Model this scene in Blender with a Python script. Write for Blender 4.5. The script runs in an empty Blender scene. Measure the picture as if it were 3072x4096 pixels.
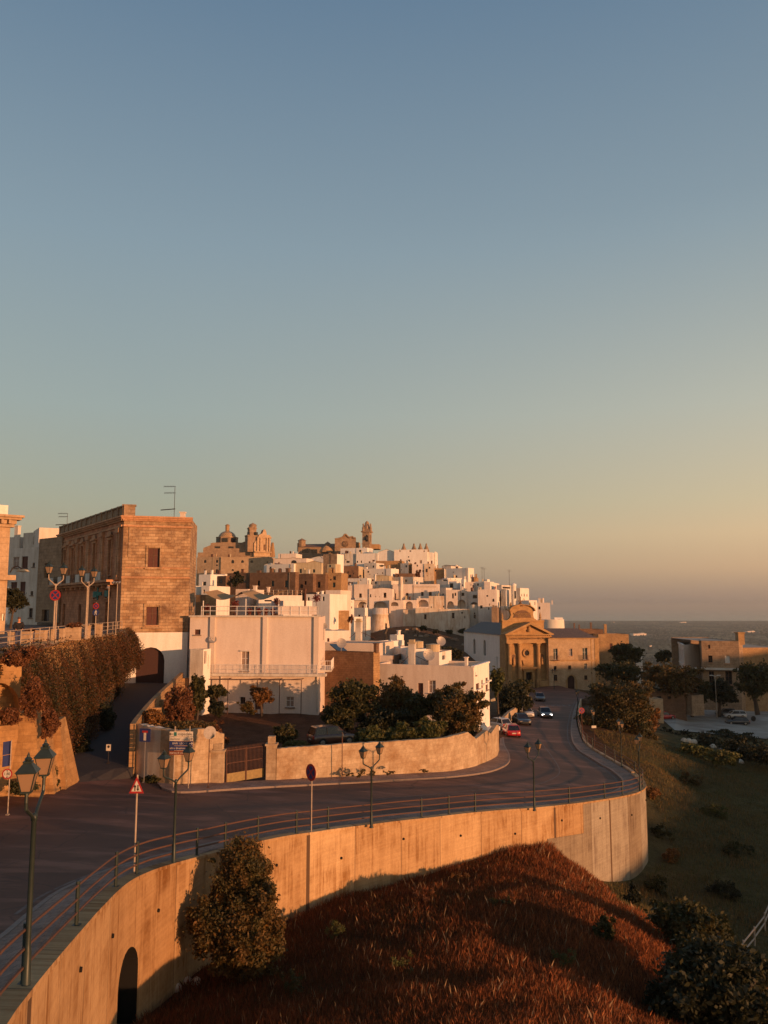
import bpy, math, random
import numpy as np
from mathutils import Vector, Matrix
random.seed(7); rng = np.random.default_rng(11)
SC = bpy.context.scene; COL = SC.collection; R = math.radians
# ---------------------------------------------------------------- camera
PITCH = math.atan(379/3186); TT = math.tan(PITCH)
cd = bpy.data.cameras.new('camera'); cam = bpy.data.objects.new('camera', cd); COL.objects.link(cam)
cd.sensor_fit = 'VERTICAL'; cd.sensor_height = 24; cd.lens = 24*3186/4096
cd.clip_start = .1; cd.clip_end = 90000
cam.location = (0, 0, 0); cam.rotation_euler = (R(90)+PITCH, 0, 0); SC.camera = cam
# ---------------------------------------------------------------- sky and sun
SUN_AZ, SUN_EL = R(129), R(3.8)
W = bpy.data.worlds.new('World'); SC.world = W; W.use_nodes = True
wt = W.node_tree; wt.nodes.clear()
wo = wt.nodes.new('ShaderNodeOutputWorld'); bg = wt.nodes.new('ShaderNodeBackground')
sky = wt.nodes.new('ShaderNodeTexSky'); sky.sky_type = 'NISHITA'; sky.sun_disc = False
sky.sun_elevation = SUN_EL; sky.sun_rotation = SUN_AZ
sky.air_density = 1.3; sky.dust_density = 2.0; sky.ozone_density = 2.0; sky.altitude = 200
def lin1(c): return tuple((x/255/12.92 if x/255 <= .04045 else ((x/255+.055)/1.055)**2.4) for x in c)
wtc = wt.nodes.new('ShaderNodeTexCoord'); sep = wt.nodes.new('ShaderNodeSeparateXYZ'); wt.links.new(wtc.outputs['Generated'], sep.inputs[0])
gr_ = wt.nodes.new('ShaderNodeValToRGB'); wt.links.new(sep.outputs['Z'], gr_.inputs[0]); els = gr_.color_ramp.elements
STOPS = [(0, (128, 117, 110)), (.012, (146, 130, 119)), (.045, (178, 156, 132)), (.085, (188, 171, 144)), (.125, (182, 175, 152)), (.235, (170, 177, 170)), (.42, (144, 163, 174)), (.64, (106, 133, 158)), (1, (68, 96, 130))]
els[0].position = 0; els[0].color = (*lin1(STOPS[0][1]), 1); els[1].position = 1; els[1].color = (*lin1(STOPS[-1][1]), 1)
for p_, c_ in STOPS[1:-1]: e_ = els.new(p_); e_.color = (*lin1(c_), 1)
# warmer towards the sun, cooler away from it
dt = wt.nodes.new('ShaderNodeVectorMath'); dt.operation = 'DOT_PRODUCT'; wt.links.new(wtc.outputs['Generated'], dt.inputs[0]); dt.inputs[1].default_value = (math.sin(SUN_AZ), math.cos(SUN_AZ), 0)
wr = wt.nodes.new('ShaderNodeMapRange'); wt.links.new(dt.outputs['Value'], wr.inputs[0]); wr.inputs[1].default_value = -.8; wr.inputs[2].default_value = 1.0; wr.inputs[3].default_value = 0; wr.inputs[4].default_value = 1
wc = wt.nodes.new('ShaderNodeValToRGB'); wt.links.new(wr.outputs[0], wc.inputs[0]); we = wc.color_ramp.elements
we[0].position = .0; we[0].color = (.90, .98, 1.03, 1); we[1].position = 1; we[1].color = (2.6, 1.7, .95, 1)
e_ = we.new(.10); e_.color = (1.09, 1.08, 1.05, 1); e_ = we.new(.32); e_.color = (1.60, 1.40, 1.22, 1); e_ = we.new(.55); e_.color = (1.75, 1.32, .95, 1)
low = wt.nodes.new('ShaderNodeMapRange'); wt.links.new(sep.outputs['Z'], low.inputs[0]); low.inputs[1].default_value = .45; low.inputs[2].default_value = .09; low.inputs[3].default_value = .12; low.inputs[4].default_value = 1
mu = wt.nodes.new('ShaderNodeMix'); mu.data_type = 'RGBA'; mu.blend_type = 'MULTIPLY'; wt.links.new(low.outputs[0], mu.inputs[0]); wt.links.new(gr_.outputs[0], mu.inputs[6]); wt.links.new(wc.outputs[0], mu.inputs[7])
SKYK = .12
sc1 = wt.nodes.new('ShaderNodeMix'); sc1.data_type = 'RGBA'; sc1.blend_type = 'MIX'; sc1.inputs[0].default_value = .82
gsc = wt.nodes.new('ShaderNodeVectorMath'); gsc.operation = 'SCALE'; wt.links.new(mu.outputs[2], gsc.inputs[0]); gsc.inputs['Scale'].default_value = 1/SKYK/2**.25
wt.links.new(sky.outputs[0], sc1.inputs[6]); wt.links.new(gsc.outputs[0], sc1.inputs[7])
wt.links.new(sc1.outputs[2], bg.inputs['Color']); bg.inputs['Strength'].default_value = SKYK
wt.links.new(bg.outputs[0], wo.inputs['Surface'])
sd = bpy.data.lights.new('sun', 'SUN'); sd.energy = 4.8; sd.angle = R(.6); sd.color = (1, .46, .20)
so = bpy.data.objects.new('sun', sd); COL.objects.link(so)
SUNV = Vector((math.sin(SUN_AZ)*math.cos(SUN_EL), math.cos(SUN_AZ)*math.cos(SUN_EL), math.sin(SUN_EL)))
so.rotation_euler = SUNV.to_track_quat('Z', 'Y').to_euler(); so.location = SUNV*200
SC.view_settings.view_transform = 'Standard'; SC.view_settings.look = 'None'
SC.view_settings.exposure = 0.25; SC.view_settings.gamma = 1
SC.cycles.max_bounces = 6; SC.cycles.transparent_max_bounces = 8; SC.cycles.volume_bounces = 0
SC.cycles.use_denoising = True
# ---------------------------------------------------------------- photograph pixel -> ray
def ray(u, v):
    yc = (2048-v)/3186; k = 1-yc*TT
    return (u-1536)/3186/k, (TT+yc)/k
def P(u, v, Y):
    a, b = ray(u, v); return Vector((a*Y, Y, b*Y))
def onz(u, v, z):
    a, b = ray(u, v); Y = z/b; return Vector((a*Y, Y, z))
CR = {0: (0, 0, 1), 1: (760, 2060, .21097), 2: (1080, 2060, .21097), 3: (1330, 2180, .21097), 4: (1600, 2180, .21097),
      5: (1900, 2220, .24111), 6: (1280, 2380, .24111), 7: (1600, 2480, .24111), 8: (1980, 2400, .27125), 9: (2380, 2500, .28451),
      10: (2600, 2440, .28451), 11: (0, 2000, .27728), 12: (0, 1900, .48222), 13: (750, 2350, .3918), 14: (700, 1900, .48222)}
def cx(c, x): return CR[c][0]+x*CR[c][2]
def cy(c, y): return CR[c][1]+y*CR[c][2]
# ---------------------------------------------------------------- node material helpers
MATS = {}
def lin(c): return tuple((x/12.92 if x <= .04045 else ((x+.055)/1.055)**2.4) for x in c)
def mat(name, rough=.85, spec=.25):
    m = bpy.data.materials.new(name); m.use_nodes = True; t = m.node_tree
    b = t.nodes['Principled BSDF']; b.inputs['Roughness'].default_value = rough
    b.inputs['Specular IOR Level'].default_value = spec; MATS[name] = m
    return m, t, b
def N(t, typ, **kw):
    n = t.nodes.new(typ)
    for k, v in kw.items():
        if k in n.inputs.keys(): n.inputs[k].default_value = v
        else: setattr(n, k, v)
    return n
def noise(t, scale, detail=4, src=None, rough=.6):
    n = N(t, 'ShaderNodeTexNoise'); n.inputs['Scale'].default_value = scale; n.inputs['Detail'].default_value = detail
    n.inputs['Roughness'].default_value = rough
    if src is not None: t.links.new(src, n.inputs['Vector'])
    return n.outputs['Fac']
def ramp(t, fac, p0, p1, c0=(0, 0, 0), c1=(1, 1, 1)):
    r = N(t, 'ShaderNodeValToRGB'); e = r.color_ramp.elements
    e[0].position = p0; e[1].position = p1; e[0].color = (*c0, 1); e[1].color = (*c1, 1)
    t.links.new(fac, r.inputs[0]); return r.outputs[0]
def mixc(t, fac, a, b, mode='MIX'):
    m = N(t, 'ShaderNodeMix'); m.data_type = 'RGBA'; m.blend_type = mode
    if hasattr(fac, 'links'): t.links.new(fac, m.inputs[0])
    else: m.inputs[0].default_value = fac
    for s, i in ((a, 6), (b, 7)):
        if hasattr(s, 'links'): t.links.new(s, m.inputs[i])
        else: m.inputs[i].default_value = (*s, 1)
    return m.outputs[2]
def bump(t, b, h, s=.3, d=.05):
    n = N(t, 'ShaderNodeBump'); n.inputs['Strength'].default_value = s; n.inputs['Distance'].default_value = d
    t.links.new(h, n.inputs['Height']); t.links.new(n.outputs[0], b.inputs['Normal'])
def coord(t, kind='Object'): return N(t, 'ShaderNodeTexCoord').outputs[kind]
def worldpos(t): return N(t, 'ShaderNodeNewGeometry').outputs['Position']
def mapv(t, src, scale):
    m = N(t, 'ShaderNodeMapping'); m.inputs['Scale'].default_value = scale; t.links.new(src, m.inputs[0]); return m.outputs[0]
def plaster(name, base, dirt, amt=.5, rough=.9):
    m, t, b = mat(name, rough); g = worldpos(t)
    streak = ramp(t, noise(t, 1.0, 5, mapv(t, g, (1.6, 1.6, .28))), .42, .75)
    blot = ramp(t, noise(t, .35, 6, g), .45, .7)
    f = mixc(t, .5, streak, blot, 'ADD')
    rnd = N(t, 'ShaderNodeObjectInfo').outputs['Random']
    base2 = mixc(t, rnd, base, tuple(x*y for x, y in zip(base, (.88, .86, .82))))
    fm = N(t, 'ShaderNodeMath', operation='MULTIPLY'); t.links.new(f, fm.inputs[0]); fm.inputs[1].default_value = amt
    c = mixc(t, fm.outputs[0], base2, dirt)
    fine = noise(t, 9, 5, g); c = mixc(t, .22, c, ramp(t, fine, .3, .7, (.35, .33, .3), (1, 1, 1)), 'MULTIPLY')
    t.links.new(c, b.inputs['Base Color']); bump(t, b, noise(t, 3, 6, g), .35, .04); return m
def stone(name, c1, c2, mortar, w=.62, h=.3, dirt=(.10, .07, .05), amt=.5, soft=.02, bstr=.6):
    m, t, b = mat(name, .92); uv = coord(t, 'UV'); g = worldpos(t)
    wob = N(t, 'ShaderNodeTexNoise'); wob.inputs['Scale'].default_value = 1.2; t.links.new(uv, wob.inputs['Vector'])
    uvw = mixc(t, .035, uv, wob.outputs['Color'], 'ADD')
    k = N(t, 'ShaderNodeTexBrick'); k.inputs['Scale'].default_value = 1; k.inputs['Brick Width'].default_value = w
    k.inputs['Row Height'].default_value = h; k.inputs['Mortar Size'].default_value = soft; k.inputs['Mortar Smooth'].default_value = .5
    k.inputs['Color1'].default_value = (*c1, 1); k.inputs['Color2'].default_value = (*c2, 1); k.inputs['Mortar'].default_value = (*mortar, 1)
    k.inputs['Bias'].default_value = -.1
    t.links.new(uvw, k.inputs['Vector'])
    blot = ramp(t, noise(t, .5, 7, g, .7), .45, .72)
    fm = N(t, 'ShaderNodeMath', operation='MULTIPLY'); t.links.new(blot, fm.inputs[0]); fm.inputs[1].default_value = amt
    c = mixc(t, .55, k.outputs['Color'], ramp(t, noise(t, 1.1, 4, g, .6), .3, .7, (.62, .55, .48), (1.15, 1.15, 1.15)), 'MULTIPLY')
    c = mixc(t, fm.outputs[0], c, dirt)
    c = mixc(t, .45, c, ramp(t, noise(t, 5, 6, g), .3, .7, (.4, .37, .33), (1, 1, 1)), 'MULTIPLY')
    t.links.new(c, b.inputs['Base Color'])
    hh = mixc(t, .5, k.outputs['Fac'], ramp(t, noise(t, 7, 5, g), 0, 1, (1, 1, 1), (0, 0, 0)))
    inv = N(t, 'ShaderNodeInvert'); t.links.new(hh, inv.inputs['Color']); bump(t, b, inv.outputs[0], bstr, .05); return m
def flat(name, c, rough=.6, metal=0, spec=.4, var=.25, sc=6):
    m, t, b = mat(name, rough, spec); b.inputs['Metallic'].default_value = metal
    n = ramp(t, noise(t, sc, 5, worldpos(t)), .3, .75, tuple(x*(1-var) for x in c), tuple(min(1, x*(1+var*.4)) for x in c))
    t.links.new(n, b.inputs['Base Color']); return m
def attr_mat(name, attr='tone', rough=.8, trans=0.0, spec=.15):
    m, t, b = mat(name, rough, spec); a = N(t, 'ShaderNodeAttribute', attribute_name=attr)
    t.links.new(a.outputs['Color'], b.inputs['Base Color'])
    if trans:
        tr = N(t, 'ShaderNodeBsdfTranslucent'); t.links.new(a.outputs['Color'], tr.inputs['Color'])
        mx = N(t, 'ShaderNodeMixShader'); mx.inputs[0].default_value = trans
        t.links.new(b.outputs[0], mx.inputs[1]); t.links.new(tr.outputs[0], mx.inputs[2])
        t.links.new(mx.outputs[0], t.nodes['Material Output'].inputs['Surface'])
    return m
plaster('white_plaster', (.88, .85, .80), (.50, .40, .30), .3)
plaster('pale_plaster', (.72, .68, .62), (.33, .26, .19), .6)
plaster('pink_plaster', (.82, .72, .64), (.46, .34, .26), .38)
plaster('peach_plaster', (.76, .65, .57), (.50, .38, .30), .3)
plaster('ochre_plaster', (.50, .31, .15), (.30, .16, .07), .9)
plaster('cream_plaster', (.60, .50, .34), (.34, .25, .15), .6)
plaster('worn_plaster', (.78, .68, .56), (.46, .28, .15), .8)
stone('palace_stone', (.58, .41, .25), (.38, .23, .12), (.27, .18, .11), .70, .34, (.16, .09, .055), 1.0, .016, .9)
stone('terrace_stone', (.50, .30, .13), (.38, .22, .09), (.30, .18, .08), .9, .38, (.28, .16, .07), .9, .012, .3)
stone('palace_red_light', (.66, .31, .17), (.52, .23, .12), (.26, .13, .08), .7, .34, (.16, .08, .05), .7, .012, .4)  # palace stone with reddish grazing light mixed into its colour
stone('trim_stone', (.66, .37, .21), (.58, .31, .17), (.30, .2, .12), 1.6, .8, (.14, .09, .06), .5)
stone('brown_stone', (.26, .155, .095), (.21, .12, .075), (.15, .1, .065), .5, .26, (.09, .06, .045), .7)
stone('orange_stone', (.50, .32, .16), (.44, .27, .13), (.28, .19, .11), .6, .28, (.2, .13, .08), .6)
stone('garden_stone', (.56, .44, .30), (.47, .36, .24), (.42, .31, .20), .75, .33, (.28, .16, .075), 1.0, .012, .35)
stone('church_stone', (.52, .33, .15), (.48, .29, .13), (.40, .25, .12), .9, .42, (.26, .15, .07), .5, .01)
stone('cathedral_stone', (.42, .30, .20), (.36, .25, .16), (.25, .17, .11), .9, .45, (.14, .1, .07), .6)
stone('convent_stone', (.58, .42, .27), (.54, .38, .23), (.45, .32, .2), 1.1, .5, (.36, .25, .15), .4, .01)
stone('paving', (.36, .25, .20), (.31, .21, .17), (.17, .12, .10), .4, .4, (.08, .06, .05), .6, .012, .3)
flat('roof_flat', (.42, .35, .28), .9); flat('roof_tile', (.22, .13, .09), .9, var=.5, sc=2); flat('roof_slate', (.16, .15, .14), .9)
flat('dark_glass', (.02, .018, .02), .15, spec=.6); flat('door_green', (.03, .05, .045), .5); flat('shutter_brown', (.10, .03, .02), .6)
flat('shutter_grey', (.30, .22, .18), .6); flat('dark_door', (.045, .014, .010), .7); flat('red_door', (.30, .06, .03), .6); flat('white_paint', (.75, .72, .68), .6)
flat('iron', (.045, .035, .028), .5, .3); flat('lamp_green', (.030, .045, .042), .45, .2); flat('zinc', (.38, .34, .30), .45, .6)
flat('pole_beige', (.42, .33, .25), .6); flat('rust', (.12, .055, .035), .8); flat('wood', (.14, .08, .05), .8)
flat('bark', (.085, .06, .042), .95); flat('kerb', (.25, .19, .16), .85); flat('line_paint', (.17, .13, .115), .8, var=.6, sc=3)
flat('opening_shade', (.008, .007, .006), .95); flat('asphalt_shade', (.05, .045, .045), .9)  # near-black tones that paint shade into wall openings and the ramp
m, t, b = mat('asphalt', .78, .35); g = worldpos(t)
c = mixc(t, ramp(t, noise(t, .16, 5, g), .38, .66), (.15, .070, .045), (.085, .045, .031))
c = mixc(t, ramp(t, noise(t, .55, 4, mapv(t, g, (.35, 1, 1))), .52, .66), c, (.24, .115, .078))
c = mixc(t, .5, c, ramp(t, noise(t, 26, 3, g), .3, .7, (.5, .5, .5), (1, 1, 1)), 'MULTIPLY')
vor = N(t, 'ShaderNodeTexVoronoi', feature='DISTANCE_TO_EDGE'); vor.inputs['Scale'].default_value = .22
wv = N(t, 'ShaderNodeTexNoise'); wv.inputs['Scale'].default_value = .8; t.links.new(g, wv.inputs['Vector'])
t.links.new(mixc(t, .5, g, wv.outputs['Color'], 'ADD'), vor.inputs['Vector'])
c = mixc(t, ramp(t, vor.outputs['Distance'], .0, .012, (.6, .6, .6), (0, 0, 0)), c, (.035, .026, .022))
t.links.new(c, b.inputs['Base Color']); bump(t, b, noise(t, 30, 4, g), .25, .01)
def concrete(name, base, stain, amt, pw=3.4):
    m, t, b = mat(name, .85); uv = coord(t, 'UV'); g = worldpos(t)
    streak = ramp(t, noise(t, 1.0, 6, mapv(t, uv, (3.6, .16, 1)), .75), .45, .58)
    blot = ramp(t, noise(t, .45, 7, uv, .65), .44, .62)
    f = mixc(t, 1.0, streak, blot, 'MULTIPLY'); f = mixc(t, .30, f, blot); f = mixc(t, .25, f, streak)
    fm = N(t, 'ShaderNodeMath', operation='MULTIPLY'); t.links.new(f, fm.inputs[0]); fm.inputs[1].default_value = amt
    c = mixc(t, fm.outputs[0], base, stain)
    ob = ramp(t, noise(t, .45, 3, mapv(t, uv, (.35, .35, 1))), .50, .54)
    c = mixc(t, .25, c, ramp(t, noise(t, .8, 2, mapv(t, uv, (.3, 9, 1))), .35, .65, (.55, .5, .45), (1, 1, 1)), 'MULTIPLY')
    c = mixc(t, .3, c, ramp(t, noise(t, 8, 5, g), .3, .7, (.45, .42, .4), (1, 1, 1)), 'MULTIPLY')
    k = N(t, 'ShaderNodeTexBrick'); k.offset = 0; k.inputs['Scale'].default_value = 1; k.inputs['Brick Width'].default_value = pw
    k.inputs['Row Height'].default_value = 60; k.inputs['Mortar Size'].default_value = .028; k.inputs['Mortar Smooth'].default_value = .3
    t.links.new(mapv(t, uv, (1, 1, 1)), k.inputs['Vector']); k.inputs['Color1'].default_value = (1.12, 1.12, 1.12, 1); k.inputs['Color2'].default_value = (.66, .56, .46, 1); k.inputs['Mortar'].default_value = (1, 1, 1, 1)
    c = mixc(t, .8, c, k.outputs['Color'], 'MULTIPLY')
    c = mixc(t, k.outputs['Fac'], c, (.10, .06, .035))
    t.links.new(c, b.inputs['Base Color']); bump(t, b, noise(t, 2.2, 6, g), .4, .04); return m
concrete('concrete_old', (.57, .39, .21), (.27, .135, .045), 1.0)
concrete('concrete_grey', (.36, .32, .25), (.17, .13, .10), .9, 2.7)
m, t, b = mat('retaining_stone', .9); g = worldpos(t)
attr_mat('leaf', 'tone', .6, .25, .3); attr_mat('grass_blade', 'tone', .8, .25)
# ground: colour zones come from the terrain's own soil attribute
m, t, b = mat('ground', .95, .1); g = worldpos(t); a = N(t, 'ShaderNodeAttribute', attribute_name='tone')
c = mixc(t, .8, a.outputs['Color'], ramp(t, noise(t, .6, 8, g, .7), .32, .7, (.35, .33, .3), (1.0, 1.0, 1.0)), 'MULTIPLY')
c = mixc(t, .6, c, ramp(t, noise(t, 6, 6, g, .7), .3, .7, (.3, .3, .3), (1, 1, 1)), 'MULTIPLY')
t.links.new(c, b.inputs['Base Color']); bump(t, b, noise(t, 1.5, 8, g, .75), .8, .35)
m, t, b = mat('plain', .95, .1); g = worldpos(t)
c = mixc(t, ramp(t, noise(t, .0016, 6, g), .4, .6), (.16, .15, .085), (.27, .21, .125))
vor = N(t, 'ShaderNodeTexVoronoi'); vor.inputs['Scale'].default_value = .035; t.links.new(g, vor.inputs['Vector'])
c = mixc(t, ramp(t, vor.outputs['Distance'], .2, .55, (1, 1, 1), (0, 0, 0)), c, (.03, .04, .02))
c = mixc(t, ramp(t, noise(t, 1, 6, mapv(t, g, (.006, .0016, 1)), .75), .46, .56), c, (.035, .045, .022)); c = mixc(t, ramp(t, noise(t, 1, 4, mapv(t, g, (.011, .003, 1)), .8), .66, .70), c, (.42, .34, .24)); t.links.new(c, b.inputs['Base Color'])
m, t, b = mat('sea', .25, .5); b.inputs['Base Color'].default_value = (.02, .04, .06, 1); bump(t, b, noise(t, .02, 4, worldpos(t)), .3, 3)
m, t, b = mat('gravel', .95, .1); g = worldpos(t)
c = mixc(t, ramp(t, noise(t, .12, 6, g), .4, .62), (.40, .36, .31), (.24, .2, .165)); t.links.new(c, b.inputs['Base Color'])
m, t, b = mat('lantern_glass', .35, .5); b.inputs['Base Color'].default_value = (.42, .27, .16, 1)
b.inputs['Transmission Weight'].default_value = .35
m, t, b = mat('headlight_on'); b.inputs['Emission Color'].default_value = (1, .9, .8, 1); b.inputs['Emission Strength'].default_value = 8
def carpaint(n, c): 
    m = flat(n, c, .3, .0, .6, .1, 2); m.node_tree.nodes['Principled BSDF'].inputs['Coat Weight'].default_value = .6
carpaint('car_red', (.42, .015, .02)); carpaint('car_dark', (.025, .027, .035)); carpaint('car_grey', (.10, .10, .11))
carpaint('car_white', (.62, .60, .58)); carpaint('car_brown', (.10, .045, .03)); carpaint('car_silver', (.35, .32, .29)); carpaint('car_yellow', (.5, .35, .1))
flat('tyre', (.015, .014, .014), .9); flat('rim', (.45, .43, .4), .35, .8); flat('tail_red', (.5, .02, .01), .3)
flat('sign_red', (.36, .022, .02), .5); flat('sign_blue', (.02, .035, .14), .5); flat('sign_white', (.62, .56, .47), .5); flat('sign_brown', (.19, .055, .03), .5)
flat('sign_black', (.02, .018, .016), .5); flat('sign_teal', (.02, .16, .14), .5); flat('sign_grey', (.2, .19, .19), .5, .4)
flat('cloth_dark', (.016, .015, .018), .9); flat('skin', (.55, .26, .15), .6); flat('flower', (.15, .03, .022), .8, var=.5); flat('canvas', (.42, .27, .13), .9)
flat('gate_yellow', (.27, .19, .07), .6, var=.3); flat('fabric_blue', (.05, .07, .15), .8)
# ---------------------------------------------------------------- mesh builder
OFF = {}
class MB:
    def __init__(s): s.v = []; s.f = []
    def add(s, vs, fs):
        b = len(s.v); s.v += [tuple(x) for x in vs]; s.f += [tuple(b+i for i in f) for f in fs]; return s
    def quad(s, a, b, c, d): return s.add((a, b, c, d), ((0, 1, 2, 3),))
    def prism(s, poly, z0, z1, zt=None):
        n = len(poly); vs = [(p[0], p[1], z0) for p in poly]+[(p[0], p[1], (zt[i] if zt else z1)) for i, p in enumerate(poly)]
        return s.add(vs, [tuple(range(n-1, -1, -1)), tuple(range(n, 2*n))]+[(i, (i+1) % n, n+(i+1) % n, n+i) for i in range(n)])
    def box(s, c, d, a=0, bev=0):
        ca, sa = math.cos(a), math.sin(a); hx, hy, hz = d[0]/2, d[1]/2, d[2]/2
        pts = [(-hx, -hy), (hx, -hy), (hx, hy), (-hx, hy)]
        return s.prism([(c[0]+x*ca-y*sa, c[1]+x*sa+y*ca) for x, y in pts], c[2]-hz, c[2]+hz)
    def tube(s, a, b, r0, r1=None, n=8, cap=True):
        a = Vector(a); b = Vector(b); r1 = r0 if r1 is None else r1; d = (b-a).normalized()
        x = d.orthogonal().normalized(); y = d.cross(x)
        ring = lambda c, r: [c+(x*math.cos(k*2*math.pi/n)+y*math.sin(k*2*math.pi/n))*r for k in range(n)]
        fs = [(k, (k+1) % n, n+(k+1) % n, n+k) for k in range(n)]
        if cap: fs += [tuple(range(n-1, -1, -1)), tuple(range(n, 2*n))]
        return s.add(ring(a, r0)+ring(b, r1), fs)
    def path(s, pts, r, n=8):
        for a, b in zip(pts, pts[1:]): s.tube(a, b, r if not isinstance(r, (list, tuple)) else r[0], None, n)
        return s
    def lathe(s, c, prof, n=12, a0=0, a1=2*math.pi):
        full = abs(a1-a0-2*math.pi) < 1e-6; m = n if full else n+1; vs = []; fs = []
        for r, z in prof:
            for k in range(m):
                t = a0+(a1-a0)*k/n; vs.append((c[0]+r*math.cos(t), c[1]+r*math.sin(t), c[2]+z))
        for i in range(len(prof)-1):
            for k in range(n):
                k2 = (k+1) % m; fs.append((i*m+k, i*m+k2, (i+1)*m+k2, (i+1)*m+k))
        return s.add(vs, fs)
    def disc(s, c, nrm, r, th=.02, n=20):
        nrm = Vector(nrm).normalized(); c = Vector(c); return s.tube(c-nrm*th/2, c+nrm*th/2, r, r, n)
    def build(s, name, mt, parent=None, smooth=False, **kw):
        me = bpy.data.meshes.new(name); off = Vector((0, 0, 0))
        if parent is not None: off = OFF[parent.name]
        V = np.array(s.v, dtype=float).reshape(-1, 3)
        me.from_pydata((V-np.array(off)).tolist(), [], s.f)
        uvl = me.uv_layers.new(name='UVMap'); uvs = np.zeros((len(me.loops), 2)); li = 0
        for f in s.f:
            p = V[list(f)]; e = p[1]-p[0]; nn = np.zeros(3)
            for i in range(1, len(f)-1): nn += np.cross(p[i]-p[0], p[i+1]-p[0])
            l = np.linalg.norm(nn); nn = nn/l if l else nn
            if abs(nn[2]) > .8: q = p[:, :2]
            else:
                h = np.array([-nn[1], nn[0]]); h /= (np.linalg.norm(h) or 1); q = np.stack([p[:, :2]@h, p[:, 2]], 1)
            uvs[li:li+len(f)] = q; li += len(f)
        uvl.data.foreach_set('uv', uvs.ravel())
        if smooth: me.polygons.foreach_set('use_smooth', [True]*len(me.polygons))
        me.materials.append(MATS[mt] if isinstance(mt, str) else mt)
        o = bpy.data.objects.new(name, me); COL.objects.link(o)
        OFF[o.name] = off
        if parent is not None: o.parent = parent
        for k, v in kw.items(): o[k] = v
        return o
def root(name, label, cat, loc=(0, 0, 0), group=None, off=None):
    o = bpy.data.objects.new(name, None); COL.objects.link(o); o.empty_display_size = .2
    o.location = loc; OFF[o.name] = Vector(loc) if off is None else Vector(off)
    o['label'] = label; o['category'] = cat
    if group: o['group'] = group
    return o
def struct(mb, name, mt, **kw):
    o = mb.build(name, mt, **kw); o['kind'] = 'structure'; return o
def dup(r, loc, rz, label):
    def cp(o, par):
        c = o.copy(); COL.objects.link(c); c.parent = par
        for ch in list(o.children): cp(ch, c)
        return c
    n = cp(r, None); n.location = loc; n.rotation_euler = (0, 0, rz); n['label'] = label; return n
def fast_mesh(name, V, F, tone, mt, parent=None, **kw):
    """many triangles or quads with one colour per face"""
    me = bpy.data.meshes.new(name); k = F.shape[1]; off = OFF[parent.name] if parent is not None else Vector((0, 0, 0))
    me.vertices.add(len(V)); me.vertices.foreach_set('co', (V-np.array(off)).astype(np.float32).ravel())
    me.loops.add(F.size); me.loops.foreach_set('vertex_index', F.astype(np.int32).ravel())
    me.polygons.add(len(F)); me.polygons.foreach_set('loop_start', np.arange(0, F.size, k, dtype=np.int32))
    me.update(calc_edges=True); me.validate()
    at = me.color_attributes.new('tone', 'FLOAT_COLOR', 'POINT')
    at.data.foreach_set('color', np.concatenate([tone, np.ones((len(tone), 1))], 1).astype(np.float32).ravel())
    me.materials.append(MATS[mt]); o = bpy.data.objects.new(name, me); COL.objects.link(o); OFF[o.name] = off
    if parent is not None: o.parent = parent
    for kk, v in kw.items(): o[kk] = v
    return o
class RBF:
    def __init__(s, pts):
        s.p = np.array([p[:2] for p in pts], float); z = np.array([p[2] for p in pts], float); n = len(pts)
        A = np.zeros((n+3, n+3)); A[:n, :n] = -np.linalg.norm(s.p[:, None]-s.p[None], axis=2)
        A[:n, n] = 1; A[:n, n+1:] = s.p; A[n, :n] = 1; A[n+1:, :n] = s.p.T; A[:n, :n] -= np.eye(n)*-.05
        s.w = np.linalg.solve(A, np.concatenate([z, np.zeros(3)]))
    def __call__(s, x, y):
        x = np.asarray(x, float); y = np.asarray(y, float); q = np.stack([x.ravel(), y.ravel()], 1); n = len(s.p)
        out = np.empty(len(q))
        for i in range(0, len(q), 20000):
            qq = q[i:i+20000]; out[i:i+20000] = -np.linalg.norm(qq[:, None]-s.p[None], axis=2)@s.w[:n]+s.w[n]+qq@s.w[n+1:]
        return out.reshape(x.shape) if x.shape else float(out[0])
# ================================================================ THE ROAD SURFACE
WTOP = [(36, 4092, -6.9), (199, 3878, -7.7), (362, 3685, -8.6), (482, 3559, -9.3), (603, 3499, -9.7), (838, 3432, -10.5), (1073, 3372, -11.1),
        (1253, 3344, -11.5), (1486, 3312, -11.95), (1726, 3284, -12.4), (1938, 3259, -12.8), (2140, 3245, -13.2), (2324, 3224, -13.7),
        (2465, 3202, -14.1), (2536, 3188, -14.3), (2578, 3172, -14.5), (2595, 3150, -14.75), (2570, 3116, -14.95), (2517, 3077, -15.1), (2411, 3019, -15.5), (2353, 2981, -15.8), (2334, 2937, -16.1),
        (2322, 2895, -16.5), (2318, 2850, -17.0), (2330, 2800, -17.6)]
KERB = [(0, 3752, -7.35), (120, 3649, -7.95), (241, 3559, -8.6), (542, 3450, -9.95), (838, 3378, -10.75), (1041, 3340, -11.15), (1211, 3312, -11.5), (1486, 3270, -12.1), (1889, 3234, -12.8),
        (2140, 3213, -13.3), (2310, 3199, -13.65), (2400, 3187, -13.9), (2462, 3172, -14.1), (2494, 3152, -14.35), (2500, 3130, -14.6), (2474, 3101, -14.85), (2411, 3063, -15.1), (2319, 3010, -15.45), (2290, 2966, -15.8),
        (2287, 2908, -16.2), (2300, 2841, -17.0), (2315, 2805, -17.5)]
INW = [(700, 3146, -11.8), (888, 3136, -12.0), (1100, 3127, -12.2), (1250, 3119, -12.35), (1539, 3105, -12.7), (1814, 3090, -13.2), (1925, 3064, -13.6), (1992, 3030, -14.1), (2000, 3006, -14.4)]
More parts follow.
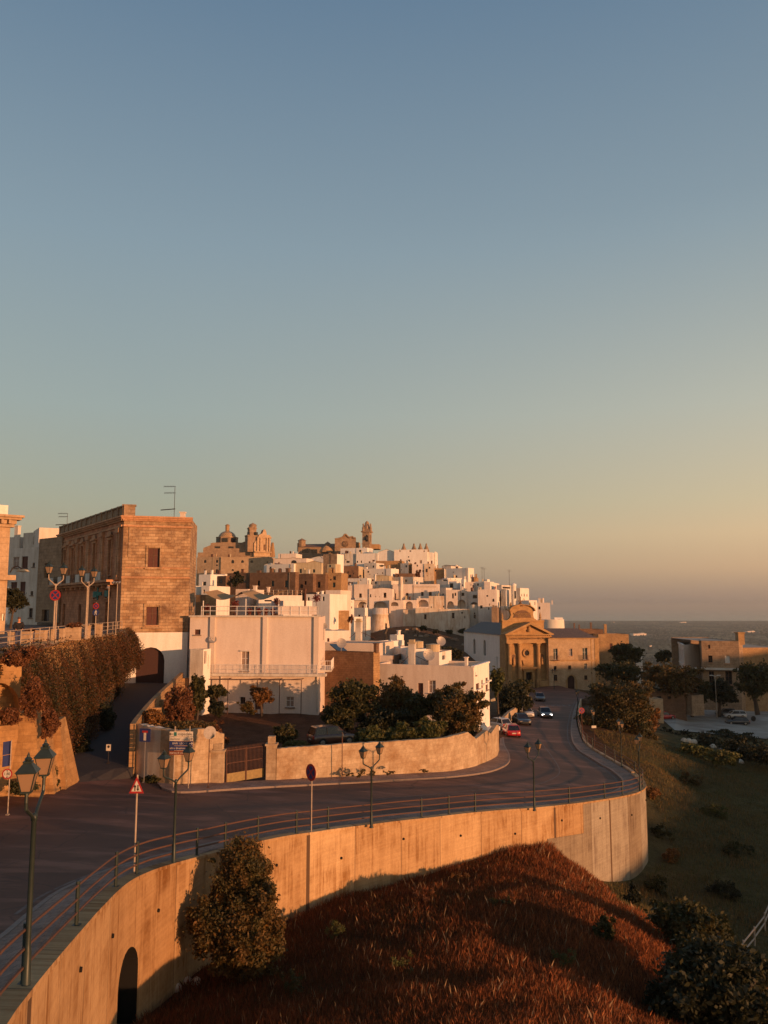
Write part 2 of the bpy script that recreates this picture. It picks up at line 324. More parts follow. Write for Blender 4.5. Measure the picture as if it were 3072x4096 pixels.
FAR = [(2018, 2950, -15.0), (2040, 2870, -16.2), (2100, 2820, -17.0), (2130, 2762, -17.75), (2230, 2765, -17.8), (2330, 2775, -18.0)]
RAMP = [(250, 3127, -11.2), (530, 3098, -11.5), (410, 3110, -11.35)]
LEFT = [(19, 3209, -11.0)]
wt_pts = [onz(*p) for p in WTOP]; 
def kerb_z(u, v, z0):
    z = z0
    for _ in range(12):
        p = onz(u, v, z); best = None
        for a, b in zip(wt_pts, wt_pts[1:]):
            d = (b-a).xy; t = max(0, min(1, (p-a).xy.dot(d)/d.dot(d))); q = a.lerp(b, t); e = (q-p).xy.length
            if best is None or e < best[0]: best = (e, q.z)
        z = z*.5+best[1]*.5
    return z
kb_pts = [onz(u, v, kerb_z(u, v, z)) for u, v, z in KERB]; in_pts = [onz(*p) for p in INW]
ctrl = wt_pts+kb_pts+in_pts+[onz(*p) for p in FAR+RAMP+LEFT]+[Vector((-25, 18, -7.8)), Vector((-45, 20, -8)), Vector((-45, 45, -9.5)), Vector((-30, 35, -9.6)), Vector((-7, 8, -6)), Vector((-20, 6, -6.2))]
gz = RBF(ctrl)
def G(u, v, dz=0):
    a, b = ray(u, v); lo = 5.0; Y = lo; f = lambda Y: b*Y-(gz(a*Y, Y)+dz)
    while Y < 260 and f(Y) > 0: Y += 2
    lo, hi = Y-2, Y
    for _ in range(20):
        m = (lo+hi)/2
        if f(m) > 0: lo = m
        else: hi = m
    return Vector((a*hi, hi, b*hi))
def resample(pts, step=None, n=None):
    pts = [Vector(p) for p in pts]; L = [0]
    for a, b in zip(pts, pts[1:]): L.append(L[-1]+(b-a).length)
    n = n or max(2, int(L[-1]/step)+1); out = []; j = 0
    for i in range(n):
        s = L[-1]*i/(n-1)
        while j < len(L)-2 and L[j+1] < s: j += 1
        out.append(pts[j].lerp(pts[j+1], (s-L[j])/max(1e-9, L[j+1]-L[j])))
    return out
def smooth(pts, it=2):
    for _ in range(it):
        q = [pts[0]]
        for a, b in zip(pts, pts[1:]): q += [a.lerp(b, .25), a.lerp(b, .75)]
        q.append(pts[-1]); pts = q
    return pts
wall_line = resample(smooth(wt_pts), n=150)
kerb_line = resample(smooth(kb_pts), n=150)
# extend the wall and kerb lines back towards the camera so that they leave the frame
d0 = (wall_line[0]-wall_line[6]).normalized(); wall_line = [wall_line[0]+d0*k for k in (9, 6, 3)]+wall_line
d1 = (kerb_line[0]-kerb_line[4]).normalized(); kerb_line = [kerb_line[0]+d1*k for k in (12, 8, 4)]+kerb_line
ZO = .0
def lift(p, dz): return Vector((p[0], p[1], gz(p[0], p[1])+dz))
road_in = [Vector((-48, 14, 0)), Vector((-48, 40, 0)), Vector((-30, 46, 0)), Vector((-22.5, 47, 0)), Vector((-21.3, 54, 0)), Vector((-21.4, 57, 0)), Vector((-17.4, 57.5, 0))]
road_in += [p for p in in_pts]+[onz(2010, 2962, -15.0), onz(2012, 2925, -15.4), onz(2040, 2870, -16.2), onz(2085, 2815, -17.0), onz(2120, 2770, -17.6), onz(2135, 2752, -17.9)]
ri = resample(road_in, n=153)
mb = MB(); rows = []
for a, b in zip([Vector((-6, 4, 0))]*0+kerb_line, ri):
    row = []
    for k in range(13):
        q = a.lerp(b, k/12); row.append((q.x, q.y, gz(q.x, q.y)))
    rows.append(row)
last = rows[-1]; ex = [(x+(y-170)*.0+6, y+12, z-.1) for x, y, z in last]; rows.append(ex)
vs = [p for r in rows for p in r]; fs = []
for i in range(len(rows)-1):
    for k in range(12): fs.append((i*13+k, (i+1)*13+k, (i+1)*13+k+1, i*13+k+1))
mb.add(vs, fs); struct(mb, 'road', 'asphalt')
# outer pavement: slab from kerb to wall with its raised kerb stones
def strip(mb, A, B, za, zb, wrap=False):
    n = len(A); vs = [lift(p, za) for p in A]+[lift(p, zb) for p in B]
    return mb.add(vs, [(i, i+1, n+i+1, n+i) for i in range(n-1)])
def offset(line, d):
    out = []
    for i, p in enumerate(line):
        a = line[max(0, i-1)]; b = line[min(len(line)-1, i+1)]; t = (b-a); n = Vector((t.y, -t.x, 0)).normalized(); out.append(Vector((p.x+n.x*d, p.y+n.y*d, p.z)))
    return out
wi = offset(wall_line, -.38); kerb_back = offset(kerb_line, .16)
pv = MB(); strip(pv, kerb_back, resample(wi, n=len(kerb_back)), .125, .13); struct(pv, 'pavement', 'paving')
kb = MB(); strip(kb, kerb_line, kerb_back, .14, .14); strip(kb, kerb_line, kerb_line, -.3, .14); strip(kb, kerb_back, kerb_back, -.1, .14)
struct(kb, 'kerb', 'kerb')
# inner pavement along the garden wall
ipl = smooth([onz(640, 3160, -11.7)]+[onz(*p) for p in ((700, 3180, -11.7), (888, 3165, -11.95), (1100, 3151, -12.15), (1250, 3143, -12.3), (1539, 3127, -12.65), (1780, 3112, -13.0), (1925, 3095, -13.35), (2002, 3078, -13.7), (2045, 3054, -14.1), (2044, 3025, -14.5), (2022, 2990, -14.9), (2018, 2960, -15.2))], 2)
ipl = resample(ipl, n=90); inn = resample([onz(620, 3140, -11.7)]+in_pts+[onz(2003, 2960, -15)], n=90)
pv = MB(); strip(pv, ipl, inn, .12, .13); struct(pv, 'inner_pavement', 'paving')
kb = MB(); strip(kb, ipl, ipl, -.2, .13); strip(kb, offset(ipl, .0), offset(ipl, -.14), .132, .132); struct(kb, 'inner_kerb', 'kerb')
# painted lines
def ribbon(mb, pts, w, dz=.006):
    pts = resample(pts, .6); a = offset(pts, -w/2); b = offset(pts, w/2); n = len(pts)
    return mb.add([lift(p, dz) for p in a]+[lift(p, dz) for p in b], [(i, n+i, n+i+1, i+1) for i in range(n-1)])
edge = offset(kerb_line[6:], -.42); rl = MB(); ribbon(rl, edge, .11); struct(rl, 'edge_line', 'line_paint')
cl = smooth([G(cx(14, 0)+1900-700+x*.48222, 2600+y*.48222) for x, y in ((570, 780), (640, 870), (700, 960), (718, 1010), (690, 1050), (600, 1095), (500, 1122), (250, 1145), (0, 1165))], 2)
cl += [G(1700, 3180), G(1500, 3200)]
rl = MB(); ribbon(rl, cl, .1); struct(rl, 'centre_line', 'line_paint')
rl = MB()
for k in range(7):
    c = G(2150+k*22, 2823-k*.3); rl.add([lift(c+Vector(q), .006) for q in ((-.28, -1.1, 0), (.28, -1.1, 0), (.28, 1.1, 0), (-.28, 1.1, 0))], ((0, 1, 2, 3),))
struct(rl, 'crossing_markings', 'line_paint')
# ================================================================ TERRAIN
def wall_y(u, v):
    a, b = ray(u, v); best = None
    for p, q in zip(wall_line, wall_line[1:]):
        f0 = p.x-a*p.y; f1 = q.x-a*q.y
        if f0*f1 <= 0 and f0 != f1:
            t = f0/(f0-f1); Y = p.y+(q.y-p.y)*t
            if best is None or Y < best: best = Y
    return best
BASE = [(543, 4092), (663, 3999), (784, 3890), (950, 3760), (1140, 3609), (1207, 3580), (1387, 3513), (1553, 3485), (1734, 3425), (1889, 3383), (2030, 3361), (2183, 3354), (2211, 3404), (2338, 3517), (2458, 3526), (2536, 3524), (2585, 3468)]
base_pts = []
for u, v in BASE:
    Y = wall_y(u, v); q = P(u, v, Y-.02); q.z -= .95 if 1100 < u < 1900 else (.6 if u < 2100 and u > 900 else (.35 if u < 2200 and u > 2000 else 0)); base_pts.append(q)
bp = {round(u): p for (u, v), p in zip(BASE, base_pts)}
gp = list(base_pts)
gp += [onz(*p) for p in ((1000, 4096, -13.4), (1500, 4090, -12.9), (2000, 4096, -13.2), (2600, 4040, -16.4), (3050, 4090, -17.0), (1800, 3700, -14.75), (1500, 3800, -14.5), (1200, 3850, -14.5), (1450, 3640, -14.6), (1700, 3580, -14.4),
      (2450, 3640, -15.6), (2600, 3820, -15.7), (2250, 3640, -14.8), (2500, 3560, -19.8), (2650, 3600, -20.2), (2800, 3650, -20.3), (2900, 3300, -20.8), (2750, 3150, -20.3), (2620, 3060, -17.8), (2700, 2985, -19.2),
      (2500, 2945, -17.2), (3000, 3080, -21.0), (2800, 2900, -21.5), (3000, 2860, -21.7), (2700, 2830, -21.5), (3072, 2800, -21.8), (3060, 3500, -21.0), (2700, 3350, -20.8), (2650, 3450, -20.8), (2900, 3850, -20.5))]
gp += [Vector(p) for p in ((-6.5, 14, -11.5), (-5, 5, -11), (-2, 20, -12.5), (-20, 0, -12), (25, 5, -15), (60, 20, -20), (100, 60, -24), (0, -40, -14), (60, -40, -22), (45, 30, -20.5))]
# behind the garden wall, the hill, the right slopes
gp += [p+Vector((-.3, .8, -.6)) for p in in_pts]
gp += [onz(1370, 2975, -12.3), onz(1000, 2850, -11.5), onz(1240, 2850, -11.5), onz(1100, 2950, -12.2), Vector((-14, 70, -11.9)), Vector((-17.5, 60, -11.9)), Vector((-20, 80, -11.2)), Vector((4, 84, -12.9)), Vector((9, 92, -13.9)), Vector((14, 105, -15.6)), Vector((18, 130, -17)), Vector((20, 160, -17.9))]
gp += [Vector(p) for p in ((-40, 40, -12), (-45, 60, -9), (-30, 60, -11.8), (-26, 75, -11.5), (-60, 100, -12), (-30, 100, -12), (-60, 130, -14), (-20, 120, -13), (8, 120, -15.5), (8, 150, -17), (5, 190, -15.0), (-15, 160, -16), (-15, 200, -17), (8, 238, -5.6), (14, 237, -6.6), (20, 237, -8.0), (28, 236, -9.7), (36, 236, -11.5), (0, 236, -7.5), (12, 222, -9.4), (22, 220, -11.2), (4, 212, -11.3), (14, 206, -11.6), (-12, 232, -14),
      (-60, 200, -14), (-30, 200, -16), (-50, 260, -6), (-30, 260, -6), (-40, 330, 2), (-80, 330, 0), (20, 300, -4), (20, 262, -8), (45, 245, -15), (60, 300, -30), (0, 350, 2), (40, 350, -8), (-120, 350, -20), (-110, 200, -20), (28, 190, -18.1), (45, 190, -18.4), (55, 215, -22), (70, 190, -22), (34, 150, -18.2), (33, 120, -17.2),
      (120, 200, -27), (200, 300, -45), (0, 450, -30), (100, 400, -42), (-200, 450, -40), (200, 150, -32), (90, 160, -22.5), (80, 190, -23), (110, 100, -24))]
gr = RBF(gp)
def ground_h(x, y):
    x = np.asarray(x, float); y = np.asarray(y, float); r = np.hypot(x, y)
    n = gr(np.clip(x, -500, 500), np.clip(y, -200, 500))
    t = np.clip((r-380)/300, 0, 1); t = t*t*(3-2*t)
    far = -48-102*np.clip((r-380)/2200, 0, 1)**.7
    n = n+.055*np.sin(x*.9+1.3*np.sin(y*.31))*np.sin(y*.7+1.1*np.sin(x*.23))+.03*np.sin(x*2.3+y*.7)*np.sin(y*2.9-x*.6)
    return n*(1-t)+far*t
def HZ(x, y): return float(ground_h(np.array([x]), np.array([y]))[0])
def GH(u, v, lo=20, dz=0):
    a, b = ray(u, v); Y = lo
    while Y < 600 and b*Y > HZ(a*Y, Y)+dz: Y += max(.5, Y*.01)
    return Vector((a*Y, Y, b*Y))
def axis(lo, hi, st, far):
    a = list(np.arange(lo, hi, st)); s = st*1.3; x = hi
    while x < far: a.append(x); x += s; s *= 1.12
    s = st*1.3; x = lo-s; pre = []
    while x > -far: pre.append(x); s *= 1.12; x -= s
    return np.array(pre[::-1]+a)
X = axis(-50, 95, 1.1, 9000); Y = axis(0, 150, 1.1, 9500); Y = Y[Y > -300]
XX, YY = np.meshgrid(X, Y); ZZ = ground_h(XX, YY)
nx, ny = len(X), len(Y); V = np.stack([XX.ravel(), YY.ravel(), ZZ.ravel()], 1)
idx = (np.arange(ny-1)[:, None]*nx+np.arange(nx-1)[None]).ravel(); F = np.stack([idx, idx+1, idx+nx+1, idx+nx], 1)
x, y = V[:, 0], V[:, 1]; r = np.hypot(x, y)
def sm(v, a, b): t = np.clip((v-a)/(b-a), 0, 1); return (t*t*(3-2*t))[:, None]
nz = (np.sin(x*.31+2*np.sin(y*.17))*np.sin(y*.27+1.7*np.sin(x*.13))*.5+.5)[:, None]
meadow = np.array([.125, .060, .030]); field = np.array([.13, .12, .05])*(1-nz*.35)+nz*.4*np.array([.20, .11, .04]); soil = np.array([.19, .095, .055]); hill = np.array([.27, .16, .09]); gsl = np.array([.055, .06, .025])
tone = np.tile(meadow, (len(V), 1))
wx = np.interp(y, [14, 28, 33, 45, 54, 62, 66, 78, 90, 150], [-6, -8.6, -8.5, -.7, 9.8, 17, 21, 24, 24, 26])
isf = sm(-V[:, 2], 16.6, 18.8)*sm(y, 24, 40); tone = tone*(1-isf)+field*isf
beh = sm(wx-x, 8, 12)*sm(y, 45, 62); tone = tone*(1-beh)+soil*beh
hl = sm(y, 118, 150)*sm(62-x, 0, 25)*sm(-V[:, 2], -30, 20); tone = tone*(1-hl)+hill*hl
fr = sm(r, 300, 380); tone = tone*(1-fr)+np.array([.065, .058, .033])*fr
near = r[F].max(1) < 700
fast_mesh('ground', V, F[near], tone, 'ground', kind='structure')
fast_mesh('coastal_plain', V, F[~near & (ground_h(x[F].mean(1), y[F].mean(1)) < 1e9)], tone, 'plain', kind='structure')
s = MB(); s.quad((-90000, 7500, -150.6), (90000, 7500, -150.6), (90000, 80000, -150.6), (-90000, 80000, -150.6)); struct(s, 'sea', 'sea')
s = MB()
pk = [GH(u, v, 90) for u, v in ((2655, 2880), (2700, 2925), (2790, 2945), (3000, 2960), (3200, 2960), (3300, 2790), (3050, 2790), (2950, 2800), (2820, 2830), (2700, 2850))]
c0 = sum(pk, Vector())/len(pk); n = len(pk); NR = 10
vs = [(c0.x, c0.y, HZ(c0.x, c0.y)+.12)]; fs = []
ring = resample(pk+[pk[0]], n=61)[:-1]
for k in range(1, NR+1):
    for q in ring: p = c0.lerp(q, k/NR); vs.append((p.x, p.y, HZ(p.x, p.y)+.12))
for i in range(60):
    fs.append((0, 1+i, 1+(i+1) % 60))
    for k in range(NR-1): a = 1+k*60; fs.append((a+i, a+60+i, a+60+(i+1) % 60, a+(i+1) % 60))
s.add(vs, fs); struct(s, 'car_park', 'gravel')
# ================================================================ RETAINING WALL
wl = resample(smooth(wt_pts)[:], n=220)
wl = [wl[0]+d0*k for k in (9, 6, 3)]+wl
cut = next(i for i, p in enumerate(wl) if p.y > 74 and p.x > 18)
wl = wl[:cut]
rw = root('retaining_wall', 'long curved concrete retaining wall carrying the road above the meadow', 'retaining wall')
S = [0]
for a, b in zip(wl, wl[1:]): S.append(S[-1]+(Vector((b.x-a.x, b.y-a.y))).length)
# arched opening position along the wall
def s_at(u, v):
    Yw = wall_y(u, v); a, b = ray(u, v); q = Vector((a*Yw, Yw)); 
    i = min(range(len(wl)), key=lambda i: (wl[i].x-q.x)**2+(wl[i].y-q.y)**2); return S[i], b*Yw
sA, _ = s_at(470, 3900); sB, _ = s_at(543, 3900); sM = (sA+sB)/2
_, zt = s_at(520, 3780); dw = max(1.5, sB-sA)
sG, _ = s_at(2334, 3400)
def wp(s):
    j = max(0, min(len(S)-2, int(np.searchsorted(S, s)-1))); t = (s-S[j])/(S[j+1]-S[j]); return wl[j].lerp(wl[j+1], max(0, min(1, t)))
def wn(s):
    a, b = wp(s-.2), wp(s+.2); t = b-a; return Vector((t.y, -t.x, 0)).normalized()
def surf(mbs, s0, s1, zb, ztop, off, d=None):
    """vertical strip of the curved wall face between two arc lengths; zb/ztop functions"""
    n = max(1, int((s1-s0)/.45)); 
    for i in range(n):
        a, b = s0+(s1-s0)*i/n, s0+(s1-s0)*(i+1)/n; pa, pb = wp(a)+wn(a)*off, wp(b)+wn(b)*off
        mbs.quad((pa.x, pa.y, zb(a)), (pb.x, pb.y, zb(b)), (pb.x, pb.y, ztop(b)), (pa.x, pa.y, ztop(a)))
def topz(s): p = wp(s); return gz(p.x, p.y)+.10
DB = zt-2.5   # foot of the doorway
lowz = lambda s: -23.5
def build_curved(mb, s0, s1):
    surf(mb, s0, s1, lowz, topz, 0)
jb = MB(); m1 = MB(); build_curved(m1, 0, sM-dw/2); build_curved(m1, sM+dw/2, sG)
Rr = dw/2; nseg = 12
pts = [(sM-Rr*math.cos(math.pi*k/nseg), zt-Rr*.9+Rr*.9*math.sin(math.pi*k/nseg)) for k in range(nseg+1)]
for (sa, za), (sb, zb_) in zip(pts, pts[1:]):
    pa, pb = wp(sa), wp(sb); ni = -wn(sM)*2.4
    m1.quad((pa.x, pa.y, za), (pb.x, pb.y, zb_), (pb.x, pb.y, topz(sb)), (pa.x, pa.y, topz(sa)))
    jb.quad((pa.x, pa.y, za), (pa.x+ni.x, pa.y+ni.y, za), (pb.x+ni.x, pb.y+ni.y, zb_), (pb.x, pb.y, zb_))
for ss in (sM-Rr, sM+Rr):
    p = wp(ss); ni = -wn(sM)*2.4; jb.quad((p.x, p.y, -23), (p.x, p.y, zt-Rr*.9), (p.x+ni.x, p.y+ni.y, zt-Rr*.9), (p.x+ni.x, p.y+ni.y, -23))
jb.build('doorway_reveal', 'opening_shade', rw)  # deep shade of the doorway put into the reveal's colour
# the wall uses arc-length UVs so that streaks run down and joints stand upright
def arc_uv(o):
    me = o.data; uv = me.uv_layers[0].data; WL = np.array([(p.x, p.y) for p in wl]); SS = np.array(S)
    for l in me.loops:
        c = me.vertices[l.vertex_index].co; j = int(np.argmin((WL[:, 0]-c.x)**2+(WL[:, 1]-c.y)**2)); uv[l.index].uv = (SS[j]+(c.x-WL[j, 0])*.3, c.z)
o = m1.build('wall_face', 'concrete_old', rw); arc_uv(o)
m2 = MB(); surf(m2, sG, S[-1], lowz, topz, 0); o = m2.build('wall_face', 'concrete_grey', rw); arc_uv(o); o['label'] = 'plain grey concrete end panels of the bend'
# recessed lower panels under a header between 2180 and 2334 px
sH, _ = s_at(2180, 3300); 
m3 = MB(); surf(m3, sH, sG, lowz, lambda s: topz(s)-1.95, .05); 
pa = wp(sH); na = wn(sH); m3.quad((pa.x, pa.y, -23), (pa.x+na.x*.05, pa.y+na.y*.05, -23), (pa.x+na.x*.05, pa.y+na.y*.05, topz(sH)-1.95), (pa.x, pa.y, topz(sH)-1.95))
surf(m3, sH, sG, lambda s: topz(s)-1.95, lambda s: topz(s)-1.949, .05); o = m3.build('lower_panel', 'concrete_grey', rw); arc_uv(o)
cp = MB(); n = len(wl)
ins = offset(wl, -.42); out = offset(wl, .07)
def loop4(mb, lines):
    m = len(lines[0]); k = len(lines)
    vs = [p for L in lines for p in L]; fs = []
    for i in range(m-1):
        for j in range(k): j2 = (j+1) % k; fs.append((j*m+i, j*m+i+1, j2*m+i+1, j2*m+i))
    mb.add(vs, fs+[tuple(j*m for j in range(k))[::-1], tuple(j*m+m-1 for j in range(k))])
loop4(cp, [[lift(p, .10) for p in out], [lift(p, .22) for p in out], [lift(p, .22) for p in ins], [lift(p, .10) for p in ins]])
o = cp.build('coping', 'concrete_old', rw); arc_uv(o)
dd = MB(); a = wp(sM-Rr)-wn(sM)*2.35; b = wp(sM+Rr)-wn(sM)*2.35; dd.quad((a.x, a.y, -23), (b.x, b.y, -23), (b.x, b.y, zt), (a.x, a.y, zt)); dd.build('doorway_back', 'opening_shade', rw)
# low kerb wall that carries the railing beyond the bend
kw = MB(); L2 = resample(smooth(wt_pts), n=220)[cut-3:]; 
loop4(kw, [[lift(p, -1.5) for p in offset(L2, .1)], [lift(p, .24) for p in offset(L2, .1)], [lift(p, .24) for p in offset(L2, -.2)], [lift(p, -1.5) for p in offset(L2, -.2)]])
tagk = kw.build('kerb_wall', 'garden_stone'); tagk['label'] = 'low stone kerb wall under the railing beyond the bend'; tagk['category'] = 'wall'
# ================================================================ GARDEN WALL (stone, along the inside of the bend)
def prism_wall(mb, line, zt, zb, th):
    """line: plan points, zt: list of top heights, zb: list of bottoms"""
    A = [Vector((p.x, p.y, 0)) for p in line]; B = offset([Vector((p.x, p.y, 0)) for p in line], -th)
    loop4(mb, [[Vector((p.x, p.y, z)) for p, z in zip(A, zb)], [Vector((p.x, p.y, z)) for p, z in zip(A, zt)], [Vector((p.x, p.y, z)) for p, z in zip(B, zt)], [Vector((p.x, p.y, z)) for p, z in zip(B, zb)]])
def topat(p, u, v): a, b = ray(u, v); return b*p.y
gw = root('garden_wall', 'long curved pale stone wall beside the road with a jagged top at its far end', 'wall')
pts = [(1102, 3127, 2995), (1175, 3123, 2988), (1250, 3119, 2984), (1400, 3111, 2974), (1539, 3105, 2967), (1650, 3100, 2960), (1780, 3093, 2952), (1814, 3090, 2944), (1877, 3078, 2929), (1908, 3070, 2955), (1954, 3050, 2922), (1968, 3044, 2936), (1992, 3030, 2900), (2000, 3006, 2900)]
iz = np.interp([p[0] for p in pts], [p[0] for p in INW], [p[2] for p in INW])
line = [onz(u, v, z) for (u, v, _), z in zip(pts, iz)]; tops = [topat(q, p[0], p[2]) for q, p in zip(line, pts)]
line2 = []; t2 = []
for i in range(len(line)-1):
    for k in range(6): line2.append(line[i].lerp(line[i+1], k/6)); t2.append(tops[i]+(tops[i+1]-tops[i])*k/6+random.uniform(-.03, .03))
line2.append(line[-1]); t2.append(tops[-1])
m = MB(); prism_wall(m, line2, t2, [p.z-.8 for p in line2], .4); m.build('wall_body', 'garden_stone', gw)
GARD = (line2, t2)
# left piece of wall between the ramp and the gate
gl = root('boundary_wall', 'pale rendered stone wall end between the dark ramp and the iron gate', 'wall')
A = onz(535, 3098, -11.5); B = onz(690, 3146, -11.8); C_ = onz(888, 3136, -12.0)
lw = [A, A.lerp(B, .3)+Vector((0, -.25, 0)), A.lerp(B, .65)+Vector((0, -.2, 0)), B, B.lerp(C_, .5), C_]
tp = [topat(lw[0], 535, 2895), topat(lw[1], 580, 2905), topat(lw[2], 640, 2915), topat(lw[3], 690, 2925), topat(lw[4], 790, 2915), topat(lw[5], 840, 2935)]
m = MB(); L = resample(lw, n=31); T = np.interp(np.linspace(0, 1, 31), np.linspace(0, 1, 6), tp)+rng.uniform(-.04, .04, 31); prism_wall(m, L[:12], list(T[:12]), [p.z-.8 for p in L[:12]], .5); m.build('rendered_face', 'worn_plaster', gl)
m = MB(); prism_wall(m, L[11:], list(T[11:]), [p.z-.8 for p in L[11:]], .5); m.build('stone_face', 'garden_stone', gl)
def pier(label, u0, u1, vb, vt, z, cap=.25, mt='garden_stone'):
    a = onz(u0, vb, z); b = onz(u1, vb, z); w = (b-a).length; c = (a+b)/2; h = topat(c, u0, vt)-z
    r_ = root('gate_pier', label, 'gate pier', (c.x, c.y, z)); m = MB(); m.box((c.x, c.y, z+(h-cap)/2-.3), (w, .6, h-cap+.6)); m.build('shaft', mt, r_)
    m = MB(); m.box((c.x, c.y, z+h-cap-.05), (w+.16, .76, .14)); m.box((c.x, c.y, z+h-cap/2+.02), (w*.7, .5, cap)); m.build('cap', mt, r_); return c, h
pc, ph = pier('tall square stone gate pier right of the iron gate', 1062, 1101, 3124, 2945, -12.2, .5)
pc2, ph2 = pier('lower stone gate pier left of the iron gate with a post box', 842, 890, 3138, 2975, -12.0, .4)
# gate
ga, gb = pc2+Vector((.55, .1, 0)), pc+Vector((-.5, .1, 0))
gt = root('iron_gate', 'double iron bar gate with ochre lower panels between two stone piers', 'gate', (ga.x, ga.y, -12.0))
mid = ga.lerp(gb, .5)
for p, q in ((ga, mid-Vector((.03, 0, 0))), (mid+Vector((.03, 0, 0)), gb)):
    m = MB(); zb = -11.95; ht = 2.15
    for k in range(15):
        c = p.lerp(q, k/14); m.tube((c.x, c.y, zb+.5), (c.x, c.y, zb+ht+.12), .018, n=5); m.tube((c.x, c.y, zb+ht+.12), (c.x, c.y, zb+ht+.26), .03, .003, n=5)
    for zz in (.62, 1.3, ht): m.tube((p.x, p.y, zb+zz), (q.x, q.y, zb+zz), .025, n=5)
    for c in (p, q): m.tube((c.x, c.y, zb), (c.x, c.y, zb+ht+.1), .04, n=6)
    leaf = m.build('gate_leaf', 'rust', gt)
    m = MB(); t_ = (q-p).normalized(); m.box(((p.x+q.x)/2, (p.y+q.y)/2, zb+.33), ((q-p).length-.08, .05, .6), math.atan2(t_.y, t_.x)); m.build('lower_panel', 'gate_yellow', leaf)
pb = MB(); c = pc2+Vector((-.55, -.1, ph2-.55)); pb.box(c, (.4, .3, .42)); pb.box(c+Vector((0, 0, .23)), (.44, .34, .04)); o = pb.build('post_box', 'shutter_brown'); o['label'] = 'small dark post box fixed beside the low gate pier'; o['category'] = 'post box'
# ================================================================ RAMP, ITS PARAPET AND THE UPPER TERRACE
RW = [(-20.6, 53), (-20.9, 58), (-22.6, 68), (-24.6, 78), (-26.4, 85), (-27.5, 90)]   # foot of the vine wall
PW = [(535, 2895, 56.2), (550, 2872, 59), (600, 2810, 66), (650, 2760, 73), (690, 2725, 79.5), (728, 2690, 87.5)]
pw = [P(*p) for p in PW]; pwl = resample(smooth(pw, 1), n=40)
def ramp_z(y): return float(np.interp(y, [50, 56, 66, 76, 86, 92], [-11.3, -10.9, -9.9, -9.0, -8.3, -8.2]))
mb = MB(); rows = []
for k in range(40):
    p = pwl[k]; y0 = np.interp(p.y, [56, 87.5], [54, 90]); x0 = np.interp(y0, [q[1] for q in RW], [q[0] for q in RW])-1.2
    a = Vector((x0, y0, ramp_z(y0))); b = Vector((p.x, p.y, ramp_z(p.y))); rows.append([a.lerp(b, j/4) for j in range(5)])
rows.insert(0, [Vector((-21.5, 51.5, gz(-21.5, 51.5)+.005)).lerp(Vector((-17, 55.5, gz(-17, 55.5)+.005)), j/4) for j in range(5)])
vs = [p for r_ in rows for p in r_]; mb.add(vs, [(i*5+j, (i+1)*5+j, (i+1)*5+j+1, i*5+j+1) for i in range(len(rows)-1) for j in range(4)])
struct(mb, 'ramp', 'asphalt_shade')  # the ramp's shadow is carried by this darker asphalt colour
rp = root('ramp_parapet', 'stone parapet wall climbing beside the ramp with pilaster buttresses on its garden side', 'wall')
m = MB(); prism_wall(m, pwl, [p.z for p in pwl], [-13.5]*40, .35); m.build('wall_body', 'orange_stone', rp)
for k in range(7):
    i = 8+k*5; 
    if i > 38: break
    p = pwl[i]; t_ = (pwl[i+1]-pwl[i-1]).normalized(); n_ = Vector((t_.y, -t_.x, 0)); c = p+n_*.3
    m = MB(); m.box((c.x, c.y, p.z-2.6), (.5, .75, 4.2), math.atan2(t_.y, t_.x)+math.pi/2*0); m.build('buttress', 'orange_stone', rp)
# terrace (upper street) on the left
TZ = -2.65; top_line = fp_line = None
TW = [(-23.6, 40), (-22.6, 47), (-25.6, 65), (-27.5, 84), (-28.9, 88)]
mb = MB(); poly = [(x, y) for x, y in TW]+[(-34, 98), (-52, 125), (-90, 140), (-110, 60), (-60, 30)]
mb.prism(poly, TZ-.3, TZ); struct(mb, 'upper_street', 'paving')
tw = root('terrace_wall', 'high battered stone wall under the upper street, hung with vines', 'wall')
m = MB(); 
fp = [(-24.2, 38), (-22.2, 46), (-21.9, 52), (-22.6, 58), (-24.0, 68), (-25.8, 78), (-27.3, 85), (-28.2, 89)]; top = [(-25.2, 38), (-23.2, 46), (-23.8, 52), (-24.7, 58), (-25.6, 66), (-26.6, 77), (-27.6, 85), (-28.6, 89)]
fp_line, top_line = fp, top
for i in range(len(fp)-1):
    a, b, c, d = fp[i], fp[i+1], top[i+1], top[i]
    m.quad((a[0], a[1], -13), (b[0], b[1], -13), (c[0], c[1], TZ-.05), (d[0], d[1], TZ-.05))
m.build('wall_face', 'terrace_stone', tw)
m = MB(); loop4(m, [[Vector((x+.15, y, TZ-.12)) for x, y in top], [Vector((x+.15, y, TZ+.12)) for x, y in top], [Vector((x-.35, y, TZ+.12)) for x, y in top], [Vector((x-.35, y, TZ-.12)) for x, y in top]]); m.build('coping', 'concrete_grey', tw)
# leaning buttresses at the foot, and the arched recess at the left frame edge
for i, (u, v0, vt, Yb, w) in enumerate(((100, 3200, 2850, 48.9, 1.4), (178, 3190, 2930, 49.9, .8), (222, 3150, 2880, 51.4, .9))):
    m = MB(); a, b = ray(u, v0); x = a*Yb; zt_ = ray(u, vt)[1]*Yb
    m.add([(x-w/2, Yb-.8, -12.5), (x+w/2+.5, Yb-.6, -12.5), (x+w/2+.4, Yb+2.2, -12.5), (x-w/2-1.5, Yb+1, -12.5), (x-w/2-.3, Yb-.2, zt_), (x+w/2-.5, Yb-.1, zt_), (x+w/2-.8, Yb+1.6, zt_), (x-w/2-1.6, Yb+1, zt_)],
        ((3, 2, 1, 0), (4, 5, 6, 7), (0, 1, 5, 4), (1, 2, 6, 5), (2, 3, 7, 6), (3, 0, 4, 7))); m.build('buttress', 'terrace_stone', tw)

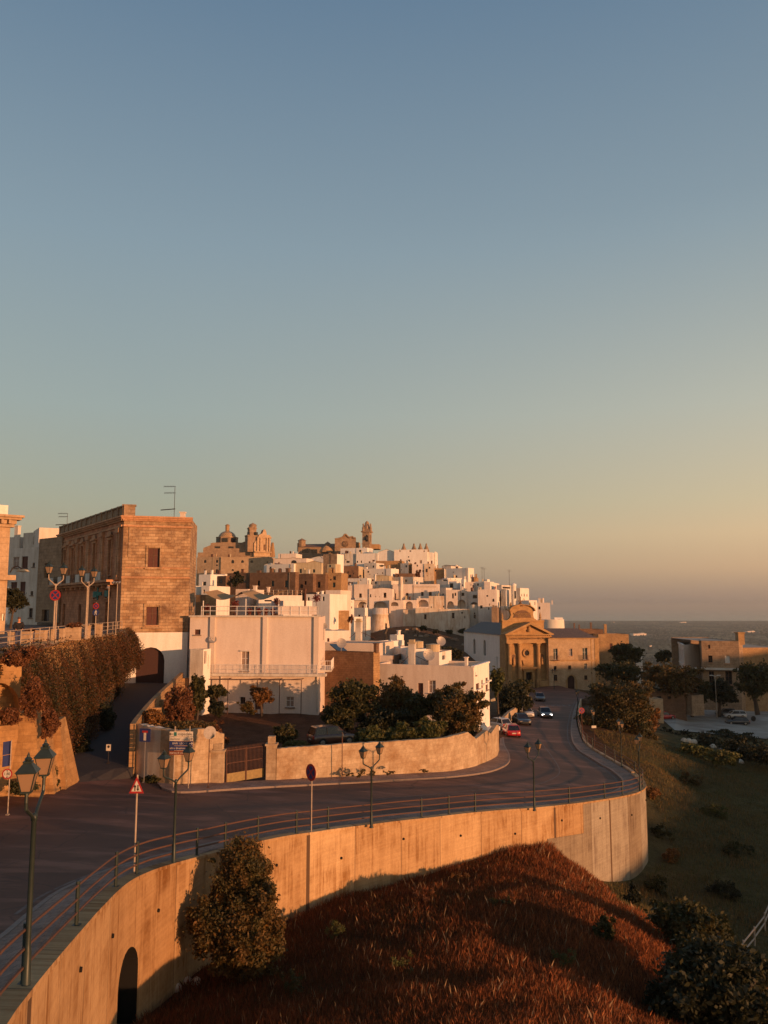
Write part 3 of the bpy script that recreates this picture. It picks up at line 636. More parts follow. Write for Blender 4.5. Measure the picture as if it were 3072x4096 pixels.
# lit wall end with an arched recess at the left frame edge
Aw, Bw = Vector((-26.5, 43.6)), Vector((-21.75, 48.6)); dW = (Bw-Aw).normalized(); _s1 = (ray(74, 2800)[0]*Aw.y-Aw.x)/(dW.x-ray(74, 2800)[0]*dW.y); m = MB()
hW, pW = None, None
_Yc = Aw.y+dW.y*(_s1-1.2); zA, zB = ray(30, 2905)[1]*_Yc, ray(30, 2728)[1]*_Yc
def late_recess():
    m = MB(); hW, pW = facewall(m, Aw, Bw, -13, TZ-.1, [(_s1-3.0, _s1, zA, zB, 'n')], .8); m.build('wall_end', 'terrace_stone', tw); panes(hW, pW, tw, 'terrace_stone', .8)

for s_, dz in [(S[-1]*k/17+2.0, .9+.25*(k % 3)) for k in range(2, 17)]:
    if abs(s_-sM) < 2: continue
    p = wp(s_); nrm = wn(s_); m = MB(); zz = topz(s_)-dz; q = p+nrm*.01; m.tube((q.x-nrm.x*.1, q.y-nrm.y*.1, zz), (q.x+nrm.x*.05, q.y+nrm.y*.05, zz), .07, n=8); m.build('drain_hole', 'opening_shade', rw)
# ================================================================ BUILDINGS
def facewall(wall, A, B, z0, z1, holes=(), rev=.22, top=None):
    """A, B plan corners seen left to right from outside; holes (s0,s1,za,zb,kind); top: gable profile [(s,z)...] above z1"""
    A = Vector(A[:2]); B = Vector(B[:2]); L = (B-A).length; d = (B-A)/L; n = Vector((d.y, -d.x))
    pt = lambda s, z, o=0: (A.x+d.x*s+n.x*o, A.y+d.y*s+n.y*o, z)
    hs_ = [(max(.02, h[0]), min(L-.02, h[1]), max(z0+.01, h[2]), min(z1-.02, h[3]), h[4]) for h in holes]
    hs_ = [h for h in hs_ if h[1]-h[0] > .05 and h[3]-h[2] > .05]
    xs = sorted({0, L}|{h[0] for h in hs_}|{h[1] for h in hs_}); zs = sorted({z0, z1}|{h[2] for h in hs_}|{h[3] for h in hs_})
    for x0, x1 in zip(xs, xs[1:]):
        for a, b in zip(zs, zs[1:]):
            mx, mz = (x0+x1)/2, (a+b)/2
            if any(h[0] < mx < h[1] and h[2] < mz < h[3] for h in hs_): continue
            wall.quad(pt(x0, a), pt(x1, a), pt(x1, b), pt(x0, b))
    if top:
        q = [pt(0, z1)]+[pt(L, z1)]+[pt(s, z) for s, z in reversed(top)]; wall.add(q, (tuple(range(len(q))),))
    for s0, s1, a, b, k in hs_:
        if k in 'anA':
            r = (s1-s0)/2; ry = min(r, (b-a)*.6); c = (s0+s1)/2; m = 8
            arc = [(c-r*math.cos(math.pi*i/m), b-ry+ry*math.sin(math.pi*i/m)) for i in range(m+1)]
            for i in range(m):
                p, q = arc[i], arc[i+1]; cn = (s0, b) if i < m/2 else (s1, b)
                wall.add([pt(*cn), pt(*p), pt(*q)], ((0, 1, 2),)); wall.quad(pt(*p), pt(*p, -rev), pt(*q, -rev), pt(*q))
            wall.add([pt(s0, b), pt(c, b), pt(s1, b)], ())
            wall.quad(pt(s0, a), pt(s0, a, -rev), pt(s0, b-ry, -rev), pt(s0, b-ry)); wall.quad(pt(s1, a, -rev), pt(s1, a), pt(s1, b-ry), pt(s1, b-ry, -rev))
        else:
            wall.quad(pt(s0, a), pt(s0, a, -rev), pt(s0, b, -rev), pt(s0, b)); wall.quad(pt(s1, a, -rev), pt(s1, a), pt(s1, b), pt(s1, b, -rev))
            wall.quad(pt(s0, b), pt(s0, b, -rev), pt(s1, b, -rev), pt(s1, b))
        wall.quad(pt(s0, a, -rev), pt(s0, a), pt(s1, a), pt(s1, a, -rev))
    return hs_, pt
PANE = {'w': ('window', 'dark_glass'), 'a': ('window', 'dark_glass'), 'n': ('arched_recess', None), 'd': ('door', 'shutter_brown'), 'A': ('arched_door', 'dark_door'),
        's': ('shuttered_window', 'shutter_grey'), 'b': ('shuttered_window', 'shutter_brown'), 'r': ('door', 'red_door'), 'p': ('door', 'white_paint'), 'g': ('window', 'door_green')}
def panes(holes, pt, parent, wmat, rev, frames=False):
    for s0, s1, a, b, k in holes:
        nm, mt = PANE[k]; m = MB(); e = .02
        if k in 'anA':
            r = (s1-s0)/2; ry = min(r, (b-a)*.6); c = (s0+s1)/2; n = 10
            q = [pt(s0, a, -rev+e), pt(s1, a, -rev+e)]+[pt(c+r*math.cos(math.pi*i/n), b-ry+ry*math.sin(math.pi*i/n), -rev+e) for i in range(n+1)]
            m.add(q, (tuple(range(len(q))),))
        else: m.quad(pt(s0, a, -rev+e), pt(s1, a, -rev+e), pt(s1, b, -rev+e), pt(s0, b, -rev+e))
        o = m.build(nm, mt or wmat, parent)
        if frames and k in 'wgsbap':
            f = MB(); t_ = .06; o2 = -rev+e+.04; mid = (s0+s1)/2
            for x0, x1, z0, z1 in ((s0, s0+t_, a, b), (s1-t_, s1, a, b), (s0, s1, a, a+t_), (s0, s1, b-t_, b), (mid-t_/2, mid+t_/2, a, b), (s0, s1, a+(b-a)*.62, a+(b-a)*.62+.04)):
                if k == 'a' and z1 > b-.05: continue
                p = [pt(x0, z0, o2), pt(x1, z0, o2), pt(x1, z1, o2), pt(x0, z1, o2)]; f.quad(*p)
            f.build('frame', 'wood' if k in 'wba' else 'white_paint', o)
            si = MB(); q = [pt(s0-.12, 0, .14)[:2], pt(s1+.12, 0, .14)[:2], pt(s1+.12, 0, -.05)[:2], pt(s0-.12, 0, -.05)[:2]]; si.prism(q, a-.12, a-.005); si.build('sill', 'trim_stone' if wmat.endswith('stone') else 'kerb', o)
def foot(c, x0, x1, yt, yb, Y, a=0):
    """plan corners of a front face from crop pixels"""
    vm = (cy(c, yt)+cy(c, yb))/2; r0 = ray(cx(c, x0), vm)[0]; r1 = ray(cx(c, x1), vm)[0]; A = Vector((r0*Y, Y)); ca, sa = math.cos(R(a)), math.sin(R(a))
    s = (r1*A.y-A.x)/(ca+r1*sa); return A, Vector((A.x+s*ca, A.y-s*sa))
def px_on(A, B, u, v):
    """pixel -> (s, z) on the vertical plane through A, B"""
    a, b = ray(u, v); d = (B-A); L = d.length; d = d/L; Y = 0
    den = d.x-a*d.y; s = (a*A.y-A.x)/den; return s, b*(A.y+d.y*s)
def holes_px(c, A, B, wins):
    out = []
    for x0, y0, x1, y1, k in wins:
        s0, z1 = px_on(A, B, cx(c, x0), cy(c, y0)); s1, z0 = px_on(A, B, cx(c, x1), cy(c, y1)); out.append((min(s0, s1), max(s0, s1), z0, z1, k))
    return out
HG = 'houses and towers of the hill town'
def H(label, c, x0, x1, yt, yb, Y, a=8, x2=None, mt='white_plaster', wins=(), swins=(), D=7, name='house', cat='house', par=.5, drop=6, gable=None, group=HG, roofm='roof_flat', rev=.2, frames=False, chim=(), smt=None):
    A, B = foot(c, x0, x1, yt, yb, Y, a); ym = (A.y+B.y)/2
    z1 = ray(cx(c, (x0+x1)/2), cy(c, yt))[1]*ym; zb = ray(cx(c, (x0+x1)/2), cy(c, yb))[1]*ym; z0 = zb-(drop if group != HG else max(drop, 12))
    s = Vector((math.sin(R(a)), math.cos(R(a))))
    if x2 is not None:
        r2 = ray(cx(c, x2), (cy(c, yt)+cy(c, yb))/2)[0]; den = s.x-r2*s.y; D = (r2*B.y-B.x)/den if abs(den) > .02 else D
        D = max(1.5, min(30, D))
    C_ = B+s*D; E = A+s*D; r_ = root(name, label, cat, ((A.x+B.x)/2, ym, zb), group)
    w = MB(); top = None
    if gable:
        L = (B-A).length; top = []
        for gx, gy in gable:
            ss, zz = px_on(A, B, cx(c, gx), cy(c, gy)); top.append((max(0, min(L, ss)), zz))
    h1, p1 = facewall(w, A, B, z0, z1, holes_px(c, A, B, wins), rev, top); sw = MB() if smt else w
    h2, p2 = facewall(sw, B, C_, z0, z1, holes_px(c, B, C_, swins), rev); facewall(w, C_, E, z0, z1, (), rev, [((B-A).length-q[0], q[1]) for q in reversed(top)] if top else None); facewall(w, E, A, z0, z1)
    if not gable:
        th = .28; cen = (A+B+C_+E)/4
        ins = [p+(cen-p).normalized()*th*1.4 for p in (A, B, C_, E)]; oc = [A, B, C_, E]
        for i in range(4):
            p, q, pi, qi = oc[i], oc[(i+1) % 4], ins[i], ins[(i+1) % 4]
            w.quad((p.x, p.y, z1), (q.x, q.y, z1), (qi.x, qi.y, z1), (pi.x, pi.y, z1)); w.quad((qi.x, qi.y, z1-par), (pi.x, pi.y, z1-par), (pi.x, pi.y, z1), (qi.x, qi.y, z1))
    w.build('wall', mt, r_)
    if smt: sw.build('wall', smt, r_)  # some sides take a brighter material that paints the sunlight in
    m = MB()
    if gable:
        g = [(0, z1)]+top+[((B-A).length, z1)]; d = (B-A).normalized()
        for (sa, za), (sb, zb_) in zip(g, g[1:]):
            if abs(sa-sb) < .01: continue
            q = [A+d*sa-s*.15, A+d*sb-s*.15, A+d*sb+s*D, A+d*sa+s*D]; m.quad((q[0].x, q[0].y, za+.06), (q[1].x, q[1].y, zb_+.06), (q[2].x, q[2].y, zb_+.06), (q[3].x, q[3].y, za+.06))
    else: m.quad(*[(p.x, p.y, z1-par+.01) for p in ins])
    m.build('roof', roofm, r_)
    panes(h1, p1, r_, mt, rev, frames); panes(h2, p2, r_, mt, rev, frames)
    for q in chim:   # (x0, x1, ytop) chimneys standing on the roof behind the front wall
        s0, _ = px_on(A, B, cx(c, q[0]), cy(c, yt)); s1, _ = px_on(A, B, cx(c, q[1]), cy(c, yt)); zt_ = px_on(A, B, cx(c, q[0]), cy(c, q[2]))[1]
        d = (B-A).normalized(); p = A+d*(s0+s1)/2+s*.7; wd = max(.3, s1-s0); m = MB(); m.box((p.x, p.y, (z1-par+zt_)/2), (wd, .6, zt_-z1+par), -R(a)); m.box((p.x, p.y, zt_+.05), (wd+.16, .75, .1), -R(a)); m.build('chimney', mt, r_)
    if group == HG and not gable and name == 'house':
        d = (B-A).normalized(); Lh = (B-A).length; rr_ = random.Random(int(x0*7+yt*13+c)); front = [(h[0], h[1], h[2], h[3]) for h in h1]
        for _ in range(rr_.randint(1, 3)):   # pots, tanks and little chimneys along the roof edge
            if Lh < 3: break
            p = A+d*rr_.uniform(.6, Lh-.6)+s*rr_.uniform(.5, 2.0); hh = rr_.uniform(.35, 1.3); ww = rr_.uniform(.3, .8); m = MB()
            if rr_.random() < .5: m.box((p.x, p.y, z1+hh/2-.3), (ww, ww*.8, hh+.6), -R(a)); m.box((p.x, p.y, z1+hh+.03), (ww+.14, ww*.8+.14, .08), -R(a))
            else: m.lathe((p.x, p.y, z1-par), [(ww*.5, 0), (ww*.5, hh+par), (ww*.3, hh+par+.1), (0, hh+par+.12)], 8)
            m.build('chimney' if ww < .5 else 'tank', rr_.choice([mt, 'white_plaster', 'cream_plaster', 'rust']), r_)
        for _ in range(rr_.randint(0, 2)):   # small vents and extra windows in blank parts of the wall
            sx = rr_.uniform(.5, max(.6, Lh-1)); zz = rr_.uniform(zb+.6, z1-.9) if z1-zb > 2 else z1-.6; w_ = rr_.choice([.25, .3, .55]); h_ = w_*rr_.uniform(1, 1.7)
            if any(q[0]-.4 < sx < q[1]+.4 and q[2]-.6 < zz < q[3]+.4 for q in front) or Lh < 2.5: continue
            p = A+d*sx; n_ = Vector((d.y, -d.x)); m = MB(); m.box((p.x+n_.x*.01, p.y+n_.y*.01, zz), (w_, .06, h_), math.atan2(d.y, d.x)); m.build('vent_window', 'dark_glass', r_)
        if Lh > 5 and rr_.random() < .6: p = A+d*rr_.uniform(.5, Lh-.5)-s*.08; m = MB(); m.tube((p.x, p.y, z1-.1), (p.x, p.y, zb), .06, n=5); m.build('drain_pipe', rr_.choice(['rust', 'zinc', 'cream_plaster']), r_)
    return r_, A, B, C_, z0, z1
T = 8; SH = 34; BR = -32
# ---- upper town, crops 3 and 4
H('low white house under the bell tower with two dark windows', 3, 145, 655, 58, 160, 330, 20, None, wins=((262, 112, 298, 160, 'd'), (497, 92, 545, 135, 'w')))
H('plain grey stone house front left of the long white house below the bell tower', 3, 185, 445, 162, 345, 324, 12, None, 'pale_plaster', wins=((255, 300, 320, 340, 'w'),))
H('long white house below the cathedral with three small dark openings at its foot', 3, 445, 865, 160, 345, 322, 14, None, wins=((752, 282, 800, 345, 'd'), (455, 300, 480, 338, 'w'), (532, 297, 556, 340, 'w')))
H('white gabled house with one tiny loft window near the top of the hill', 3, 865, 1170, 135, 300, 320, 12, None, gable=((1030, 80),), wins=((1042, 103, 1058, 126, 'w'),))
r_, A, B, C_, z0, z1 = H('big white block on the ridge with four small conical vents on its roof', 4, -110, 525, 87, 350, 317, 9, None, wins=((0, 272, 30, 348, 'd'), (140, 278, 195, 343, 'w'), (155, 213, 176, 240, 'w'), (180, 100, 216, 130, 's'), (447, 103, 474, 132, 's'), (378, 290, 420, 350, 's'), (268-268-12, 97, 12, 132, 's')))
for x in (65, 260, 383, 498):
    ss, zz = px_on(A, B, cx(4, x), cy(4, 85)); p = A+(B-A).normalized()*ss+Vector((.15, 1))*1.5
    m = MB(); m.lathe((p.x, p.y, zz-.8), [(1.25, 0), (1.2, .4), (.35, 2.6), (.3, 2.9), (.42, 3.0), (.05, 3.4)], 8); m.build('roof_vent', 'cathedral_stone', r_)
H('narrow white block stepping down at the right end of the ridge', 4, 527, 628, 140, 390, 316, 9, 658)
H('tall slim white turret at the right end of the ridge', 4, 658, 680, 125, 395, 320, 9, 722, swins=((690, 285, 700, 310, 'w'),))
H('grey plastered apse-like house left of the ruined white wall', 4, 12, 165, 347, 540, 306, SH, 232, 'pale_plaster', smt='orange_stone')
H('white house with a broken stair wall and climbing plants', 4, 232, 465, 362, 640, 303, T, None, 'pink_plaster', wins=((320, 375, 345, 410, 'w'), (430, 478, 455, 510, 'w'), (365, 480, 388, 515, 'w'), (398, 622, 425, 655, 'w')))
H('beige stone house with one dark upper window beside the broken stair wall', 4, 465, 650, 355, 660, 302, T, None, 'worn_plaster', wins=((490, 450, 530, 515, 'w'),))
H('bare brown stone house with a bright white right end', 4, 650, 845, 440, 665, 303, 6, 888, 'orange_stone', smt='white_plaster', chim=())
H('shaded white house with a sunlit end wall overlooking the plain', 4, 885, 1305, 440, 700, 300, SH, 1415, wins=((1060, 580, 1096, 617, 'w'),), swins=((1345, 560, 1366, 635, 's'),))
H('white house with a shallow sunlit gable behind the shaded house', 4, 975, 1190, 425, 480, 318, -20, None, gable=((1090, 382),))
H('grey roofed house with a dark tiled slope behind the brown stone house', 4, 800, 975, 400, 500, 316, SH, None, 'pale_plaster', roofm='roof_tile', gable=((880, 378),))
H('low bright white parapet house in front of the shaded house', 4, 925, 1185, 627, 690, 288, -18, None)
H('crumbling stone tower stump standing at the right of the ridge', 4, 1410, 1450, 600, 700, 296, 10, 1500, 'orange_stone', name='ruined_tower', cat='ruin', chim=((1440, 1470, 555),))
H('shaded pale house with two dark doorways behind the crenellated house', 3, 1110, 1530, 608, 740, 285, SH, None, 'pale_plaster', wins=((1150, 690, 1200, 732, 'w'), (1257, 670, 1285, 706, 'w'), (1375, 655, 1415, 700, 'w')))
H('brown dry stone terrace with a flat sunlit coping', 3, 1190, 1525, 540, 605, 292, 10, None, 'brown_stone', name='terrace_wall', cat='terrace')
r_, A, B, C_, z0, z1 = H('wide pink lit house with a row of toothed crenels and three tall dark doors', 4, 30, 745, 742, 1045, 256, 7, 760, 'pink_plaster', wins=((117, 908, 163, 1024, 'd'), (403, 890, 452, 965, 'w'), (555, 890, 607, 965, 'w'), (-118, 915, -75, 1038, 's')), chim=((-20, 30, 605),))
m = MB(); d = (B-A).normalized()
for k in range(26):
    ss = px_on(A, B, cx(4, 272+k*16.5), cy(4, 742))[0]; p = A+d*ss; m.box((p.x, p.y-.12, z1-.75), (.42, .3, .4), math.atan2(d.y, d.x))
m.build('crenel_frieze', 'pink_plaster', r_)
H('plain pale wall house left of the toothed house', 3, 1140, 1310, 742, 1045, 257, 7, None, 'pink_plaster', wins=((1152, 917, 1205, 1038, 'd'),))
H('tall shaded chimney stack rising from the pink houses', 3, 1252, 1295, 600, 1045, 253, SH, 1312, 'pale_plaster', name='chimney_stack', cat='chimney', D=1.5)
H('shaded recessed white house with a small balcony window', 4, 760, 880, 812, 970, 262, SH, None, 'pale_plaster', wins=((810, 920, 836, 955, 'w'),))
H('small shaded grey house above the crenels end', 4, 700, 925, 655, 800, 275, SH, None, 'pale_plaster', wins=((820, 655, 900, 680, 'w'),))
H('white loggia house with a dark opening under its roof slab', 4, 935, 1085, 690, 835, 268, SH, 1160, wins=((950, 725, 1020, 830, 'w'),))
H('slim shaded white tower with one dark window', 4, 1170, 1225, 650, 850, 262, SH, 1250, wins=((1178, 748, 1205, 780, 'w'),), chim=((1200, 1225, 600),))
H('white terrace house with one tall dark door in the middle of the right slope', 4, 1250, 1420, 700, 860, 262, T, None, 'pink_plaster', wins=((1385, 755, 1410, 820, 'd'),))
H('pink lit house with two big arched recesses and three dark windows above', 4, 880, 1280, 850, 1245, 246, 7, None, 'pink_plaster', wins=((997, 917, 1028, 1013, 'w'), (1045, 905, 1074, 965, 'w'), (1175, 905, 1230, 965, 'w'), (903, 1065, 1030, 1195, 'n'), (1100, 1036, 1256, 1190, 'n')), rev=2.0)
H('pink lit house with one arched recess and a wide dark window', 4, 1282, 1650, 880, 1225, 246, 7, None, 'pink_plaster', wins=((1392, 947, 1475, 1013, 'w'), (1340, 1080, 1497, 1207, 'n'), (1535, 1145, 1580, 1200, 'w'), (1518, 990, 1532, 1008, 'w'), (1650-10, 950, 1648, 980, 'w')), rev=2.0)
H('blank pink house with rust coloured stains and two tiny windows', 4, 552, 880, 967, 1245, 247, 7, None, 'worn_plaster', wins=((588, 1163, 608, 1195, 'w'), (825, 1148, 846, 1186, 'w')))
H('house with a wide vaulted recess sheltering a window', 4, 320, 552, 1010, 1240, 247.5, 7, None, 'pink_plaster', wins=((340, 1035, 545, 1172, 'n'), ), rev=2.0)
H('house with a pointed arched recess above the worn town wall', 4, 60, 322, 1045, 1240, 247.5, 7, None, 'pink_plaster', wins=((108, 1067, 246, 1222, 'n'),), rev=2.0)
H('weathered section of town wall with one tall dark window, above the dry slope', 4, 300, 755, 1195, 1560, 241, 7, None, 'worn_plaster', wins=((463, 1312, 508, 1408, 'w'),), name='town_wall', cat='town wall', par=.2)
H('longest section of town wall with three windows, above the rocky slope', 4, 755, 1332, 1215, 1580, 240, 7, None, 'worn_plaster', wins=((993, 1285, 1042, 1390, 'w'), (1170, 1270, 1205, 1300, 'w'), (1222, 1347, 1250, 1390, 's')), name='town_wall', cat='town wall', par=.2)
H('grey shaded section of town wall with two windows one above the other', 4, 1332, 1760, 1130, 1590, 242, 9, None, 'pale_plaster', wins=((1410, 1320, 1450, 1393, 'w'), (1415, 1280, 1438, 1308, 'w'), (1655, 1280, 1680, 1330, 'w')), name='town_wall', cat='town wall', par=.2)  # greyer plaster carries the shadow lying on this stretch of wall
H('stained buttressed section of town wall beneath the pointed recess', 4, 60, 300, 1228, 1640, 243, 7, None, 'worn_plaster', name='town_wall', cat='town wall', par=.2)
H('town wall section with one small arched recess right of the round bastion', 3, 1075, 1350, 1045, 1640, 246, 7, None, 'pink_plaster', wins=((1102, 1080, 1250, 1157, 'n'),), rev=2.0, name='town_wall', cat='town wall')
H('long shaded white parapet house with a light square panel', 3, 165, 660, 632, 745, 268, 22, None, wins=((265, 705, 385, 742, 's'),))
H('pink lit house with a tall green shuttered door and a little ledge', 3, 140, 400, 765, 1045, 252, T, None, 'pink_plaster', wins=((280, 900, 332, 1000, 's'),))
r_, A, B, C_, z0, z1 = H('pink house with a white balustraded balcony above a large arch', 3, 402, 690, 747, 1400, 251, T, None, 'pink_plaster', wins=((497, 920, 551, 1004, 's'), (457, 1072, 665, 1380, 'n')), rev=2.0)
m = MB(); d = (B-A).normalized(); a0 = px_on(A, B, cx(3, 430), cy(3, 1040)); a1 = px_on(A, B, cx(3, 628), cy(3, 1005))
for k in range(13): p = A+d*(a0[0]+(a1[0]-a0[0])*k/12); m.tube((p.x, p.y-.8, a0[1]), (p.x, p.y-.8, a1[1]), .13, n=6)
for zz in (a0[1], a1[1]): p = A+d*(a0[0]+a1[0])/2; m.box((p.x, p.y-.6, zz), (a1[0]-a0[0]+.4, .8 if zz == a0[1] else .3, .18), math.atan2(d.y, d.x))
m.build('balcony', 'white_plaster', r_)
H('pink house with a domed roof, four little windows and a vaulted recess', 3, 690, 1135, 835, 1195, 250, T, None, 'pink_plaster', wins=((705, 935, 733, 990, 's'), (965, 905, 1021, 1000, 's'), (810, 965, 826, 990, 'w'), (885, 975, 900, 992, 'w'), (780, 1072, 1030, 1188, 'n')), rev=2.0, gable=((850, 822), (960, 812), (1070, 822)), roofm='roof_tile')
H('shaded pale house with a pair of little square windows', 3, 662, 1115, 682, 840, 268, SH, None, 'pale_plaster', wins=((720, 710, 748, 738, 'w'), (805, 700, 838, 738, 'w')), chim=((765, 795, 560),))
H('small white shaded house with a chimney among the mid town roofs', 3, 600, 1110, 450, 590, 296, 25, None, wins=((935, 520, 960, 545, 'w'), (845, 535, 860, 552, 'w')), chim=((525+90, 640, 420),))
H('beige stone terrace with reddish roof tiles in the middle of the town', 3, 770, 1075, 590, 680, 282, 15, None, 'cream_plaster', roofm='roof_tile', gable=((900, 570),))
H('orange stone garden terrace below the long white house', 3, 820, 1320, 300, 450, 310, 10, None, 'orange_stone', name='terrace_wall', cat='terrace')
H('little white house with a bright gable wall and chimney in the mid town', 3, 1110, 1215, 468, 545, 294, -20, None, chim=((1185, 1205, 440),))
H('brown stone house with an arched doorway and two small windows', 3, 155, 490, 400, 625, 290, 10, 600, 'brown_stone', wins=((183, 440, 215, 485, 'w'), (303, 562, 348, 612, 'w')), smt='cream_plaster', swins=((500, 560, 553, 618, 'a'),))
H('grey dark hillside house half hidden by shrubs', 3, 600, 830, 340, 450, 304, 25, None, 'pale_plaster')
H('small white house in shade below a big arch, with a square window', 3, 405, 612, 1190, 1390, 236, SH, 650, wins=((478, 1320, 523, 1383, 'w'),))
H('sunlit sloping white bastion foot below the arch house', 3, 385, 720, 1360, 1660, 233, -25, None, 'white_plaster', name='bastion', cat='bastion', par=.1)
H('bright white sunlit house with five small windows and drain pipes', 3, 85, 405, 1040, 1390, 216, BR, None, wins=((143, 1135, 170, 1210, 'b'), (270, 1133, 298, 1210, 'b'), (350, 1165, 368, 1205, 'b'), (345, 1313, 375, 1390, 'b'), (355, 1070, 368, 1090, 'w')))
H('low bright white annex with one window left of the five windowed house', 3, -60, 85, 1075, 1300, 213, BR, None, wins=((10, 1162, 35, 1240, 'b'),))
# round bastion tower
c0 = P(cx(3, 905), cy(3, 1650), 243); zt_ = ray(0, cy(3, 1195))[1]*241; zm = ray(0, cy(3, 1325))[1]*241; zb_ = ray(0, cy(3, 1650))[1]*241; rr = 150*.21097/3186*243
r_ = root('bastion_tower', 'round flared white bastion tower in the middle of the town wall', 'tower', (c0.x, c0.y+rr, zb_), HG)
m = MB(); m.lathe((c0.x, 243+rr, 0), [(rr*1.38, zb_-6), (rr*1.32, zb_), (rr*1.12, (zm+zb_)/2), (rr, zm), (rr+.18, zm+.05), (rr+.18, zm+.25), (rr, zm+.3), (rr*.98, zt_), (rr*.9, zt_), (rr*.9, zt_-.6), (0, zt_-.6)], 28); m.build('wall', 'worn_plaster', r_, True)
# ---- right end of the town, crop 5
H('shaded white box house at the right slope under an antenna', 5, 5, 165, 440, 575, 263, SH, None)
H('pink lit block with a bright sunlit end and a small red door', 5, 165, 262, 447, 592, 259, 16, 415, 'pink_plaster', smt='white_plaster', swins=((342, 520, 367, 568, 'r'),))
H('shaded rooftop room with a white water tank on the skyline', 5, 125, 215, 405, 450, 266, SH, 258)
H('tall pink house with a small arched opening and one square window', 5, 60, 375, 572, 925, 241, 12, 445, 'pink_plaster', wins=((200, 665, 230, 692, 'w'), (300, 725, 335, 775, 'a'), (95, 835, 135, 888, 'w'), (230, 870, 250, 906, 'w'), (245, 805, 262, 840, 's')), swins=((415, 700, 440, 770, 'b'),), smt='white_plaster')
H('white block whose sunlit end wall has three narrow slits', 5, 445, 525, 563, 925, 252, 12, 622, 'pale_plaster', smt='white_plaster', swins=((560, 705, 578, 795, 'b'), (587, 735, 597, 785, 'b'), (585, 635, 594, 655, 'w')))  # duller plaster paints the shaded front, brighter white the sunlit end
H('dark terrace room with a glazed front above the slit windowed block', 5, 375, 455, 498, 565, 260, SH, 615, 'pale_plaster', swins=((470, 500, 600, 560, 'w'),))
c0 = P(cx(5, 662), cy(5, 900), 250); rr = 42*.24111/3186*250; z1_ = ray(0, cy(5, 467))[1]*250; z0_ = ray(0, cy(5, 900))[1]*250
r_ = root('round_tower', 'slender round white tower with a domed cap at the right of the town', 'tower', (c0.x, c0.y, z0_), HG); m = MB(); m.lathe((c0.x, c0.y, 0), [(rr, z0_-6), (rr, z1_-1), (rr*1.1, z1_-.9), (rr*1.1, z1_-.3), (0, z1_)], 16); m.build('wall', 'white_plaster', r_, True)
m = MB(); m.box((c0.x+rr*.5, c0.y-rr*.9, (ray(0, cy(5, 660))[1])*250), (.35, .5, 2.4)); m.build('window', 'dark_glass', r_)
H('tall white house with three arched upper windows and a pointed gothic arch', 5, 705, 765, 548, 905, 254, SH, 915, 'pale_plaster', smt='white_plaster', swins=((785, 645, 797, 686, 'b'), (825, 638, 841, 690, 'a'), (872, 648, 886, 690, 'b'), (795, 720, 850, 850, 'n')))  # shade of the front is put into its greyer plaster
H('low bright white house with a parapet right of the gothic arch house', 5, 915, 1050, 752, 935, 237, -25, None, wins=((1005, 775, 1018, 830, 'b'),))
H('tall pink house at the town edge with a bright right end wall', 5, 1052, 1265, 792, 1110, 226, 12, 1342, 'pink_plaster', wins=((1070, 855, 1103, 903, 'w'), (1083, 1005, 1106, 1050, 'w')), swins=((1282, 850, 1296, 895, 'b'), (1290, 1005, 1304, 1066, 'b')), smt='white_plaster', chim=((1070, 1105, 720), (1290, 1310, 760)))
c0 = P(cx(5, 1330), cy(5, 1230), 222); rr = 190*.24111/3186*222; z1_ = ray(0, cy(5, 1072))[1]*220; z0_ = ray(0, cy(5, 1230))[1]*220
r_ = root('round_bastion', 'low round pink bastion at the far right end of the town', 'bastion', (c0.x, c0.y+rr, z0_), HG); m = MB(); m.lathe((c0.x, c0.y+rr*.6, 0), [(rr*1.08, z0_-5), (rr, z1_-.2), (rr*1.02, z1_), (rr*.9, z1_), (rr*.9, z1_-.4), (0, z1_-.4)], 28); m.build('wall', 'white_plaster', r_, True)
H('short white wall house standing on the round bastion', 5, 1340, 1480, 1037, 1080, 226, 5, 1505)
H('crenellated white terrace below the arched windows', 5, 440, 620, 918, 1100, 234, 6, 640, 'worn_plaster', chim=((455, 470, 895), (500, 515, 895), (545, 560, 895), (590, 605, 895)))
H('small pink house above the crenellated terrace', 5, 440, 565, 848, 920, 237, 6, 600, 'pink_plaster', swins=((565, 860, 582, 910, 'w'),))
H('carved brown stone belfry wall covered with dry plants', 5, 290, 385, 870, 1205, 222, 10, 430, 'cathedral_stone', name='ruined_belfry', cat='ruin', chim=((300, 330, 835), (345, 372, 845)))
# ---- upper left of the town, crops 1 and 2
H('long ochre convent block with two rows of small arched windows', 1, 100, 560, 797, 1125, 300, 20, None, 'convent_stone', wins=((235, 850, 286, 907, 'a'), (462, 848, 513, 906, 'a'), (228, 1030, 280, 1122, 'a'), (457, 1025, 509, 1106, 'a'), (90, 1035, 112, 1130, 'a')), D=14)
H('sunlit ochre convent wing with four arched windows under the white facade', 1, 562, 1490, 797, 1125, 296, 6, None, 'convent_stone', wins=((762, 850, 816, 916, 'a'), (948, 855, 1000, 906, 'a'), (1130, 860, 1181, 906, 'a'), (765, 1025, 811, 1062, 'a'), (1435, 875, 1460, 910, 'a')), D=14)
H('shaded white house with one window left of the brown stone blocks', 1, 140, 362, 1128, 1500, 200, 25, None, wins=((215, 1265, 280, 1337, 'w'),), chim=((350, 372, 1050),))
H('tall shaded white house with a wooden terrace in front of the convent', 1, 390, 645, 1122, 1520, 205, 22, None)
H('small white house with a bright left part and a single door', 1, 190, 345, 1345, 1510, 152, 22, None, wins=((222, 1415, 258, 1487, 'w'),))
H('bright narrow white house against the palace edge', 1, 85, 190, 1345, 1505, 153, -20, None)
H('ivy grown dark brown stone block with a sunlit edge', 1, 485, 655, 1155, 1600, 172, SH, 682, 'brown_stone')
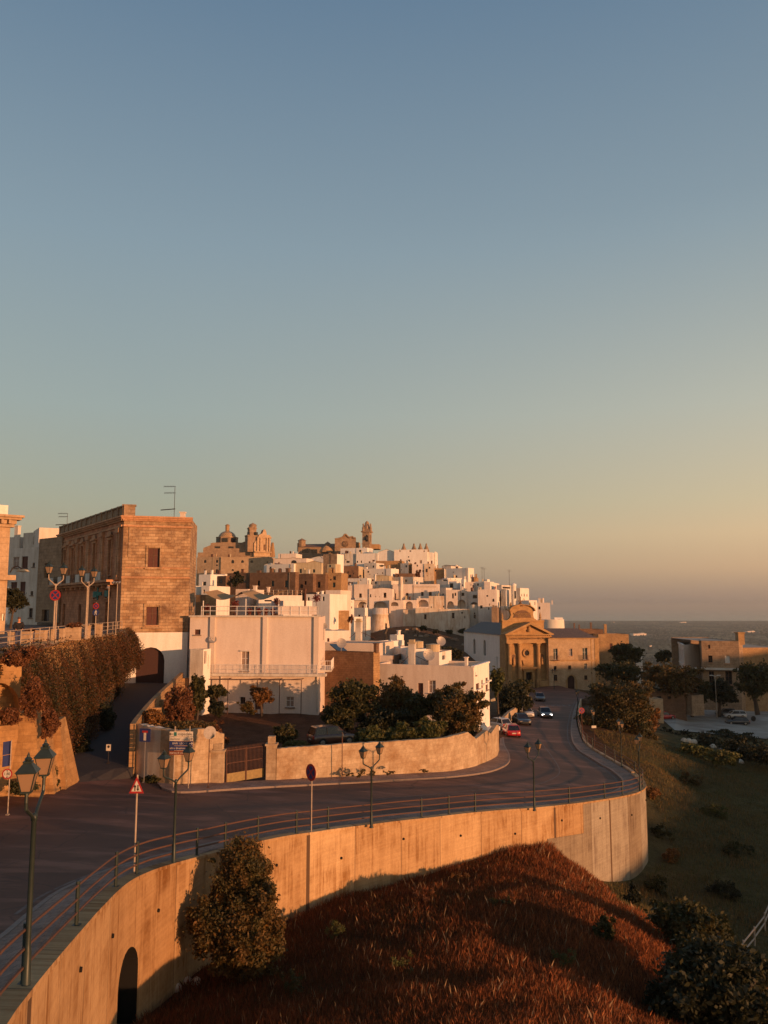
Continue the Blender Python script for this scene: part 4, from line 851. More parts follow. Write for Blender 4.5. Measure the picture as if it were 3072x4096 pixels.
H('dark brown stone house with plants along its roof', 1, 682, 1105, 1100, 1430, 178, 26, None, 'brown_stone', chim=((920, 975, 1085),))
H('long dark brown stone house with three small windows and a sunlit corner strip', 2, -405, 468, 1088, 1480, 175, 24, 512, 'brown_stone', wins=((5, 1250, 62, 1352, 'g'), (265, 1245, 326, 1372, 'g'), (-262, 1245, -208, 1342, 'w')), chim=((-290, -230, 1060), (-45, 5, 1020), (265, 320, 1015)))
H('reddish brown stone house with one window beside the long brown house', 2, 512, 805, 1112, 1500, 179, 24, 850, 'brown_stone', wins=((635, 1255, 682, 1322, 'w'),))
H('brown stone house front with drain pipes and orange light', 2, 850, 1040, 1120, 1500, 181, 12, None, 'brown_stone', wins=((890, 1265, 945, 1380, 'w'),))
H('orange brown stone house with a dark balcony door at the right of the brown row', 2, 1042, 1345, 1095, 1390, 183, 10, None, 'orange_stone', wins=((1180, 1280, 1232, 1372, 'g'),))
H('cream house with a low gable and two framed windows', 2, 440, 968, 912, 1105, 231, 13, 1000, 'cream_plaster', wins=((545, 1022, 592, 1102, 'g'), (800, 1030, 846, 1092, 'g')), gable=((610, 908), (700, 905), (830, 870), (930, 895)), D=12)
H('shaded white house with a tiled canopy left of the cream gabled house', 2, -80, 440, 932, 1090, 234, 25, None, chim=((-230+170, -30, 1000),))
H('white house under a red tile canopy below the church facade', 1, 1385, 1659, 945, 1095, 236, 20, None, roofm='roof_tile', gable=((1520, 905),))
H('pinkish house with a wide arched window under the sky line', 2, 60, 680, 825, 940, 262, 14, None, 'pink_plaster', wins=((385, 857, 492, 915, 'a'),), gable=((340, 825), (430, 810), (600, 826)))
H('pink blank house on the skyline left of the cathedral nave', 2, 140, 480, 732, 840, 285, 12, None, 'pink_plaster', chim=((408, 422, 695),))
H('cream walled terrace house with a shaded front and sunlit corner', 2, 1080, 1235, 930, 1035, 252, 22, 1335, 'cream_plaster')
H('grey stone house with a sunlit end and three white dormer posts', 2, 1000, 1265, 742, 935, 272, 24, 1392, 'cathedral_stone', smt='white_plaster', chim=((1090, 1115, 718), (1130, 1140, 730)))
H('small white shaded house with a curved gable below the nave', 2, 690, 1000, 830, 900, 286, 22, None, gable=((720, 830), (880, 790), (960, 780)))
H('ochre rooftop hut with a sunlit side behind the white house terrace', 1, 80, 275, 1512, 1620, 132, 28, 477, 'orange_stone')
# distant right-hand town edge and buildings
H('ruined brown stone house with one dark doorway behind the convent', 9, 70, 500, 130, 340, 225, 2, None, 'orange_stone', wins=((228, 258, 272, 335, 'd'),), group=None, chim=((160, 195, -5),), drop=30)
H('low brown rubble house with a chimney beyond the convent roof', 9, -320, 140, 60, 200, 232, 4, None, 'brown_stone', group=None, chim=((-270, -262, -20), (-205, -190, 0), (-40, -20, -30)), drop=30)
H('far white farmhouse with a sloping white roof beyond the trees', 9, 610, 690, 400, 530, 240, 10, 950, group=None, gable=((620, 330),), roofm='white_paint', wins=((640, 490, 670, 515, 'w'),), drop=40)
late_recess()
# ================================================================ NEAR AND MIDDLE HOUSES
MG = 'houses below the town'
def bar(mb, pt, s0, s1, z0, z1, o0=-.05, o1=.15):
    """box standing proud of a facade: s range, z range, outward offsets"""
    q = [pt(s0, 0, o1)[:2], pt(s1, 0, o1)[:2], pt(s1, 0, o0)[:2], pt(s0, 0, o0)[:2]]; mb.prism(q, z0, z1)
def railing_line(mb, a, b, z, h=1.0, n=8, r=.02, bars=0):
    a = Vector(a[:2]); b = Vector(b[:2])
    for k in range(n+1): p = a.lerp(b, k/n); mb.tube((p.x, p.y, z), (p.x, p.y, z+h), r, n=5)
    for zz in (h, h*.5): mb.tube((a.x, a.y, z+zz), (b.x, b.y, z+zz), r, n=5)
    for k in range(bars): p = a.lerp(b, (k+.5)/bars); mb.tube((p.x, p.y, z+.05), (p.x, p.y, z+h), r*.5, n=4, cap=False)
# --- the tall white house in the centre left (crop 13)
A, B = foot(13, 0, 1335, 300, 1260, 89, 4)
C_ = Vector((B.x-.2, B.y+12)); E = Vector((A.x+1, A.y+12)); tz = px_on(A, B, cx(13, 700), cy(13, 302))[1]; bz = px_on(A, B, cx(13, 700), cy(13, 1262))[1]
WH = root('white_house', 'big white rendered house with tall blank wall, pilaster strips and a roof terrace', 'house', (A.x, A.y, bz), MG)
w = MB(); hp = holes_px(13, A, B, [(60, 428, 118, 482, 'b'), (540, 650, 617, 852, 's'), (530, 1118, 580, 1190, 'w'), (680, 1155, 765, 1245, 'd'), (1000, 1115, 1080, 1222, 's'), (215, 1115, 300, 1190, 'w')])
h1, p1 = facewall(w, A, B, bz-3, tz, hp, .2); fr_ = holes_px(13, B, C_, [(1342, 900, 1362, 1050, 'p')]); h2, p2 = facewall(w, B, C_, bz-3, tz, [(2, 3.1, bz+4.4, bz+6.5, 'p'), (5.5, 6.6, bz+4.4, bz+6.5, 'p')], .15); facewall(w, C_, E, bz-3, tz); facewall(w, E, A, bz-3, tz)
w.build('wall', 'peach_plaster', WH); panes(h1, p1, WH, 'peach_plaster', .2, True); panes(h2, p2, WH, 'white_plaster', .15, True)
m = MB(); m.quad(*[(p.x, p.y, tz-.03) for p in (A, B, C_, E)]); m.build('roof', 'roof_flat', WH)
m = MB(); L = (B-A).length
sp = lambda x: px_on(A, B, cx(13, x), cy(13, 600))[0]
for x0, x1 in ((218, 268), (760, 806), (1285, 1335)): m = MB(); bar(m, p1, sp(x0), sp(x1), px_on(A, B, cx(13, x0), cy(13, 868))[1], tz, -.05, .22); m.build('pilaster', 'peach_plaster', WH)
m = MB(); bar(m, p1, -.1, L+.1, tz, tz+.18, -.3, .25); m.build('cornice', 'pale_plaster', WH)
zb1 = px_on(A, B, cx(13, 700), cy(13, 872))[1]
m = MB(); bar(m, p1, sp(200), L+.9, zb1-.28, zb1, -.05, 1.0); m.build('balcony_slab', 'pale_plaster', WH)
m = MB(); a = p1(sp(200), 0, .92); b = p1(L+.8, 0, .92); railing_line(m, a, b, zb1, .95, 16, .02, 110); m.build('balcony_rail', 'white_paint', WH)
m = MB(); zc = px_on(A, B, cx(13, 700), cy(13, 925))[1]
for x in (240, 450, 748, 968, 1186): s = sp(x); q = p1(s, 0, 1.6); m.tube((q[0], q[1], bz-2), (q[0], q[1], zc), .045, n=6); q2 = p1(s, 0, 0); m.tube((q[0], q[1], zc), (q2[0], q2[1], zc), .03, n=5)
a = p1(sp(240), 0, 1.6); b = p1(sp(1186), 0, 1.6); m.tube((a[0], a[1], zc), (b[0], b[1], zc), .045, n=6); m.build('pergola_frame', 'rust', WH)
m = MB(); bar(m, p1, sp(535), sp(628), px_on(A, B, cx(13, 580), cy(13, 652))[1], px_on(A, B, cx(13, 580), cy(13, 645))[1]+.04, -.02, .22); m.build('window_hood', 'pale_plaster', WH)
m = MB(); z_ = bz+4.3; q = [p2(1.5, 0, 1.3), p2(8, 0, 1.3), p2(8, 0, 0), p2(1.5, 0, 0)]; m.prism([x[:2] for x in q], z_-.2, z_); m.build('side_balcony', 'pale_plaster', WH)
m = MB(); railing_line(m, p2(1.5, 0, 1.25), p2(8, 0, 1.25), z_, 1.0, 6, .03, 20); railing_line(m, p2(1.5, 0, 1.25), p2(1.5, 0, 0), z_, 1.0, 2, .03, 5); m.build('side_balcony_rail', 'white_paint', WH)
m = MB(); q = p1(L-.15, 0, .1); m.path([(q[0], q[1], tz), (q[0], q[1], bz)], .06, 6); q = p1(sp(340), 0, .08); m.tube((q[0], q[1], zb1-.3), (q[0], q[1], bz+.5), .07, n=6); m.build('drain_pipe', 'pale_plaster', WH)
# terrace: railing, posts, shade sail, pots
m = MB(); railing_line(m, p1(sp(110), 0, -.3), p1(L-.2, 0, -.3), tz+.18, 1.0, 13, .035, 0); m.build('terrace_rail', 'white_paint', WH)
m = MB(); ztr = tz+.18; bar(m, p1, sp(905), sp(1320), ztr+.08, ztr+.95, -.36, -.34); m.build('screen_panel', 'pink_plaster', WH)
m = MB(); 
for x, y in ((120, 135), (563, 115), (905, 105), (1310, 205)): q = p1(sp(x), 0, -.6); m.tube((q[0], q[1], ztr), (q[0], q[1], px_on(A, B, cx(13, x), cy(13, y))[1]), .06, n=6)
m.build('sail_pole', 'white_paint', WH)
m = MB(); nn, kk = 20, 6; x0s, x1s = sp(120), sp(905)
V_ = []
for i in range(nn+1):
    for j in range(kk+1):
        s = x0s+(x1s-x0s)*i/nn; o = -.6-5.5*j/kk; ph = (i/nn*2) % 1; V_.append(p1(s, ztr+3.0-.9*math.sin(math.pi*ph)*(1-.3*j/kk)+.35*j/kk-.4, o))
m.add(V_, [(i*(kk+1)+j, (i+1)*(kk+1)+j, (i+1)*(kk+1)+j+1, i*(kk+1)+j+1) for i in range(nn) for j in range(kk)]); o = m.build('shade_sail', 'canvas', None, True); o['label'] = 'sagging ochre shade sail stretched over the white house terrace'; o['category'] = 'shade sail'
def pot(x, label, col='flower', r=.55, hgt=1.2, off=-.7):
    q = p1(sp(x), 0, off); r_ = root('potted_plant', label, 'potted plant', (q[0], q[1], ztr), 'plants on the white house terrace'); m = MB(); m.lathe((q[0], q[1], ztr-.2), [(.16, 0), (.24, .4), (.26, .42), (.2, .42)], 10); m.build('pot', 'rust', r_)
    m = MB(); c = Vector((q[0], q[1], ztr+hgt))
    if hgt > .9: m.tube((q[0], q[1], ztr+.2), (q[0], q[1], ztr+hgt), .03, n=5)
    for _ in range(170):
        d = Vector(rng.normal(size=3)).normalized()*r*random.uniform(.3, 1); p = c+d; u_ = Vector(rng.normal(size=3)).normalized()*.09; v_ = u_.orthogonal().normalized()*.07; m.quad(p-u_, p-v_, p+u_, p+v_)
    m.build('foliage', col, r_)
pot(160, 'small red flowering pot plant at the left end of the terrace', r=.35, hgt=.9); pot(450, 'round red flowering bush in a pot left of the middle sail pole', r=.48, hgt=1.25)
pot(885, 'dark spiky plant beside the tallest sail pole', 'shutter_brown', .45, 1.5); pot(1295, 'round red flowering bush at the right corner of the terrace', r=.5, hgt=1.9)
for x, n_ in ((600, 'leftmost'), (700, 'second'), (770, 'third'), (845, 'rightmost')): pot(x, n_+' of the low red flower boxes along the terrace rail', r=.3, hgt=.5)
# small lean-to at the left foot of the white house
H('little white annex with a brown sloping roof and a shuttered side window', 13, 5, 142, 632, 1260, 86, 12, 218, 'pale_plaster', smt='white_plaster', swins=((160, 650, 180, 775, 'b'), (192, 690, 205, 830, 'p')), group=MG, par=.1, roofm='rust', D=3, drop=2)
# satellite dishes
def dish(label, c, x, y, Y, r, base=None):
    p = P(cx(c, x), cy(c, y), Y); o_ = root('satellite_dish', label, 'satellite dish', tuple(p), 'satellite dishes'); d = Vector((.25, -1, .35)).normalized(); xx = d.orthogonal().normalized(); yy = d.cross(xx); m = MB(); n = 18
    vs = [p-d*.12*r]; fs = []
    for i, (rr, o) in enumerate(((.5, -.08), (1, 0))):
        for k in range(n): t = 2*math.pi*k/n; vs.append(p+d*o*r+(xx*math.cos(t)+yy*math.sin(t))*r*rr)
    fs = [(0, 1+k, 1+(k+1) % n) for k in range(n)]+[(1+k, 1+n+k, 1+n+(k+1) % n, 1+(k+1) % n) for k in range(n)]; m.add(vs, fs); m.build('reflector', 'zinc', o_, True)
    m = MB(); m.tube(p-d*.1*r, p-d*.35*r, .04, n=6); q = p-d*.35*r; m.tube(q, q+Vector((0, 0, -(base or 1.2))), .035, n=6); m.build('mast', 'zinc', o_)
    m = MB(); m.tube(p-yy*r*.9, p+d*r*.8, .015, n=4); m.tube(p+d*r*.75, p+d*r*.9, .05, n=6); m.build('feed_arm', 'zinc', o_)
dish('round grey dish on the left part of the white house wall', 13, 245, 528, 88.6, .42, .3); dish('grey dish mounted in front of the orange stone block', 13, 1390, 392, 96, .38, 1.6)
dish('large grey dish above the flat roof left of the brown chimney', 6, 352, 795, 99, .62); dish('largest dish facing the road on the pink house roof', 7, 487, 575, 98, .72, 1.4)
dish('dark dish seen from behind near the dry slope', 7, 690, 350, 118, .7, 2.2)
# --- orange stone block and white house right of the terrace
H('orange dry stone block house with a stained top, right of the white house', 6, -180, 480, 258, 760, 150, -20, 575, 'orange_stone', group=MG, par=.3, drop=8)
H('low white house with one small dark window below the orange stone block', 6, 0, 485, 592, 860, 118, -14, None, wins=((112, 717, 149, 773, 'b'),), group=MG)
H('white roof terrace house with a rail of light screens behind the shade sail', 2, -230, 600, 1522, 1640, 122, -12, None, wins=((-120, 1640-30, 20, 1640, 'w'),), group=MG)
m = MB(); a = P(cx(2, -230), cy(2, 1525), 121.8); b = P(cx(2, 590), cy(2, 1525), 125.5); railing_line(m, a, b, a.z, .85, 9, .02); o = m.build('terrace_railing', 'zinc'); o['label'] = 'thin metal terrace railing above the sunlit white parapet'; o['category'] = 'railing'
H('white chimneyed house with pinkish wall left behind the terrace', 1, 845, 1085, 1405, 1650, 126, 12, None, 'pink_plaster', group=MG, chim=((1180-20, 1215, 1350), (1425, 1460, 1375)))
H('bright low white house with an orange lit wall behind the sail', 2, 240, 790, 1625, 1760, 112, -22, None, group=MG)
H('grey white house jumble left of the five windowed white house', 3, -330, -60, 930, 1240, 150, 25, None, group=MG, wins=((-300, 980, -270, 1040, 'w'), (-200, 980, -160, 1060, 'w')), chim=((-250, -225, 880),))
p = P(1218, 2440, 106); m = MB(); m.tube((p.x, p.y, ray(1218, 2440)[1]*106), (p.x, p.y, ray(1218, 2362)[1]*106), .14, n=10); m.tube((p.x, p.y, ray(1218, 2362)[1]*106), (p.x, p.y, ray(1218, 2355)[1]*106), .2, n=10); o = m.build('flue_pipe', 'rust'); o['label'] = 'rusty round flue pipe with a dark cowl behind the terrace'; o['category'] = 'flue'
# --- brown stone block, its white roof, the pink house
H('large brown stained stone wall house behind the garden trees', 6, 25, 885, 940, 1640, 100, 30, 975, 'brown_stone', group=MG, smt='orange_stone', D=2, chim=((860, 905, 815),), par=.1)  # orange stone on the side paints in the low sun
H('white flat roofed house above the brown stone wall with a solar panel', 6, 30, 985, 795, 1000, 106, 16, None, 'pink_plaster', group=MG, par=.1)
H('dull pink band house with two dark pointed arches', 6, 978, 1208, 1005, 1550, 104, 14, None, 'pink_plaster', wins=((985, 1290, 1040, 1450, 'a'), (1060, 1300, 1115, 1450, 'a')), group=MG, smt='brown_stone')
m = MB(); a = P(cx(6, 150), cy(6, 810), 104); b = P(cx(6, 320), cy(6, 810), 104); c = P(cx(6, 460), cy(6, 935), 101); d = P(cx(6, 300), cy(6, 935), 101)
m.quad(a, b, c, d); m.quad(a-Vector((0, 0, .1)), b-Vector((0, 0, .1)), c-Vector((0, 0, .1)), d-Vector((0, 0, .1)))
for k in range(4): q = d.lerp(c, k/3); m.tube((q.x, q.y, q.z-.8), q, .03, n=5)
o = m.build('solar_panel', 'dark_glass'); o['label'] = 'dark tilted solar panel on the roof above the brown stone wall'; o['category'] = 'solar panel'
H('white shaded rooftop house with a parasol and air conditioner', 6, 975, 1180, 760, 1010, 122, SH, 1400, wins=((1100, 890, 1160, 980, 'w'),), swins=((1210, 920, 1275, 960, 'w'), (1325, 840, 1395, 890, 's')), group=MG)
H('small white rooftop cabin beside the dry slope', 6, 1160, 1280, 660, 740, 128, SH, 1390, group=MG, chim=((1255, 1280, 595),))
H('white rooftop terrace wall with round water tanks', 7, -110, 110, 575, 760, 112, 22, None, group=MG, chim=((-60, -30, 500),))
H('bright sunlit rear wall on the pink house roof', 7, 105, 490, 480, 745, 106, -16, None, group=MG, roofm='roof_flat')
r_, A, B, C_, z0, z1 = H('big pink house whose bright end wall has three brown shutters', 7, -390, 1235, 745, 1560, 100, 20, 1495, 'pink_plaster', wins=((300, 1045, 390, 1270, 'b'), (480, 1000, 600, 1215, 's')), swins=((1270, 1060, 1330, 1235, 'b'), (1360, 1000, 1392, 1262, 'b'), (1430, 965, 1475, 1150, 'b'), (1262, 870, 1272, 915, 'w')), smt='white_plaster', group=MG, frames=True, par=.5, chim=((1068, 1108, 632),))
m = MB(); hh, pp = facewall(MB(), B, C_, z0, z1); Ls = (C_-B).length
for f0, f1, zz in ((.1, .42, z1-3.0), (.48, .72, z1-2.6), (.78, .98, z1-2.4)): bar(m, pp, f0*Ls, f1*Ls, zz, zz+.16, -.02, .35)
bar(m, pp, -.05, Ls+.05, z1-.15, z1+.05, -.3, .12); m.build('window_hood', 'white_plaster', r_)
m = MB(); bar(m, pp, .5*Ls, Ls, z1-9.2, z1-8.0, 0, 1.3); m.build('balcony', 'white_plaster', r_)
H('pinkish rooftop room with a round white tank on the pink house', 7, 485, 655, 535, 760, 101.5, 20, 862, 'pink_plaster', smt='white_plaster', swins=((668, 500, 690, 540, 'w'), (705, 500, 760, 650, 'w')), group=MG, D=4, drop=.2)
def tank(label, c, x, yt, yb, Y, r):
    p = P(cx(c, x), cy(c, yb), Y); zt_ = ray(cx(c, x), cy(c, yt))[1]*Y; o_ = root('water_tank', label, 'water tank', tuple(p), 'roof water tanks'); m = MB(); m.lathe((p.x, p.y, p.z-.3), [(r, 0), (r, zt_-p.z+.3), (r*1.08, zt_-p.z+.31), (r*1.08, zt_-p.z+.4), (0, zt_-p.z+.5)], 16); m.build('body', 'cream_plaster', o_, False); m = MB(); m.tube((p.x+r, p.y, p.z), (p.x+r, p.y, zt_), .03, n=5); m.build('pipe', 'zinc', o_)
tank('cream round tank on the pink house rooftop room', 7, 552, 415, 530, 103, .85); tank('tall white capsule shaped tank left of the cream round tank', 7, 300, 365, 555, 110, .7)
for lab, c, x, yt, yb, Y in (('slim tall concrete chimney braced with iron rods on the pink house roof', 7, 205, 380, 730, 103), ('square stone chimney near the white round bastion', 6, 640, 440, 725, 121)):
    p = P(cx(c, x), cy(c, yb), Y); zt_ = ray(cx(c, x), cy(c, yt))[1]*Y; o_ = root('chimney', lab, 'chimney', tuple(p)); m = MB(); m.box((p.x, p.y, (p.z+zt_)/2-.3), (.85, .75, zt_-p.z+.6), -.3); m.build('shaft', 'pale_plaster', o_); m = MB(); m.box((p.x, p.y, zt_), (1.05, .9, .15), -.3); m.box((p.x, p.y, zt_+.25), (.7, .6, .35), -.3); m.build('cap', 'cream_plaster', o_)
    m = MB(); m.tube((p.x+.4, p.y-.2, zt_-1.6), (p.x+2.6, p.y-.4, p.z), .035, n=5); m.tube((p.x-.4, p.y-.2, zt_-1.6), (p.x-1.5, p.y-.4, p.z), .035, n=5); m.build('brace', 'rust', o_)
for lab, c, x, yt, yb, Y, w_ in (('thin dark pole with a wind cowl below the round bastion', 6, 1100, 470, 720, 125, .12), ('tall antenna mast left of the dark dish', 7, 630, 170, 480, 118, .05), ('television aerial on the stone palace roof', 12, 1432, 95, 340, 93, .035), ('small television aerial behind the palace balustrade', 11, 932, 195, 400, 112, .03),
      ('leftmost faint mast over the right end of the town', 5, 130, 200, 445, 262, .05), ('second faint mast over the right end of the town', 5, 165, 215, 445, 262, .05), ('third faint mast, standing apart over the right end of the town', 5, 585, 245, 480, 245, .05), ('thin mast between the brown stone houses', 3, 382, 490, 625, 288, .08), ('drain post mast beside the round bastion', 6, 755, 345, 660, 200, .1)):
    p = P(cx(c, x), cy(c, yb), Y); q = P(cx(c, x), cy(c, yt), Y); o_ = root('roof_mast', lab, 'mast', tuple(p)); m = MB(); m.tube((p.x, p.y, p.z-.5), (p.x, p.y, q.z), w_, n=6); m.build('pole', 'iron', o_); m = MB(); hh = q.z-p.z
    if 'aerial' in lab:
        for zz, l in ((0, 1.3), (-.22*hh, 1.2)):
            m.tube((p.x-l, p.y, q.z+zz), (p.x+.1, p.y, q.z+zz), .025, n=5)
            for k in range(7): m.tube((p.x-l+k*l/7, p.y-.15, q.z+zz-.12), (p.x-l+k*l/7, p.y+.15, q.z+zz+.12), .018, n=4)
        m.tube((p.x-1.6, p.y, q.z-.8*hh), (p.x+.1, p.y, q.z-.76*hh), .06, n=5)
    elif 'cowl' in lab: m.tube((p.x-.25, p.y, q.z-1.6), (p.x+.15, p.y, q.z-.7), .3, .25, n=8); m.tube((p.x, p.y, q.z-.7), (p.x-.1, p.y, q.z+.1), .2, .03, n=8)
    else: m.tube((p.x-.8, p.y, q.z-.1), (p.x+.8, p.y, q.z-.1), .03, n=4); m.tube((p.x-.5, p.y, q.z-.5), (p.x+.5, p.y, q.z-.5), .03, n=4)
    m.build('head', 'iron', o_)
# ================================================================ THE STONE PALACE
a1 = P(487, 2130, 88); A = Vector((a1.x, a1.y)); b1 = P(757, 2130, 90); B = Vector((b1.x, b1.y)); c1 = P(783, 2130, 99); C_ = Vector((c1.x, c1.y)); f1 = P(231, 2141, 112); F_ = Vector((f1.x, f1.y)); E = Vector((C_.x-12, C_.y+22))
PL = root('stone_palace', 'tall ochre stone palace with sunlit end wall and arched brown door at the ramp', 'palace', (A.x, A.y, -8.3))
w = MB(); zt_ = px_on(A, B, 487+100, 2068)[1]; zw = px_on(A, B, 600, 2530)[1]
hp = holes_px(12, A, B, [(1215, 605, 1308, 768, 'b'), (1202, 1092, 1296, 1245, 'b')])
h1, p1 = facewall(w, A, B, zw, zt_, hp, .25)
L = (B-A).length; hs2 = []
# left facade: five tall windows above, doors below
LF = (A-F_).length; s5 = [.13, .27, .43, .62, .84]; zf = lambda f: f
h3 = [(LF*f-.55, LF*f+.55, 4.55-.9, 7.6, 'g') for f in s5]+[(LF*.80, LF*.80+1.2, TZ, .55, 'w'), (LF*.62, LF*.62+1.2, TZ, .5, 'w'), (LF*.40, LF*.40+1.2, TZ, .3, 'w'), (LF*.12, LF*.12+1.3, TZ, .4, 'w'), (LF*.79, LF*.79+1.5, 1.0, 2.0, 'g'), (LF*.62, LF*.62+1.5, .9, 1.9, 'g')]
wr = MB(); h3, p3 = facewall(wr, F_, A, -3.2, zt_, h3, .3); wr.build('street_front', 'palace_red_light', PL); facewall(w, B, C_, zw, zt_, ()); facewall(w, C_, E, -9, zt_); facewall(w, E, F_, -9, zt_)
w.build('wall', 'palace_stone', PL); panes(h1, p1, PL, 'palace_stone', .25, True); panes(h3, p3, PL, 'palace_stone', .3, True)
w2 = MB(); hA = holes_px(12, A, B, [(1120, 1430, 1345, 1735, 'A')]); hA, pA = facewall(w2, A, B, -12, zw, hA, .45); facewall(w2, B, C_, -12, zw, ()); w2.build('whitewashed_base', 'white_plaster', PL); panes(hA, pA, PL, 'white_plaster', .45)
m = MB(); m.quad(*[(p.x, p.y, zt_-.2) for p in (A, B, C_, E)]); m.quad(*[(p.x, p.y, zt_-.2) for p in (F_, A, E, E)][:4]); m.build('roof', 'roof_flat', PL)
m = MB(); zc1 = px_on(A, B, 600, 1900+850*.482)[1]; zc2 = px_on(A, B, 600, 1900+770*.482)[1]
bar(m, p1, -.05, L+.05, zc1-.12, zc1+.08, -.05, .14); bar(m, p1, -.05, L+.05, zc2-.06, zc2+.06, -.05, .08)
for k, (o1, za, zb_) in enumerate(((.5, zt_-.12, zt_+.06), (.35, zt_-.3, zt_-.12), (.2, zt_-.5, zt_-.3), (.12, zt_-1.15, zt_-.95))): bar(m, p1, -.3, L+.2, za, zb_, -.3, o1); bar(m, p3, -.2, LF+.3, za, zb_, -.3, o1)
m.build('cornice', 'trim_stone', PL)
for x0, y0, x1, y1 in ((1200, 585, 1325, 770), (1182, 1065, 1320, 1262)):   # surrounds
    m = MB(); (sa, za), (sb, zb_) = px_on(A, B, cx(12, x0), cy(12, y0)), px_on(A, B, cx(12, x1), cy(12, y1)); t_ = .2
    bar(m, p1, sa, sb, za-t_, za, -.02, .12); bar(m, p1, sa, sa+t_, zb_, za-t_, -.02, .1); bar(m, p1, sb-t_, sb, zb_, za-t_, -.02, .1); bar(m, p1, sa-.1, sb+.1, zb_-.16, zb_, -.02, .2); m.build('window_surround', 'palace_stone', PL)
m = MB()   # left facade pilasters and hoods
for f in (.02, .20, .35, .525, .73, .95):
    m = MB()
    for o in (-.32, .32): bar(m, p3, LF*f+o-.2, LF*f+o+.2, 3.2, zt_-1.2, -.05, .22)
    bar(m, p3, LF*f-.62, LF*f+.62, zt_-1.75, zt_-1.2, -.05, .36); bar(m, p3, LF*f-.6, LF*f+.6, 3.0, 3.5, -.05, .36); m.build('pilaster', 'trim_stone', PL)
for f in s5:
    m = MB(); bar(m, p3, LF*f-.95, LF*f+.95, 8.0, 8.2, -.02, .42); bar(m, p3, LF*f-.8, LF*f+.8, 7.7, 8.0, -.02, .2); bar(m, p3, LF*f-.78, LF*f-.58, 3.6, 7.7, -.02, .14); bar(m, p3, LF*f+.58, LF*f+.78, 3.6, 7.7, -.02, .14)
    q = [p3(LF*f+.8*math.cos(math.pi*k/8), 8.2+.55*math.sin(math.pi*k/8), .22) for k in range(9)]; m.add(q, (tuple(range(9)),)); m.build('window_hood', 'trim_stone', PL)
m = MB(); bar(m, p3, LF*.0, LF*.95, 2.75, 3.0, -.05, 1.25); bar(m, p3, LF*.0, LF*.95, 2.45, 2.75, -.05, .8)
for k in range(12): bar(m, p3, LF*.04+k*LF*.08, LF*.04+k*LF*.08+.25, 2.1, 2.5, -.05, .9)
m.build('balcony_slab', 'trim_stone', PL)
m = MB()
for k in range(6): bar(m, p3, LF*(.02+k*.155), LF*(.02+k*.155)+1.9, 3.0, 3.95, 1.12, 1.22)
m.build('balcony_panel', 'pale_plaster', PL)
m = MB(); railing_line(m, p3(LF*.0, 0, 1.18), p3(LF*.95, 0, 1.18), 3.0, 1.0, 12, .02, 100); m.build('balcony_rail', 'iron', PL)
m = MB(); zb_ = zt_+.06
for k in range(14): bar(m, p3, LF*k/13-.22, LF*k/13+.22, zb_, zb_+1.25, -.35, .12)
bar(m, p3, -.2, LF+.25, zb_+1.05, zb_+1.2, -.3, .15); bar(m, p3, -.2, LF+.1, zb_, zb_+1.05, -.22, -.02); bar(m, p1, -.2, 1.15, zb_, zb_+1.2, -.3, .05); bar(m, p1, -.25, 1.25, zb_+1.1, zb_+1.28, -.5, .15); m.build('balustrade', 'cathedral_stone', PL)
m = MB(); q = p1(L-.9, 0, -.5); m.box((q[0], q[1], zt_+.3), (.5, .5, .7)); m.box((q[0], q[1], zt_+.68), (.7, .7, .12)); m.build('chimney', 'pink_plaster', PL)
m = MB(); bar(m, p1, -.02, .35, zw, zt_-1.2, -.02, .1); bar(m, p1, .55, .85, zt_-4.5, zt_-1.2, -.02, .08); m.build('corner_pilaster', 'palace_stone', PL)
# shop signs on the palace ground floor
for lab, f, w_, z_, mt in (('teal shop sign plate over the dark palace door', .85, 1.3, 1.5, 'sign_teal'), ('second teal sign plate left of the pharmacy cross', .69, 1.5, 1.45, 'sign_teal')):
    m = MB(); bar(m, p3, LF*f-w_/2, LF*f+w_/2, z_-.35, z_+.35, .31, .4); o_ = m.build('shop_sign', mt); o_['label'] = lab; o_['category'] = 'sign'
m = MB(); q = p3(LF*.775, 1.5, .7); s_ = .17
m.box((q[0], q[1], 1.5), (.12, .12, 1.5), 1); m.box((q[0], q[1], 1.5), (1.2, .13, .42), -.5); o_ = m.build('cross_sign', 'sign_teal'); o_['label'] = 'green pharmacy cross sign projecting from the palace front'; o_['category'] = 'sign'
# --- buildings further left behind the terrace
H('dark stone house with a tall doorway, joined left of the palace', 11, 505, 840, 545, 1660, 114, 40, None, 'cathedral_stone', wins=((610, 915, 690, 1120, 'w'), (570, 1580, 670, 1750, 'w')), group=None, D=10, drop=1, rev=.4)
H('shaded whitish house with terracotta drain pipe and four framed windows', 11, 95, 530, 690, 1700, 120, 30, None, 'pale_plaster', wins=((155, 825, 232, 975, 's'), (280, 815, 360, 985, 'b'), (435, 905, 465, 965, 'w'), (120, 1185, 205, 1300, 'b'), (255, 1180, 325, 1350, 'b'), (405, 1315, 440, 1375, 'w'), (385, 1560, 430, 1700, 'w')), group=None, frames=True, D=10, drop=1)
H('white roof room with a pipe railing above the shaded whitish house', 11, 298, 520, 470, 700, 124, 30, None, 'pale_plaster', wins=((448, 535, 482, 640, 'w'),), group=None)
H('sunlit pinkish roof wall with a stepped right end behind the palace', 11, 528, 885, 405, 560, 118, -30, None, 'pink_plaster', group=None, roofm='roof_flat', chim=((840, 960, 385),))
H('low grey roof room with a round chimney pot at far left', 11, 75, 245, 535, 700, 126, 22, None, 'pale_plaster', group=None, chim=((135, 185, 375),))
